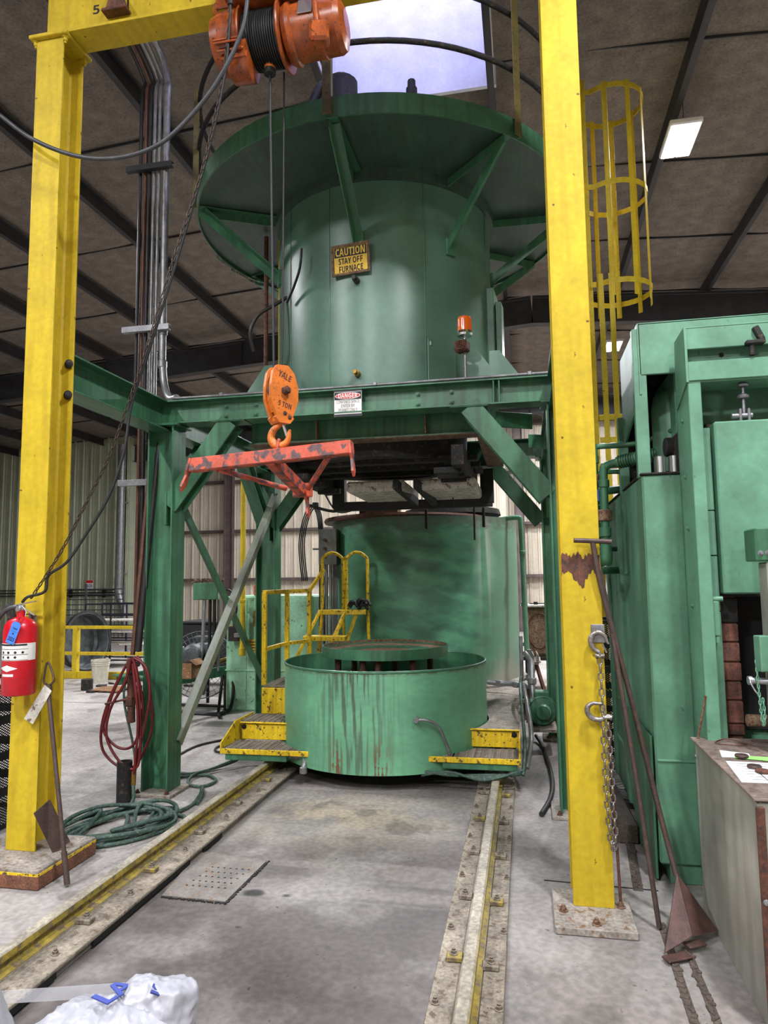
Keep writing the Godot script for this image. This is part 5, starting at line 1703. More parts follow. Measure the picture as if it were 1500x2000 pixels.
	for i in hs.size(): hq.append(lerpf(hr[mini(i / 4, hr.size() - 1)], hr[mini(i / 4 + 1, hr.size() - 1)], (i % 4) / 4.0))
	tube(st, hs, hq, 12)
	obj("hook", st, M.blockorange, h)
	st = nb()
	bar(st, hc + V(0.018, 0.07, 0), hc + V(0.045, -0.01, 0), 0.016, 0.018)
	obj("safety_latch", st, M.chrome, h)
	# spreader beam on the hook
	var s := thing("spreader_beam", V(-1.39, 2.2, -3.75), "scuffed red-orange three-point spreader beam hanging from the hook", "lifting beam")
	st = nb()
	var a := V(-1.885, 2.275, -3.69)
	var b := V(-0.925, 2.335, -3.69)
	bar(st, a, b, 0.075, 0.078, UP3, 0.006)
	obj("main_bar", st, M.redorange, s)
	st = nb()
	bar(st, V(-1.40, 2.295, -3.70), V(-1.355, 2.16, -4.16), 0.062, 0.075, UP3, 0.006)
	box(st, V(-1.355, 2.17, -4.15), V(0.13, 0.09, 0.02), Basis.IDENTITY, 0.006)
	obj("rear_arm", st, M.redorange, s)
	for e in [[V(-1.72, 2.25, -3.70), V(-1.44, 2.175, -4.08)], [V(-1.05, 2.30, -3.70), V(-1.30, 2.175, -4.10)]]:
		st = nb()
		tube(st, [e[0], e[1]], 0.017, 12)
		obj("brace_tube", st, M.redorange, s)
	for e in [[V(-1.885, 2.275, -3.69), -0.35], [V(-0.922, 2.33, -3.69), 0.1], [V(-1.335, 2.15, -4.17), 0.1]]:
		st = nb()
		var f := Basis(UP3, -PI / 2)
		ext(st, [[-0.035, 0.042], [0.04, 0.042], [0.04, -0.03], [0.022, -0.06], [0.035, -0.13], [0.01, -0.16], [-0.02, -0.12], [-0.012, -0.05], [-0.035, -0.01]], Transform3D(Basis(Vector3(0, 0, 1), e[1]) * f, e[0]), 0.014)
		obj("claw", st, M.redorange, s)
	st = nb()
	var lk := []
	for i in 14: lk.append(V(-1.345 + 0.0 * i, 2.352 + sin(TAU * i / 14) * 0.05, -3.69 + cos(TAU * i / 14) * 0.026))
	tube(st, lk, 0.009, 8, true)
	obj("lifting_eye", st, M.redorange, s)
	# pull chain, pendant cable, power cable
	var pc := thing("pendant_chain", V(-2.76, 1.52, -3.5), "long thin brown chain slung from the hoist to the left yellow column", "chain")
	chain_stuff("links", smooth([-1.545, 4.86, -3.42, -1.60, 4.51, -3.46, -1.67, 4.22, -3.48, -1.76, 3.91, -3.5, -1.91, 3.46, -3.5, -2.04, 3.03, -3.5, -2.16, 2.67, -3.5, -2.29, 2.32, -3.5, -2.43, 2.05, -3.5, -2.58, 1.78, -3.5, -2.76, 1.52, -3.5], 4), 0.028, 0.021, 0.0035, M.rustchain, pc)
	st = nb()
	tube(st, smooth([-1.545, 4.88, -3.42, -1.59, 4.52, -3.46, -1.71, 4.07, -3.5, -1.91, 3.43, -3.52, -2.06, 2.95, -3.52, -2.17, 2.62, -3.52, -2.21, 2.35, -3.52, -2.30, 2.09, -3.52, -2.45, 1.86, -3.52, -2.55, 1.72, -3.51, -2.66, 1.65, -3.51, -2.68, 1.56, -3.51, -2.78, 1.53, -3.5, -2.83, 1.50, -3.52], 5), 0.0085, 8)
	single("pendant_cable", st, M.rubber, "thin black cable running beside the brown chain to the left column", "cable")
	st = nb()
	tube(st, smooth([-3.6, 4.95, -3.42, -3.29, 4.65, -3.44, -3.07, 4.47, -3.46, -2.86, 4.30, -3.47, -2.61, 4.17, -3.48, -2.38, 4.11, -3.49, -2.15, 4.12, -3.50, -1.96, 4.19, -3.50, -1.74, 4.36, -3.48, -1.59, 4.52, -3.45, -1.47, 4.72, -3.42, -1.43, 4.92, -3.40], 6), 0.013, 10)
	single("power_cable", st, M.greycable, "thick grey power cable sagging across the top of the left yellow column to the hoist", "cable")

# ---------------------------------------------------------------- everything smaller
func details() -> void:
	rails()
	left_column_things()
	right_column_things()
	conduits_and_hoses()
	ladder_cage()
	back_left()
	back_right()
	foreground()

func rails() -> void:
	for e in [[-2.10, "yellow-sided car rail on a raised plate along the left of the car's path", true], [-0.26, "dusty pale car rail with clips on both sides, right of the car's path", false]]:
		var x: float = e[0]
		var o := thing("car_rail", V(x, 0, -4.5), e[1], "rail")
		var st := nb()
		var sec := [[-0.045, 0.022], [0.045, 0.022], [0.045, 0.032], [0.008, 0.042], [0.008, 0.078], [0.026, 0.084], [0.026, 0.108], [0.020, 0.113], [-0.020, 0.113], [-0.026, 0.108], [-0.026, 0.084], [-0.008, 0.078], [-0.008, 0.042], [-0.045, 0.032]]
		var up := 0.03 if e[2] else 0.0
		ext(st, sec, at(V(x, up, -5.2)), 11.0)
		obj("rail", st, M.railtop, o)
		if e[2]:
			st = nb()
			box(st, V(x + 0.0265, 0.094 + up, -5.2), V(0.002, 0.026, 10.98), Basis.IDENTITY, 0.0)
			box(st, V(x + 0.009, 0.062 + up, -5.2), V(0.003, 0.036, 10.98), Basis.IDENTITY, 0.0)
			box(st, V(x + 0.026, 0.039 + up, -5.2), V(0.038, 0.004, 10.98), Basis(Vector3(0, 0, 1), -0.27), 0.0)
			obj("yellow_flank", st, M.railyellow, o)
		if not e[2]:
			st = nb()
			box(st, V(x + 0.0275, 0.096, -5.2), V(0.003, 0.022, 10.9), Basis.IDENTITY, 0.0)
			box(st, V(x + 0.03, 0.040, -5.2), V(0.03, 0.006, 10.9), Basis(Vector3(0, 0, 1), -0.25), 0.0)
			obj("yellow_flank", st, M.railyellow, o)
			st = nb()
			box(st, V(x - 0.095, 0.011, -5.2), V(0.10, 0.022, 10.98), Basis.IDENTITY, 0.003)
			box(st, V(x + 0.0, 0.010, -5.2), V(0.09, 0.020, 10.98), Basis.IDENTITY, 0.0)
			box(st, V(x + 0.09, 0.011, -5.2), V(0.088, 0.022, 10.98), Basis.IDENTITY, 0.003)
			obj("sole_plate", st, M.railplate, o)
		else:
			st = nb()
			box(st, V(x + 0.06, 0.044, -5.2), V(0.26, 0.016, 11.0), Basis.IDENTITY, 0.003)
			obj("sole_plate", st, M.railplate, o)
			st = nb()
			box(st, V(x + 0.04, 0.018, -5.2), V(0.27, 0.036, 11.0), Basis.IDENTITY, 0.006)
			obj("grout_pad", st, M.drainplate, o, "grey concrete pad under the rail")
			st = nb()
			for q in [[-3.35, 0.9], [-4.1, 0.25], [-2.5, 0.3]]: box(st, V(x + 0.186, 0.026, q[0]), V(0.012, 0.026, q[1]), Basis.IDENTITY, 0.0)
			obj("open_joint", st, M.mattedark, o)
		var clip := nb()
		box(clip, V(0, 0.012, 0), V(0.07, 0.022, 0.05), Basis.IDENTITY, 0.004)
		var clm := clip.commit()
		var bo := nb()
		bolt(bo, V(0, 0, 0), UP3, 0.012, 0.016)
		var bom := bo.commit()
		for k in 9:
			var z := -2.46 - 0.57 * k
			for s in ([1.0] if e[2] else [-1.0, 1.0]):
				var c := put("clip", clm, M.railplate if (k + int(s)) % 3 else M.railyellow, o, Transform3D(Basis(UP3, 0.05 * ((k * 5) % 3 - 1)), V(x + s * 0.075, 0.022 + up, z + 0.02 * s)))
				put("bolt", bom, M.railplate, c, at(V(0.004 * s, 0.023, 0)))
				put("plate_bolt", bom, M.railplate, o, at(V(x + s * 0.118, 0.022 + up, z - 0.28)))
	# perforated drain cover in the car's path
	var d := thing("drain_cover", V(-1.7, 0, -3.7), "perforated steel cover plate let into the floor between the rails", "drain cover")
	var st := nb()
	ext(st, [[-1.87, 3.42], [-1.52, 3.41], [-1.50, 3.92], [-1.95, 4.0]], Transform3D(Basis(Vector3(1, 0, 0), -PI / 2), V(0, 0.004, 0)), 0.012)
	obj("plate", st, M.drainplate, d)
	st = nb()
	lathe(st, [[0.007, 0.0], [0.0, 0.0006]], at(V(0, 0, 0)), 8)
	var hm := st.commit()
	for i in 7:
		for j in 5: put("drain_hole", hm, M.mattedark, d, at(V(-1.80 + 0.036 * i + 0.008 * j, 0.0102, -3.55 - 0.06 * j)))
	st = nb()
	var rs := RandomNumberGenerator.new()
	rs.seed = 9
	for e2 in [[V(-1.87, 0, -3.415), V(-1.515, 0, -3.405)], [V(-1.515, 0, -3.405), V(-1.492, 0, -3.93)]]:
		for i in 26:
			var p: Vector3 = e2[0].lerp(e2[1], i / 25.0)
			box(st, p + V(rs.randf_range(-0.004, 0.004), 0.003, rs.randf_range(-0.004, 0.004)), V(0.02, 0.006, 0.007 + rs.randf() * 0.006), Basis(UP3, rs.randf() * 3.0), 0.001)
	obj("broken_edge", st, M.soot, d, "broken dark joint round the plate")
	# filled slots in the floor at the right
	var jn := 3
	for q in [[0.57, -3.55, 0.535, -2.4, 0.035], [0.635, -3.32, 0.625, -2.4, 0.03], [0.60, -4.9, 0.52, -3.9, 0.05]]:
		st = nb()
		bar(st, V(q[0], 0.0, q[1]), V(q[2], 0.0, q[3]), q[4], 0.008, UP3, 0.002)
		for i in 30:
			var t := i / 30.0
			box(st, V(lerpf(q[0], q[2], t) + rs.randf_range(-0.3, 0.3) * q[4], 0.004, lerpf(q[1], q[3], t)), V(0.012 + 0.012 * rs.randf(), 0.012, 0.02 + 0.02 * rs.randf()), Basis(UP3, rs.randf() * 3.0), 0.003)
		struct("trim_%d" % jn, st, M.wood, "crumbled filled slot in the floor beside the steel box")
		jn += 1

func mesh_panel(st: SurfaceTool, o: Vector3, u: Vector3, v: Vector3, nu: int, nv: int, t := 0.0035) -> void:   # expanded metal
	var n := u.cross(v).normalized()
	for i in nu:
		for j in nv:
			for s in [[0.0, 0.5], [1.0, 0.5]]:
				var a: Vector3 = o + u * (float(i) + 0.5) / nu + v * (float(j) + s[0]) / nv
				for dx in [-0.5, 0.5]:
					var b: Vector3 = o + u * (float(i) + 0.5 + dx) / nu + v * (float(j) + 0.5) / nv
					var w := n.cross((b - a).normalized()) * t
					quad(st, a - w, b - w, b + w, a + w, n)

func basket(called: String, c: Vector3, s: Vector3, label: String, group: String) -> Node3D:
	var o := thing(called, V(c.x, c.y - s.y * 0.5, c.z), label, "basket", group)
	var st := nb()
	var h := s * 0.5
	for sy in [-1.0, 1.0]:
		for q in [[1, 0], [-1, 0], [0, 1], [0, -1]]:
			var p := c + V(q[0] * h.x, sy * h.y * 0.94, q[1] * h.z)
			box(st, p, V(0.012 if q[0] else s.x, 0.03, 0.012 if q[1] else s.z), Basis.IDENTITY, 0.002)
	for sx in [-1.0, 1.0]:
		for sz in [-1.0, 1.0]: box(st, c + V(sx * h.x, 0, sz * h.z), V(0.03, s.y, 0.03), Basis.IDENTITY, 0.003)
	obj("frame", st, M.dark, o)
	st = nb()
	var nx := int(s.x / 0.028)
	var nz_ := int(s.z / 0.028)
	var ny := int(s.y / 0.016)
	mesh_panel(st, c + V(-h.x, -h.y, h.z), V(s.x, 0, 0), V(0, s.y, 0), nx, ny)
	mesh_panel(st, c + V(h.x, -h.y, h.z), V(0, 0, -s.z), V(0, s.y, 0), nz_, ny)
	mesh_panel(st, c + V(-h.x, -h.y, h.z), V(0, 0, -s.z), V(0, s.y, 0), nz_, ny)
	var m := obj("mesh_sides", st, M.dark, o)
	m.set_meta("kind", "stuff")
	return o

func left_column_things() -> void:
	# fire extinguisher on the front of the left column
	var c := V(-2.815, 0, -3.495)
	var o := thing("fire_extinguisher", V(c.x, 0.985, c.z), "red fire extinguisher with white label hanging on the left yellow column", "extinguisher")
	var st := nb()
	var r := 0.089
	lathe(st, [[0.0, 0.99], [r - 0.008, 0.985], [r, 0.993], [r, 1.34], [r - 0.006, 1.375], [r - 0.025, 1.40], [r - 0.05, 1.412], [0.03, 1.418], [0, 1.42]], at(V(c.x, 0, c.z)), 40, -180, 180, true)
	obj("cylinder", st, M.red, o)
	st = nb()
	lathe(st, [[r + 0.0012, 1.18], [r + 0.0012, 1.275]], at(V(c.x, 0, c.z)), 30, -75, 100)
	var lb := obj("label_band", st, M.signwhite, o)
	st = nb()
	lathe(st, [[r + 0.002, 1.262], [r + 0.002, 1.271]], at(V(c.x, 0, c.z)), 24, -60, 62)
	for i in 5:          # pictograms
		for j in 2:
			var t := -48.0 + 24.0 * i
			var q := deg_to_rad(t)
			if j == 1 and i > 3: continue
			box(st, V(c.x + (r + 0.0016) * sin(q), 1.225 - 0.026 * j, c.z + (r + 0.0016) * cos(q)), V(0.012, 0.012, 0.001), Basis(UP3, q) * Basis(Vector3(0, 0, 1), 0.3 * i), 0.0)
	obj("print", st, M.blackprint, lb)
	st = nb()
	for k in 3: lathe(st, [[r + 0.0018, 1.242 - 0.03 * k], [r + 0.0018, 1.2445 - 0.03 * k]], at(V(c.x, 0, c.z)), 20, -66, 66)
	obj("print_line", st, M.greycable, lb)
	st = nb()
	var dia := []
	for i in 13:
		var t := -38.0 + 76.0 * i / 12.0
		var hh := 0.018 * (1.0 - absf(t) / 38.0)
		dia.append([t, hh])
	for i in 12:
		var a := deg_to_rad(dia[i][0] - 4.0); var b := deg_to_rad(dia[i + 1][0] - 4.0)
		var rr := r + 0.0015
		var pa := V(c.x + rr * sin(a), 1.138, c.z + rr * cos(a)); var pb := V(c.x + rr * sin(b), 1.138, c.z + rr * cos(b))
		quad(st, pa - UP3 * dia[i][1], pb - UP3 * dia[i + 1][1], pb + UP3 * dia[i + 1][1], pa + UP3 * dia[i][1], V(sin(a), 0, cos(a)))
	lathe(st, [[r + 0.0015, 1.094], [r + 0.0015, 1.108]], at(V(c.x, 0, c.z)), 12, -26, 20)
	obj("emblem", st, M.signwhite, o, "small white diamond emblem and strip")
	st = nb()
	cyl(st, V(c.x, 1.415, c.z), V(c.x, 1.455, c.z), 0.024, 14)
	obj("neck", st, M.red, o)
	st = nb()
	cyl(st, V(c.x, 1.45, c.z), V(c.x, 1.485, c.z), 0.02, 14)
	cyl(st, V(c.x, 1.462, c.z + 0.015), V(c.x, 1.462, c.z + 0.032), 0.015, 14)
	bar(st, V(c.x - 0.03, 1.485, c.z), V(c.x + 0.09, 1.505, c.z), 0.022, 0.006)
	bar(st, V(c.x, 1.475, c.z), V(c.x + 0.09, 1.425, c.z), 0.022, 0.006)
	tube(st, smooth([c.x + 0.02, 1.48, c.z + 0.02, c.x + 0.045, 1.45, c.z + 0.02, c.x + 0.05, 1.42, c.z + 0.03], 4), 0.002, 5)
	obj("valve_lever", st, M.alu, o)
	st = nb()
	tube(st, smooth([c.x - 0.01, 1.47, c.z, c.x - 0.05, 1.472, c.z + 0.005, c.x - 0.10, 1.45, c.z + 0.01, c.x - 0.15, 1.38, c.z + 0.01, c.x - 0.165, 1.25, c.z, c.x - 0.155, 1.08, c.z - 0.01], 5), 0.012, 10)
	obj("hose", st, M.greycable, o)
	st = nb()
	var tb := Basis(UP3, 0.1) * Basis(Vector3(0, 0, 1), -0.35)
	var tc := V(c.x + 0.032, 1.335, c.z + 0.096)
	ext(st, [[-0.026, -0.062], [0.026, -0.062], [0.026, 0.048], [0.016, 0.062], [-0.016, 0.062], [-0.026, 0.048]], Transform3D(tb, tc), 0.001)
	var tg := obj("service_tag", st, M.bluetag, o, "blue service tag punched for 2023")
	text("2023", 0.022, M.blackprint, tg, Transform3D(tb, tc + tb * V(0, -0.036, 0.001)), "Droid Sans", true, 0.038, 0.0006)
	text("Check", 0.012, M.blackprint, tg, Transform3D(tb, tc + tb * V(0, 0.025, 0.001)), "Droid Sans", false, 0.03, 0.0006)
	st = nb()
	for a in [0.0, PI / 2]: box(st, tc + tb * V(0, -0.005, 0.001), V(0.012, 0.003, 0.0008), tb * Basis(Vector3(0, 0, 1), a), 0.0)
	box(st, tc + tb * V(0, 0.008, 0.001), V(0.04, 0.001, 0.0006), tb, 0.0)
	obj("print_mark", st, M.blackprint, tg)
	st = nb()
	var ring := []
	for i in 12: ring.append(V(c.x + 0.055 + cos(TAU * i / 12) * 0.014, 1.405 + sin(TAU * i / 12) * 0.014, c.z + 0.07))
	tube(st, ring, 0.0022, 5, true)
	obj("tag_ring", st, M.redhose, o)
	st = nb()
	box(st, V(c.x, 1.30, c.z - 0.094), V(0.05, 0.25, 0.006))
	box(st, V(c.x, 1.43, c.z - 0.05), V(0.03, 0.008, 0.09))
	obj("wall_hook", st, M.steel, o)
	# bent metal tag strip under it
	st = nb()
	var sb := Basis(UP3, 0.15) * Basis(Vector3(0, 0, 1), -0.52)
	ext(st, [[-0.03, -0.11], [0.03, -0.11], [0.028, 0.10], [-0.026, 0.11]], Transform3D(sb, V(-2.722, 0.925, -3.545)), 0.0025)
	for q in [[-0.015, -0.095], [0.012, -0.1], [0.0, 0.085]]: lathe(st, [[0.004, 0], [0.0, 0.001]], Transform3D(sb * Basis(Vector3(1, 0, 0), PI / 2), V(-2.722, 0.925, -3.545) + sb * V(q[0], q[1], 0.002)), 8)
	single("metal_strip", st, M.tinwhite, "bent pale metal strip hanging crooked below the fire extinguisher", "metal strip")
	# tool with a triangular handle, and a plate, leaning at the column's foot
	var p := thing("hooked_tool", V(-2.43, 0, -3.44), "long dark steel bar with a triangular ring handle leaning on the left yellow column", "tool")
	st = nb()
	var a0 := V(-2.43, 0.012, -3.44); var a1 := V(-2.685, 1.00, -3.575)
	tube(st, [a0, a1], 0.0125, 10)
	tube(st, [a0, a0.lerp(a1, 0.16)], 0.016, 10)
	cyl(st, a0.lerp(a1, 0.99), a0.lerp(a1, 1.03), 0.022, 10)
	obj("shaft", st, M.toolsteel, p)
	st = nb()
	tube(st, smooth([V(-2.70, 1.03, -3.58), V(-2.72, 1.045, -3.58), V(-2.715, 1.12, -3.585), V(-2.705, 1.15, -3.585), V(-2.692, 1.145, -3.585), V(-2.652, 1.07, -3.575), V(-2.655, 1.045, -3.575), V(-2.68, 1.025, -3.575)], 4), 0.006, 8)
	obj("ring_handle", st, M.toolsteel, p)
	st = nb()
	var pb2 := Basis(UP3, 0.9) * Basis(Vector3(0, 0, 1), 0.42)
	ext(st, [[-0.05, -0.14], [0.05, -0.14], [0.05, 0.14], [-0.05, 0.12]], Transform3D(pb2, V(-2.655, 0.245, -3.60)), 0.012)
	single("steel_plate", st, M.toolsteel, "small grey steel plate leaning in the foot of the left yellow column", "plate")
	# black mesh baskets at the far left edge
	var y := 0.0
	for k in 4:
		basket("mesh_basket", V(-3.78, 0.12 + 0.235 * k, -4.25), V(0.72, 0.22, 0.6), ["black mesh basket at the very bottom of the stack behind the left yellow column", "black mesh basket second from the floor behind the left yellow column", "black mesh basket third from the floor behind the left yellow column", "topmost black mesh basket of the stack behind the left yellow column"][k], "black mesh baskets at the left edge")
	# small dark pouch of gloves behind the extinguisher
	st = nb()
	box(st, V(-2.935, 1.43, -3.56), V(0.05, 0.12, 0.04), Basis(Vector3(0, 0, 1), 0.3), 0.012)
	single("pendant_holder", st, M.soot, "small dark pendant control hanging beside the extinguisher's valve", "control")

func right_column_things() -> void:
	# lifting chain with two hooks on the right column
	var o := thing("lifting_chain", V(0.345, 0.3, -3.57), "grey steel lifting chain with two hooks hanging on the right yellow column", "chain")
	var lm := link_mesh(0.047, 0.031, 0.0048)
	var z := -3.572
	var path := smooth([0.345, 1.215, z, 0.348, 1.05, z + 0.01, 0.347, 0.90, z + 0.012, 0.348, 0.7, z + 0.01, 0.352, 0.5, z + 0.01, 0.36, 0.36, z + 0.01, 0.371, 0.315, z + 0.012, 0.382, 0.36, z + 0.014, 0.378, 0.55, z + 0.014, 0.374, 0.75, z + 0.016, 0.368, 0.92, z + 0.022], 6)
	for xf in link_places(path, 0.0375): put("link", lm, M.chain, o, xf)
	for q in [[V(0.342, 1.285, -3.565), 1.0], [V(0.322, 0.955, -3.553), -1.0]]:
		var st := nb()
		var hk := []
		var hr := []
		var hc: Vector3 = q[0]
		var up: bool = q[1] > 0
		for e in [[0.004, -0.058, 0.010], [0.002, -0.04, 0.010], [-0.018, -0.026, 0.012], [-0.030, 0.0, 0.014], [-0.022, 0.028, 0.014], [0.0, 0.04, 0.013], [0.022, 0.03, 0.010], [0.032, 0.008, 0.008], [0.038, -0.006, 0.004]]:
			var w := V(e[0], e[1], 0)
			if not up: w = Basis(Vector3(0, 0, 1), 1.15) * w
			hk.append(hc + w * 1.22); hr.append(e[2])
		var hs := smooth(hk, 4)
		var rs := []
		for i in hs.size(): rs.append(lerpf(hr[mini(i / 4, hr.size() - 1)], hr[mini(i / 4 + 1, hr.size() - 1)], (i % 4) / 4.0))
		tube(st, hs, rs, 10)
		box(st, hc + (V(0.028, -0.03, 0) if up else V(0.03, 0.01, 0.004)), V(0.008, 0.045, 0.012), Basis(Vector3(0, 0, 1), 0.4), 0.002)
		obj("hook", st, M.chain, o)
		st = nb()
		var e0 := hc + (V(0.004, -0.065, 0) if up else V(0.045, -0.025, 0.004))
		cyl(st, e0 - V(0.022, 0, 0), e0 + V(0.022, 0, 0), 0.009, 10)
		cyl(st, e0 - V(0.02, 0, 0.0), e0 - V(0.014, 0, 0), 0.014, 10)
		cyl(st, e0 + V(0.014, 0, 0.0), e0 + V(0.02, 0, 0), 0.014, 10)
		obj("clevis", st, M.chain, o)
	# thin rod beside the foot of the right column
	var st := nb()
	tube(st, [V(0.40, 0.045, -3.62), V(0.378, 0.9, -3.60)], 0.007, 8)
	single("thin_rod", st, M.rust, "thin rusty rod standing on the right column's base plate behind the chain", "rod")
	# T-handled hoe and a straight bar leaning against the right column
	var h := thing("furnace_hoe", V(0.62, 0, -3.35), "rusty furnace hoe with a T handle and folded plate head beside the right column", "hoe")
	st = nb()
	var sp := smooth([0.335, 1.775, -3.57, 0.37, 1.54, -3.58, 0.48, 1.05, -3.61, 0.555, 0.68, -3.62, 0.61, 0.36, -3.60, 0.655, 0.13, -3.56, 0.665, 0.20, -3.52], 5)
	sp = smooth([0.335, 1.775, -3.57, 0.37, 1.54, -3.58, 0.48, 1.05, -3.61, 0.555, 0.68, -3.62, 0.61, 0.40, -3.60, 0.645, 0.22, -3.56], 5)
	tube(st, sp, 0.0135, 10)
	obj("shaft", st, M.toolsteel, h)
	st = nb()
	tube(st, [V(0.245, 1.785, -3.555), V(0.425, 1.775, -3.58)], 0.0125, 10)
	obj("handle", st, M.toolsteel, h)
	st = nb()
	var ap := V(0.645, 0.23, -3.555); var lf := V(0.525, 0.03, -3.24); var rt := V(0.79, 0.03, -3.47); var md := V(0.655, 0.065, -3.33)
	for e in [[ap, lf, md], [ap, md, rt]]:
		var n: Vector3 = (e[1] - e[0]).cross(e[2] - e[0]).normalized()
		if n.y < 0: n = -n
		var dn := n * 0.005
		tri(st, e[0] + dn, e[1] + dn, e[2] + dn, n, n, n)
		tri(st, e[0] - dn, e[1] - dn, e[2] - dn, -n, -n, -n)
		for k in 3: quad(st, e[k] - dn, e[(k + 1) % 3] - dn, e[(k + 1) % 3] + dn, e[k] + dn, V(0, 0, 1))
	box(st, V(0.575, 0.018, -3.24), V(0.12, 0.010, 0.05), Basis(UP3, 0.5), 0.004)
	box(st, V(0.665, 0.03, -3.34), V(0.09, 0.010, 0.05), Basis(UP3, 0.5), 0.004)
	obj("blade", st, M.hoe, h)
	st = nb()
	tube(st, [V(0.345, 1.80, -3.635), V(0.40, 1.42, -3.60), V(0.48, 0.72, -3.56), V(0.55, 0.012, -3.50)], 0.012, 10)
	single("pry_bar", st, M.toolsteel, "straight dark steel bar leaning beside the hoe, left of it", "bar")
	# timber, wire coil and mesh baskets behind the column
	st = nb()
	bar(st, V(0.565, 0.055, -4.55), V(0.535, 0.055, -5.6), 0.12, 0.11, UP3, 0.008)
	single("timber_beam", st, M.wood, "short grey weathered timber lying behind the right yellow column", "timber")
	st = nb()
	box(st, V(0.70, 0.05, -4.62), V(0.14, 0.09, 0.6), Basis(UP3, 0.1), 0.008)
	single("timber_block", st, M.wood, "dark timber block under the box furnace's edge", "timber")
	st = nb()
	for k in 7:
		var rg := []
		for i in 20: rg.append(V(0.66 + (0.13 + 0.004 * k) * cos(TAU * i / 20) + 0.008 * sin(k * 2.0), 0.02 + 0.012 * k + 0.01 * sin(i + k), -5.45 + 0.12 * sin(TAU * i / 20)))
		tube(st, rg, 0.004, 5, true)
	single("wire_coil", st, M.steel, "small coil of grey wire on the floor behind the leaning bars", "wire coil")
	for k in 6:
		basket("mesh_basket", V(0.86, 0.11 + 0.205 * k, -6.45), V(0.55, 0.19, 0.5), ["black mesh basket on the floor between right column and box furnace", "second black mesh basket from the floor, right of the yellow column", "third black mesh basket from the floor, right of the yellow column", "fourth black mesh basket from the floor, right of the yellow column", "fifth black mesh basket from the floor, right of the yellow column", "topmost black mesh basket between right column and box furnace"][k], "black mesh baskets behind the right column")
	st = nb()
	tube(st, smooth([0.06, 0.05, -7.2, 0.11, 0.02, -6.94, 0.15, 0.02, -6.29, 0.16, 0.02, -5.7, 0.13, 0.02, -5.3, 0.06, 0.02, -4.95], 5), 0.018, 8)
	single("rubber_hose", st, M.rubber, "short thick black hose on the floor beside the right green column", "hose")

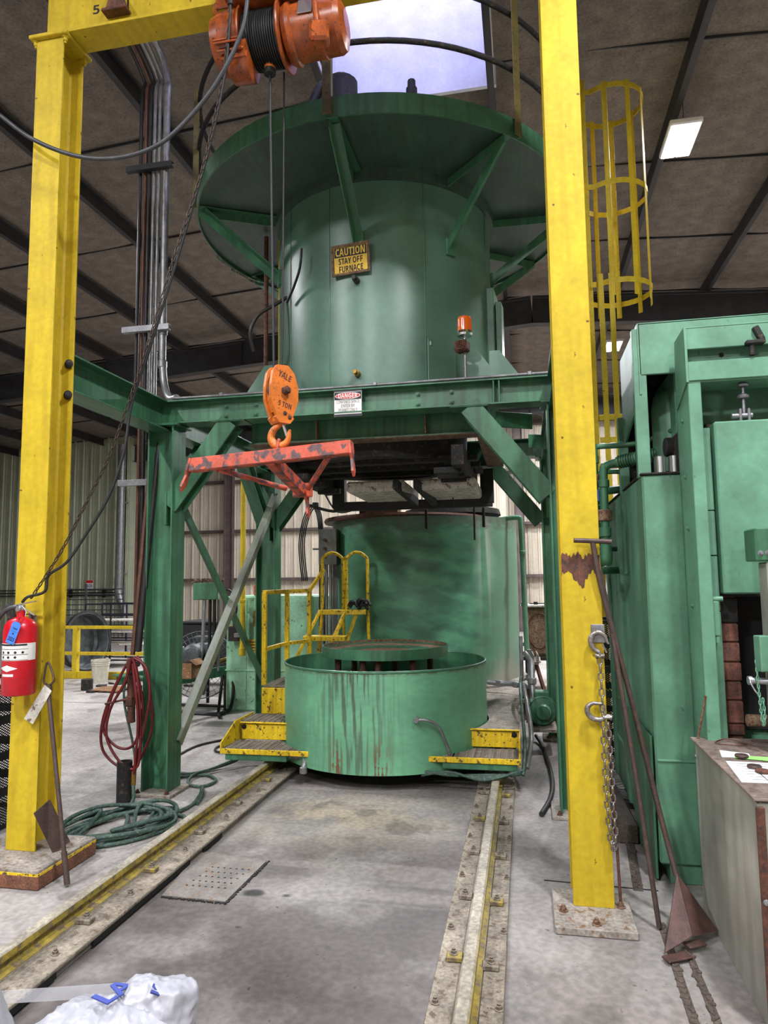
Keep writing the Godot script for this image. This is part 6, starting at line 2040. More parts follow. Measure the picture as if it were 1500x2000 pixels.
func conduits_and_hoses() -> void:
	# bank of conduits at the left green column
	var o := thing("conduit_bank", V(-2.98, 0.9, -5.02), "bank of vertical conduits on strut rails in front of the left green column", "conduits")
	var z := -5.18
	var xs := [-3.16, -3.115, -3.075, -3.03, -2.985]
	var mats := ["darkpipe", "copperpipe", "darkpipe", "conduit", "conduit"]
	for i in 5:
		var st := nb()
		var x: float = xs[i]
		tube(st, smooth([x, 3.02 if i != 1 and i != 2 else 1.05, z, x, 4.9, z, x, 5.85, z, x - 0.05, 6.1, z - 0.1, x - 0.15, 6.45, z + 0.3, x - 0.2, 6.55, z + 1.2, x - 0.2, 6.55, z + 3.0], 5), 0.016 if i != 2 else 0.02, 10)
		if i == 3: cyl(st, V(x, 2.98, z), V(x, 3.1, z), 0.03, 10)
		obj("conduit", st, M[mats[i]], o)
	var st := nb()
	tube(st, smooth([-2.70, 3.08, -5.03, -2.80, 3.10, -5.10, -2.88, 3.22, -5.16, -2.915, 3.42, z, -2.92, 3.7, z, -2.92, 5.7, z, -2.93, 5.95, z - 0.02, -3.02, 6.3, z + 0.05, -3.15, 6.52, z + 0.6, -3.2, 6.58, z + 3.0], 6), 0.03, 12)
	for y in [3.42, 3.7]: cyl(st, V(-2.918, y - 0.03, z), V(-2.918, y + 0.03, z), 0.038, 12)
	obj("large_conduit", st, M.conduit, o, "wide grey conduit with a bend onto the beam")
	for y in [3.72, 5.15, 2.42]:
		st = nb()
		channel(st, V(-3.26, y, z + 0.05), V(-2.83 if y > 3 else -2.9, y, z + 0.05), 0.045, 0.05, Vector3(0, 1, 0))
		for x in xs: box(st, V(x, y, z + 0.03), V(0.05, 0.03, 0.05), Basis.IDENTITY, 0.004)
		obj("strut", st, M.steel if y < 5 else M.dark, o)
	st = nb()
	tube(st, [V(-2.98, 1.05, -4.93), V(-2.94, 2.85, -5.1)], 0.018, 10)
	obj("riser_pipe", st, M.copperpipe, o)
	st = nb()
	tube(st, [V(-2.935, 1.08, -4.93), V(-2.885, 2.85, -5.1)], 0.027, 10)
	obj("riser_pipe", st, M.darkpipe, o)
	# hanging red hose with air line, and its tool
	var h := thing("red_air_hose", V(-2.93, 0.23, -4.85), "coiled dark red air hose hanging in loops beside the left green column", "hose")
	st = nb()
	tube(st, smooth([-2.92, 1.04, -4.85, -3.07, 0.83, -4.85, -3.17, 0.56, -4.85, -3.16, 0.35, -4.85, -3.01, 0.23, -4.85, -2.89, 0.25, -4.86, -2.79, 0.46, -4.88, -2.77, 0.68, -4.86, -2.82, 0.94, -4.85], 6, true), 0.0105, 8)
	tube(st, smooth([-2.93, 1.03, -4.83, -3.05, 0.82, -4.82, -3.13, 0.59, -4.82, -3.13, 0.48, -4.82, -3.01, 0.38, -4.82, -2.89, 0.41, -4.83, -2.83, 0.64, -4.84, -2.87, 0.90, -4.83], 6, true), 0.0105, 8)
	tube(st, smooth([-2.91, 1.04, -4.80, -2.95, 0.87, -4.79, -3.07, 0.66, -4.79, -3.09, 0.45, -4.79, -2.96, 0.27, -4.79, -2.84, 0.26, -4.8, -2.83, 0.53, -4.81, -2.86, 0.87, -4.81], 6, true), 0.0105, 8)
	tube(st, smooth([-2.91, 1.04, -4.83, -2.80, 0.97, -4.82, -2.765, 0.78, -4.82, -2.80, 0.55, -4.82, -2.86, 0.3, -4.82, -2.875, 0.18, -4.82, -2.88, 0.12, -4.82], 6), 0.0105, 8)
	tube(st, smooth([-2.90, 1.0, -4.8, -2.84, 0.6, -4.79, -2.855, 0.3, -4.79, -2.87, 0.2, -4.8], 6), 0.0105, 8)
	obj("hose", st, M.redhose, h)
	st = nb()
	cyl(st, V(-2.875, 0.22, -4.81), V(-2.872, 0.12, -4.80), 0.018, 10)
	obj("coupling", st, M.brass, h)
	st = nb()
	box(st, V(-2.935, 0.98, -4.83), V(0.05, 0.12, 0.05), Basis.IDENTITY, 0.01)
	cyl(st, V(-2.94, 0.94, -4.85), V(-2.93, 0.56, -4.85), 0.03, 10)
	box(st, V(-2.94, 0.72, -4.84), V(0.055, 0.08, 0.055), Basis.IDENTITY, 0.01)
	tube(st, [V(-2.93, 0.74, -4.82), V(-3.12, 0.70, -4.80)], 0.008, 8)
	single("air_tool", st, M.rust, "rusty air tool hanging inside the loops of the red hose", "tool")
	st = nb()
	tube(st, smooth([-2.93, 0.98, -4.87, -2.99, 0.83, -4.85, -2.98, 0.68, -4.84, -2.92, 0.46, -4.84, -2.88, 0.3, -4.83, -2.876, 0.2, -4.82], 6), 0.009, 8)
	single("green_air_line", st, M.greenhose, "thin green air line hanging inside the red hose loops", "hose")
	# green hose heap on the floor
	st = nb()
	var pt := [V(-2.872, 0.12, -4.80), V(-2.83, 0.06, -4.74), V(-2.74, 0.016, -4.62)]
	var rs := RandomNumberGenerator.new()
	rs.seed = 21
	for k in 8:
		var cx := -2.66 + rs.randf_range(-0.06, 0.06); var cz := -4.30 + rs.randf_range(-0.08, 0.08)
		var rx := 0.20 + rs.randf() * 0.13; var rz := 0.28 + rs.randf() * 0.13
		var ph := rs.randf() * TAU
		for i in 9:
			var t := ph + TAU * i / 9.0
			pt.append(V(cx + rx * cos(t) - 0.15 * sin(t) * 0.6, 0.014 + 0.009 * k * (0.6 + 0.4 * sin(t * 2.0 + k)), cz + rz * sin(t)))
	pt.append(V(-2.40, 0.015, -4.65)); pt.append(V(-2.42, 0.02, -4.95)); pt.append(V(-2.50, 0.03, -5.15)); pt.append(V(-2.43, 0.02, -5.02)); pt.append(V(-2.36, 0.015, -4.8))
	tube(st, smooth(pt, 5), 0.0135, 8)
	single("green_hose_heap", st, M.greenhose, "heap of dull green hose coiled on the floor before the left green column", "hose")
	st = nb()
	tube(st, smooth([-2.95, 0.015, -5.55, -2.77, 0.015, -5.52, -2.64, 0.02, -5.72, -2.5, 0.06, -5.85, -2.42, 0.16, -5.9], 5), 0.0125, 8)
	tube(st, smooth([-2.92, 0.015, -5.36, -2.77, 0.015, -5.44, -2.62, 0.015, -5.50, -2.48, 0.015, -5.36, -2.52, 0.015, -5.2, -2.66, 0.02, -5.24, -2.71, 0.03, -5.45, -2.62, 0.035, -5.66, -2.48, 0.08, -5.84], 5), 0.0125, 8)
	single("green_hose", st, M.greenhose, "green hose looping from behind the left column under the yellow steps", "hose")
	st = nb()
	tube(st, smooth([-3.19, 0.012, -6.0, -3.19, 0.012, -6.46, -3.02, 0.015, -6.75, -2.85, 0.05, -6.8, -2.7, 0.16, -6.6], 5), 0.011, 8)
	tube(st, smooth([-2.72, 0.10, -6.2, -2.80, 0.03, -6.21, -2.92, 0.012, -6.29, -2.97, 0.012, -6.45, -2.89, 0.03, -6.5, -2.7, 0.12, -6.5], 5), 0.011, 8)
	single("dark_hose", st, M.rubber, "dark hose on the floor farther back, left of the yellow steps", "hose")
	# cut pipe stub
	st = nb()
	lathe(st, [[0.048, 0.0], [0.055, 0.0], [0.055, 0.29], [0.047, 0.29], [0.047, 0.05], [0, 0.05]], at(V(-2.945, 0, -4.80)), 24)
	single("pipe_stub", st, M.soot, "short dark cut pipe standing on the floor under the red hose", "pipe")

func ladder_cage() -> void:
	var o := thing("caged_ladder", V(1.0, 0, -7.3), "yellow caged ladder rising to the roof behind the right yellow column", "ladder")
	var c := V(1.03, 0, -7.25)
	var st: SurfaceTool
	for z in [-7.45, -7.03]:
		st = nb()
		bar(st, V(0.74, 0.0, z), V(0.74, 6.75, z), 0.05, 0.022)
		obj("ladder_rail", st, M.yellow, o)
	for k in 21:
		st = nb()
		tube(st, [V(0.74, 0.3 + 0.3 * k, -7.45), V(0.74, 0.3 + 0.3 * k, -7.03)], 0.0125, 8)
		obj("rung", st, M.yellow, o)
	for y in [4.52, 5.55, 6.58]:
		st = nb()
		var inner := []
		var hp := [V(0.74, y, -6.98)]
		for i in 17:
			var t := deg_to_rad(lerpf(-40.0, 220.0, i / 16.0))
			hp.append(V(c.x + 0.34 * sin(t), y, c.z + 0.34 * cos(t)))
		hp.append(V(0.74, y, -7.52))
		for i in hp.size() - 1: bar(st, hp[i], hp[i + 1], 0.006, 0.055, UP3, 0.0)
		obj("cage_hoop", st, M.yellow, o)
	for t in [-15.0, 25.0, 62.0, 95.0, 130.0, 170.0, 205.0]:
		st = nb()
		var q := V(c.x + 0.335 * sin(deg_to_rad(t)), 0, c.z + 0.335 * cos(deg_to_rad(t)))
		var f := Basis(UP3, deg_to_rad(t))
		box(st, V(q.x, 5.5, q.z), V(0.05, 2.26, 0.006), f, 0.0)
		obj("cage_strap", st, M.yellow, o)
	for x in [0.83, 0.93]:
		st = nb()
		box(st, V(x, 3.4, -6.92), V(0.05, 2.4, 0.008), Basis.IDENTITY, 0.0)
		obj("lower_strap", st, M.yellow, o)
	st = nb()
	box(st, V(1.21, 2.75, -6.93), V(0.045, 1.0, 0.01))
	obj("gate_post", st, M.yellow, o)
	for y in [2.93, 3.15]:
		st = nb()
		box(st, V(0.99, y, -6.93), V(0.46, 0.055, 0.01))
		obj("gate_rail", st, M.yellow, o)

func back_left() -> void:
	# yellow guard rail
	var o := thing("guard_rail", V(-6.5, 0, -10.73), "yellow two-rail safety barrier on the floor at the left, before the storage corner", "barrier")
	var st := nb()
	for q in [[0.86, -4.9, 0.055], [0.42, -6.0, 0.055], [0.06, -5.3, 0.12]]:
		st = nb()
		bar(st, V(-8.8, q[0], -10.73), V(q[1], q[0], -10.73), 0.04, q[2])
		obj("rail", st, M.yellow, o)
	for x in [-7.55, -5.28]:
		st = nb()
		box(st, V(x, 0.43, -10.73), V(0.09, 0.86, 0.09))
		obj("post", st, M.yellow, o)
	st = nb()
	lathe(st, [[0.115, 0.0], [0.145, 0.33], [0.15, 0.335], [0.15, 0.36], [0.135, 0.36], [0.11, 0.05], [0.0, 0.05]], at(V(-6.86, 0, -10.4)), 28)
	for y in [0.27, 0.30]: lathe(st, [[0.14, y], [0.149, y + 0.004], [0.142, y + 0.01]], at(V(-6.86, 0, -10.4)), 28)
	single("plastic_bucket", st, M.bucket, "dirty off-white plastic bucket in front of the yellow barrier", "bucket")
	# tub on edge
	var t := thing("metal_tub", V(-7.75, 0, -11.35), "round dented galvanised tub standing on its edge behind the yellow barrier", "tub")
	st = nb()
	var xf := along(V(-8.15, 0.55, -11.55), V(0.97, 0.05, 0.22))
	lathe(st, [[0.0, 0.0], [0.44, 0.0], [0.48, 0.05], [0.50, 0.27], [0.53, 0.29], [0.53, 0.31], [0.49, 0.30], [0.465, 0.06], [0.43, 0.02], [0.0, 0.02]], xf, 40)
	obj("shell", st, M.galv, t)
	st = nb()
	lathe(st, [[0.51, 0.275], [0.545, 0.28], [0.545, 0.32], [0.51, 0.32]], xf, 40)
	obj("rim", st, M.dark, t)
	# wire cart
	var w := thing("wire_cart", V(-7.9, 0, -12.6), "dark blue wire-frame cart with white shelves in the storage corner", "cart")
	st = nb()
	for x in [-8.5, -7.95, -7.35]:
		for z in [-12.9, -12.35]: bar(st, V(x, 0.1, z), V(x, 1.2, z), 0.03, 0.03)
	for y in [1.2, 0.98, 0.75, 0.5, 0.12]:
		bar(st, V(-8.5, y, -12.35), V(-7.35, y, -12.35), 0.025, 0.025)
		bar(st, V(-8.5, y, -12.9), V(-7.35, y, -12.9), 0.025, 0.025)
	for k in 5: bar(st, V(-8.4 + 0.09 * k, 0.5, -12.9), V(-8.4 + 0.09 * k, 1.2, -12.9), 0.01, 0.01)
	obj("frame", st, M.bluecart, w)
	for x in [-8.5, -7.35]:
		for z in [-12.9, -12.35]:
			st = nb()
			cyl(st, V(x, 0.055, z - 0.015), V(x, 0.055, z + 0.015), 0.055, 14)
			obj("caster", st, M.dark, w)
	for y in [0.88, 0.66, 0.42, 0.22]:
		st = nb()
		box(st, V(-7.9, y, -12.6), V(1.1, 0.03, 0.5))
		obj("shelf", st, M.tinwhite, w)
	# further clutter at the wall
	st = nb()
	for k in 9: bar(st, V(-14.8, 0.15 + 0.16 * k, -19.6), V(-12.2, 0.15 + 0.16 * k, -19.6), 0.04, 0.03)
	for x in [-14.8, -13.5, -12.2]: bar(st, V(x, 0, -19.6), V(x, 1.6, -19.6), 0.05, 0.05)
	single("storage_rack", st, M.galv, "grey metal rack low against the green-grey wall", "rack")
	st = nb()
	for k in 3: tube(st, [V(-19.5, 1.22 + 0.09 * k, -20.36), V(-12.8, 1.22 + 0.09 * k, -20.36)], 0.02, 6)
	for x in [-17.5, -15.9, -14.6, -13.4]: box(st, V(x, 1.3, -20.38), V(0.1, 0.3, 0.06))
	single("wall_conduits", st, M.dark, "run of dark conduits along the green-grey wall", "conduits")
	var s := thing("acid_sign", V(-13.95, 1.4, -20.42), "small white notice with a red heading on the green-grey wall", "sign")
	st = nb()
	box(st, V(-13.95, 1.58, -20.43), V(0.26, 0.29, 0.01), Basis.IDENTITY, 0.0)
	obj("panel", st, M.signwhite, s)
	st = nb()
	box(st, V(-13.95, 1.67, -20.42), V(0.25, 0.09, 0.01), Basis.IDENTITY, 0.0)
	obj("heading_band", st, M.signred, s)
	text("ACID", 0.09, M.blueprint, s, at(V(-13.95, 1.53, -20.422)), "Droid Sans", true, 0.2)
	# scraps on the floor
	var rs := RandomNumberGenerator.new()
	rs.seed = 77
	st = nb()
	for k in 26: box(st, V(-6.6 + rs.randf() * 1.6, 0.012, -9.4 - rs.randf() * 1.1), V(0.04 + rs.randf() * 0.14, 0.015 + rs.randf() * 0.03, 0.04 + rs.randf() * 0.1), Basis(UP3, rs.randf() * 3.0) * Basis(Vector3(1, 0, 0), rs.randf() * 0.3), 0.003)
	var sc := single("floor_debris", st, M.soot, "scattered dark scraps and dirt on the floor before the yellow barrier", "debris")
	sc.set_meta("kind", "stuff")
	st = nb()
	lathe(st, [[0, 0], [0.085, 0.0], [0.085, 0.16], [0.07, 0.165], [0, 0.165]], at(V(-6.55, 0, -9.6)), 18)
	single("small_drum", st, M.soot, "small dark can among the scraps on the floor", "can")
	st = nb()
	ext(st, [[-0.25, -0.1], [0.2, -0.14], [0.25, 0.08], [0.0, 0.16], [-0.2, 0.1]], Transform3D(Basis(Vector3(1, 0, 0), -PI / 2 + 0.12), V(-6.1, 0.04, -9.5)), 0.012)
	single("cardboard_scrap", st, M.cardboard, "flattened brown cardboard scrap on the floor", "cardboard")
	# light green transformer tank, gas pipe and notices
	var g := thing("transformer_tank", V(-3.2, 0, -8.9), "pale mint green steel cabinet tank behind the left rear column", "tank")
	st = nb()
	box(st, V(-3.15, 0.71, -8.75), V(1.15, 1.42, 0.9), Basis.IDENTITY, 0.02)
	for x in [-3.45, -3.2, -2.9]: box(st, V(x, 0.71, -8.296), V(0.012, 1.36, 0.012))
	box(st, V(-3.15, 0.50, -8.29), V(1.15, 0.02, 0.02))
	obj("body", st, M.mint, g)
	st = nb()
	cyl(st, V(-3.38, 1.42, -8.6), V(-3.38, 1.56, -8.6), 0.09, 20)
	obj("filler_cap", st, M.redorange, g, "red filler cap")
	st = nb()
	box(st, V(-3.62, 1.03, -8.296), V(0.1, 0.05, 0.006))
	box(st, V(-3.36, 0.80, -8.29), V(0.11, 0.16, 0.02))
	var nt := obj("notice", st, M.signyellow, g, "small yellow notices")
	st = nb()
	for k in 4: box(st, V(-3.36, 0.85 - 0.035 * k, -8.278), V(0.085, 0.012, 0.002), Basis.IDENTITY, 0.0)
	obj("print_line", st, M.rust, nt)
	st = nb()
	lathe(st, [[0.0, 0.0], [0.05, 0.0], [0.05, 0.14], [0.04, 0.18], [0.02, 0.2], [0.02, 0.28], [0, 0.28]], at(V(-3.28, 1.05, -8.22)), 14)
	obj("sight_bowl", st, M.brass, g)
	var gp := thing("gas_riser", V(-3.45, 0.6, -8.15), "yellow vertical gas pipe in front of the mint green tank", "pipe")
	st = nb()
	tube(st, [V(-3.42, 0.72, -8.1), V(-3.42, 3.3, -8.1)], 0.032, 12)
	cyl(st, V(-3.42, 0.70, -8.1), V(-3.42, 0.80, -8.1), 0.042, 12)
	cyl(st, V(-3.42, 1.35, -8.1), V(-3.42, 1.39, -8.1), 0.04, 12)
	obj("pipe", st, M.yellow, gp)
	st = nb()
	box(st, V(-3.45, 0.95, -8.1), V(0.12, 0.05, 0.10))
	obj("clamp", st, M.conduit, gp)
	# pump bench
	var b := thing("pump_bench", V(-3.8, 0, -8.0), "long steel channel bench carrying pumps and pipework behind the left green column", "bench")
	st = nb()
	channel(st, V(-4.15, 0.47, -7.3), V(-3.55, 0.49, -8.9), 0.06, 0.12)
	channel(st, V(-4.75, 0.47, -7.5), V(-4.1, 0.49, -9.0), 0.06, 0.12)
	for q in [[V(-4.15, 0.53, -7.3), V(-4.75, 0.53, -7.5)], [V(-3.85, 0.53, -8.1), V(-4.45, 0.53, -8.25)], [V(-3.55, 0.53, -8.9), V(-4.1, 0.53, -9.0)]]: bar(st, q[0], q[1], 0.1, 0.02)
	obj("frame", st, M.green, b)
	st = nb()
	for q in [[-3.75, -8.35], [-4.15, -7.3], [-4.2, -8.8]]:
		st = nb()
		tube(st, [V(q[0], 0, q[1]), V(q[0], 0.45, q[1])], 0.022, 8)
		obj("leg", st, M.dark, b)
	st = nb()
	lathe(st, [[0, 0], [0.09, 0.0], [0.12, 0.03], [0.12, 0.3], [0.09, 0.34], [0, 0.34]], along(V(-4.1, 0.72, -8.2), V(0.35, 0, 1)), 20)
	box(st, V(-3.98, 0.72, -8.35), V(0.26, 0.24, 0.2), Basis.IDENTITY, 0.02)
	box(st, V(-4.02, 0.9, -8.4), V(0.3, 0.03, 0.16))
	obj("pump", st, M.galv, b)
	st = nb()
	for q in [[-3.7, -8.7, 0.055], [-3.82, -8.6, 0.05], [-3.62, -8.82, 0.05], [-4.05, -8.05, 0.045], [-3.92, -8.0, 0.05], [-3.95, -8.25, 0.04]]: lathe(st, [[0.0, 0.0], [q[2], 0.01], [q[2] * 1.15, 0.04], [q[2], 0.09], [q[2] * 0.6, 0.11], [0, 0.12]], along(V(q[0], 0.54, q[1]), V(0.3, 1, 0.2)), 12)
	tube(st, smooth([-3.6, 0.6, -8.85, -3.75, 0.62, -8.5, -3.9, 0.58, -8.3, -4.05, 0.58, -8.1], 4), 0.03, 8)
	obj("valve", st, M.brass, b)
	st = nb()
	tube(st, smooth([-4.2, 0.56, -7.8, -4.0, 0.60, -7.85, -3.92, 0.64, -7.95, -3.9, 0.8, -8.0, -3.9, 1.4, -8.05], 4), 0.024, 8)
	tube(st, pts([-3.78, 0.5, -8.2, -3.78, 1.38, -8.2]), 0.02, 8)
	tube(st, smooth([-4.6, 0.72, -7.9, -4.35, 0.78, -8.0, -4.2, 0.76, -8.1], 4), 0.05, 10)
	obj("pipe", st, M.conduit, b)
	st = nb()
	for k in 9: box(st, V(-4.55 + rs.randf() * 0.35, 0.60 + 0.1 * rs.randf(), -7.7 - rs.randf() * 0.4), V(0.22, 0.05, 0.12), Basis(UP3, rs.randf() * 3.0) * Basis(Vector3(1, 0, 0), rs.randf() - 0.5), 0.02)
	var wr := single("foil_wrap", st, M.tinwhite, "crumpled pale insulation wrap lying on the pump bench", "wrap")
	wr.set_meta("kind", "stuff")
	var cb := thing("cardboard_box", V(-4.02, 0.5, -7.45), "open brown cardboard box on the near end of the pump bench", "box")
	st = nb()
	var bc := V(-3.83, 0.62, -7.38)
	box(st, bc + V(0, -0.08, 0), V(0.34, 0.012, 0.26))
	for q in [[0.165, 0, 0.012, 0.26], [-0.165, 0, 0.012, 0.26], [0, 0.125, 0.34, 0.012], [0, -0.125, 0.34, 0.012]]: box(st, bc + V(q[0], 0, q[1]), V(q[2], 0.17, q[3]), Basis.IDENTITY, 0.001)
	obj("walls", st, M.cardboard, cb)
	st = nb()
	for q in [[0.18, 0.09, 0, -0.6], [-0.2, 0.09, 0, 0.4]]: box(st, bc + V(q[0], q[1], q[2]), V(0.1, 0.006, 0.24), Basis(Vector3(0, 0, 1), q[3]), 0.001)
	obj("flap", st, M.cardboard, cb)
	st = nb()
	for k in 6: box(st, bc + V(rs.randf_range(-0.12, 0.12), 0.08, rs.randf_range(-0.08, 0.08)), V(0.1, 0.04, 0.08), Basis(UP3, rs.randf() * 3.0) * Basis(Vector3(1, 0, 0), 0.4), 0.01)
	var ct := single("box_scraps", st, M.soot, "dark scraps heaped in the open cardboard box", "scraps")
	ct.set_meta("kind", "stuff")
	# electrical box with debris on top
	var e := thing("electrical_box", V(-3.9, 0.9, -8.2), "green electrical box on conduit stems above the pump bench", "electrical box")
	st = nb()
	box(st, V(-3.9, 1.49, -8.1), V(0.30, 0.21, 0.18), Basis(UP3, 0.3), 0.008)
	obj("housing", st, M.green, e)
	st = nb()
	box(st, V(-3.92, 1.49, -8.005), V(0.12, 0.18, 0.01), Basis(UP3, 0.3), 0.003)
	obj("cover", st, M.green, e)
	st = nb()
	for x in [-3.86, -3.80]: tube(st, [V(x, 0.6, -8.12), V(x, 1.4, -8.12)], 0.022, 8)
	box(st, V(-3.55, 0.96, -8.2), V(0.15, 0.18, 0.12))
	tube(st, smooth([-3.74, 1.5, -8.1, -3.6, 1.5, -8.1, -3.52, 1.4, -8.12, -3.52, 1.25, -8.15, -3.58, 1.1, -8.2, -3.56, 1.02, -8.2], 5), 0.012, 8)
	obj("conduit_stem", st, M.darkpipe, e)
	st = nb()
	for k in 34: box(st, V(-3.9 + rs.randf_range(-0.2, 0.24), 1.6 + rs.randf() * 0.05, -8.1 + rs.randf_range(-0.08, 0.08)), V(0.09, 0.008, 0.012), Basis(UP3, rs.randf() * 3.0) * Basis(Vector3(0, 0, 1), rs.randf_range(-0.7, 0.7)), 0.0)
	var ns := single("debris_heap", st, M.rustpale, "untidy nest of brownish scraps on top of the green electrical box", "debris")
	ns.set_meta("kind", "stuff")
	# floor fan
	var f := thing("floor_fan", V(-4.3, 0, -8.9), "large round wire-guard floor fan on a black tube stand behind the bench", "fan")
	var fc := V(-4.3, 0.50, -8.8)
	var fx := along(fc, V(0.45, 0.15, 1))
	st = nb()
	for r in [0.10, 0.17, 0.24, 0.31, 0.38, 0.44]:
		for sd in [-0.09, 0.09]:
			var rg := []
			for i in 32: rg.append(fx * V(r * cos(TAU * i / 32), sd * (1.0 - 0.6 * pow(r / 0.44, 2)), r * sin(TAU * i / 32)))
			tube(st, rg, 0.003 if r < 0.43 else 0.008, 5, true)
	for i in 40:
		var d := V(cos(TAU * i / 40), 0, sin(TAU * i / 40))
		for sd in [-1.0, 1.0]: tube(st, [fx * (d * 0.06 + V(0, 0.09 * sd, 0)), fx * (d * 0.27 + V(0, 0.075 * sd, 0)), fx * (d * 0.44 + V(0, 0.03 * sd, 0))], 0.002, 4, false, false)
	obj("guard", st, M.galv, f)
	st = nb()
	lathe(st, [[0, 0.05], [0.07, 0.05], [0.08, 0.0], [0.08, -0.14], [0, -0.16]], fx, 20)
	obj("motor", st, M.dark, f)
	for k in 4:
		st = nb()
		var ba := fx.basis * Basis(UP3, TAU * k / 4) * Basis(Vector3(1, 0, 0), 0.45)
		ext(st, [[0.07, -0.05], [0.38, -0.11], [0.40, 0.05], [0.30, 0.10], [0.07, 0.05]], Transform3D(ba * Basis(Vector3(1, 0, 0), -PI / 2), fc), 0.004)
		obj("blade", st, M.galv, f)
	st = nb()
	tube(st, smooth([-3.68, 0.5, -8.35, -3.62, 0.3, -8.3, -3.60, 0.08, -8.2, -3.62, 0.03, -8.1, -3.75, 0.03, -7.9, -4.7, 0.03, -8.0], 4), 0.02, 8)
	tube(st, pts([-3.72, 0.45, -8.2, -3.7, 0.03, -8.05, -3.55, 0.03, -7.75]), 0.02, 8)
	tube(st, pts([-4.9, 0.03, -8.5, -3.65, 0.03, -8.4]), 0.02, 8)
	obj("stand", st, M.dark, f)
	st = nb()
	box(st, V(-4.55, 0.62, -10.4), V(1.5, 0.7, 0.7), Basis.IDENTITY, 0.02)
	box(st, V(-4.55, 0.98, -10.4), V(1.54, 0.03, 0.74))
	single("black_cabinet", st, M.dark, "low black cabinet behind the floor fan and green electrical box", "cabinet")
	st = nb()
	lathe(st, [[0.0, 0.0], [0.05, 0.0], [0.055, 0.08], [0.02, 0.12], [0, 0.12]], at(V(-3.72, 0.60, -9.0)), 12)
	single("blue_bottle", st, M.bluetag, "small blue bottle by the mint green tank", "bottle")

func back_right() -> void:
	# rusty oval tank
	var o := thing("rusty_oil_tank", V(0.15, 0, -10.2), "rusty brown upright oval tank behind the right rear column", "tank")
	var st := nb()
	box(st, V(0.17, 0.86, -10.2), V(0.42, 0.68, 0.6), Basis.IDENTITY, 0.05)
	obj("body", st, M.rustpale, o)
	st = nb()
	box(st, V(0.17, 1.215, -10.2), V(0.48, 0.03, 0.66), Basis.IDENTITY, 0.012)
	obj("lid", st, M.tinwhite, o)
	st = nb()
	var ov := []
	for i in 28: ov.append(V(0.17 + 0.15 * cos(TAU * i / 28), 0.88 + 0.24 * sin(TAU * i / 28), -9.895))
	tube(st, ov, 0.012, 6, true)
	obj("oval_bead", st, M.rust, o)
	st = nb()
	box(st, V(0.16, 1.245, -10.1), V(0.22, 0.015, 0.03), Basis(UP3, 0.1))
	cyl(st, V(0.14, 1.23, -10.1), V(0.14, 1.27, -10.1), 0.03, 8)
	obj("handle", st, M.dark, o)
	st = nb()
	for q in [[0.0, -10.4], [0.34, -10.4], [0.0, -10.0], [0.34, -10.0]]: bar(st, V(q[0], 0, q[1]), V(q[0], 0.55, q[1]), 0.06, 0.06)
	box(st, V(0.17, 0.5, -10.2), V(0.45, 0.05, 0.6))
	obj("stand", st, M.dark, o)
	# axle stand with channel head
	var j := thing("roller_stand", V(0.13, 0, -8.4), "small steel stand with a channel head and red legs behind the car's motor", "stand")
	st = nb()
	channel(st, V(0.10, 0.68, -8.15), V(0.08, 0.68, -8.65), 0.10, 0.06, V(1, 0.0, 0))
	box(st, V(0.09, 0.655, -8.4), V(0.12, 0.015, 0.5))
	obj("head", st, M.dustyplate, j)
	st = nb()
	bar(st, V(-0.02, 0.25, -8.26), V(0.21, 0.25, -8.26), 0.03, 0.03)
	obj("tie_bar", st, M.rust, j)
	for q in [[-0.06, -8.2], [0.26, -8.2], [-0.06, -8.6], [0.26, -8.6]]:
		st = nb()
		bar(st, V(0.09, 0.64, -8.4), V(q[0], 0.0, q[1]), 0.035, 0.035)
		obj("leg", st, M.rust, j)
	st = nb()
	for k in 4: box(st, V(0.12, 0.04 + 0.075 * k, -9.1), V(0.5, 0.055, 0.7 - 0.05 * k), Basis(UP3, 0.05 * k), 0.008)
	single("plank_stack", st, M.dustyplate, "stack of pale planks on the floor beyond the car, at its right", "planks")

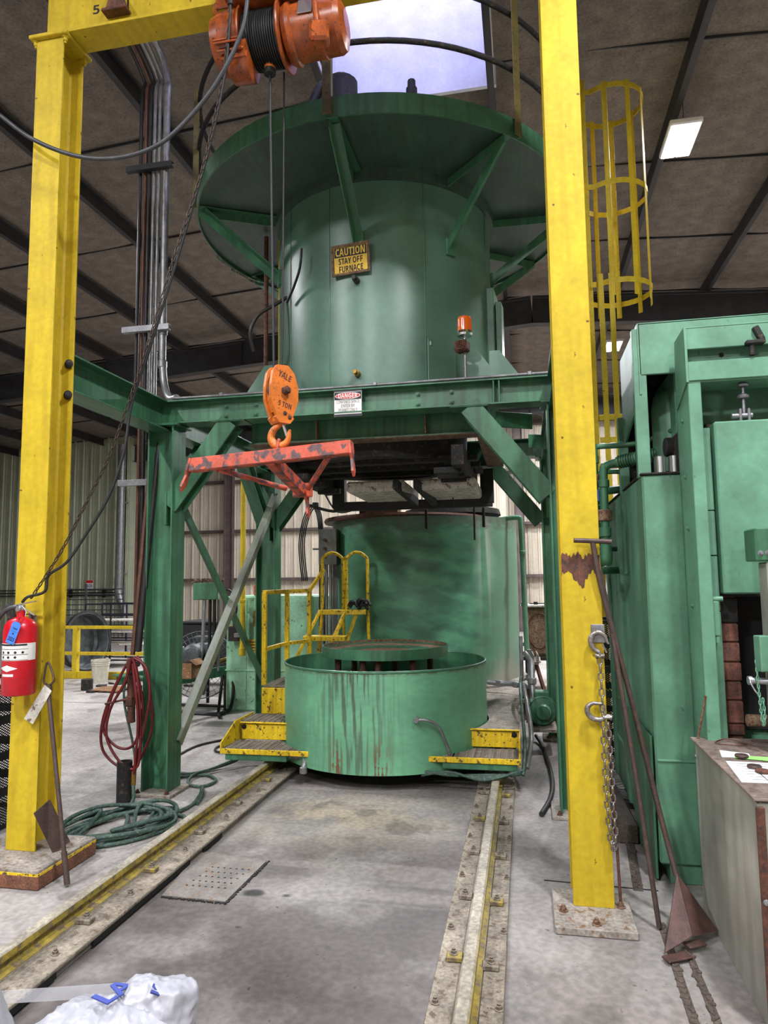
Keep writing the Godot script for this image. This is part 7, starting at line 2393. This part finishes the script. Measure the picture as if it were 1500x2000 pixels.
func blob(st: SurfaceTool, c: Vector3, rx: float, rz: float, top: float, low: float, sd: int, lump := 0.03) -> void:
	var f := FastNoiseLite.new()
	f.seed = sd
	f.frequency = 5.0
	f.fractal_octaves = 4
	f.noise_type = FastNoiseLite.TYPE_SIMPLEX
	f.fractal_type = FastNoiseLite.FRACTAL_RIDGED
	var nr := 40
	var na := 96
	var P := func(i: int, k: int):
		var t := float(i) / nr
		var a := TAU * k / na
		var rr: float
		var y: float
		if t < 0.6:
			var q := t / 0.6
			rr = q
			y = top - (top - low) * 0.30 * pow(q, 2.6)
		else:
			var q2 := (t - 0.6) / 0.4
			rr = 1.0 + 0.06 * sin(q2 * PI)
			y = lerpf(top - (top - low) * 0.30, low, q2)
		var p := V(c.x + rr * rx * cos(a), y, c.z + rr * rz * sin(a))
		var n := f.get_noise_3dv(p * V(1, 1.0, 1)) * lump
		return p + V(cos(a) * n * rr, n * (1.0 - 0.7 * smoothstep(0.5, 0.7, t)), sin(a) * n * rr)
	var grid := []
	for i in nr + 1:
		var row := []
		for k in na: row.append(P.call(i, k))
		grid.append(row)
	st.set_smooth_group(0)
	var nrm := func(i: int, k: int):
		var u: Vector3 = grid[i][(k + 1) % na] - grid[i][(k - 1 + na) % na]
		var w: Vector3 = grid[mini(i + 1, nr)][k] - grid[maxi(i - 1, 0)][k]
		var n := w.cross(u) if i > 0 else UP3
		if n.dot(V(grid[i][k].x - c.x, 0.15, grid[i][k].z - c.z)) < 0: n = -n
		return n.normalized()
	var ns := []
	for i in nr + 1:
		var row := []
		for k in na: row.append(nrm.call(i, k))
		ns.append(row)
	for i in nr:
		for k in na:
			var k2 := (k + 1) % na
			tri(st, grid[i][k], grid[i][k2], grid[i + 1][k2], ns[i][k], ns[i][k2], ns[i + 1][k2])
			tri(st, grid[i][k], grid[i + 1][k2], grid[i + 1][k], ns[i][k], ns[i + 1][k2], ns[i + 1][k])

func foreground() -> void:
	var o := thing("white_sack", V(-0.86, 0, -1.40), "crumpled white plastic sack with blue print, at the bottom left close to the camera", "sack")
	var st := nb()
	blob(st, V(-0.885, 0, -1.395), 0.26, 0.17, 0.722, 0.0, 4, 0.022)
	obj("sack", st, M.bag, o)
	st = nb()
	blob(st, V(-0.80, 0, -1.45), 0.085, 0.06, 0.75, 0.62, 8, 0.02)
	obj("gathered_top", st, M.bag, o)
	var flat := Basis(Vector3(1, 0, 0), -PI / 2)
	text("LA", 0.05, M.blueprint, o, Transform3D(Basis(UP3, 1.25) * flat, V(-0.875, 0.744, -1.405)), "Droid Sans", true, 0.0, 0.003)
	text("Y", 0.04, M.blueprint, o, Transform3D(Basis(UP3, 1.9) * Basis(Vector3(1, 0, 0), -0.9), V(-0.775, 0.745, -1.415)), "Droid Sans", true, 0.0, 0.003)
	st = nb()
	blob(st, V(-1.20, 0, -1.345), 0.125, 0.12, 0.79, 0.0, 14, 0.012)
	single("white_sack", st, M.bag, "second plain white sack cut off at the bottom left corner", "sack")
	st = nb()
	bar(st, V(-1.65, 0.525, -1.61), V(-0.90, 0.655, -1.58), 0.0012, 0.03, UP3, 0.0)
	single("stretch_film", st, M.film, "band of clear stretch film pulled tight from the white sack to the left", "film")
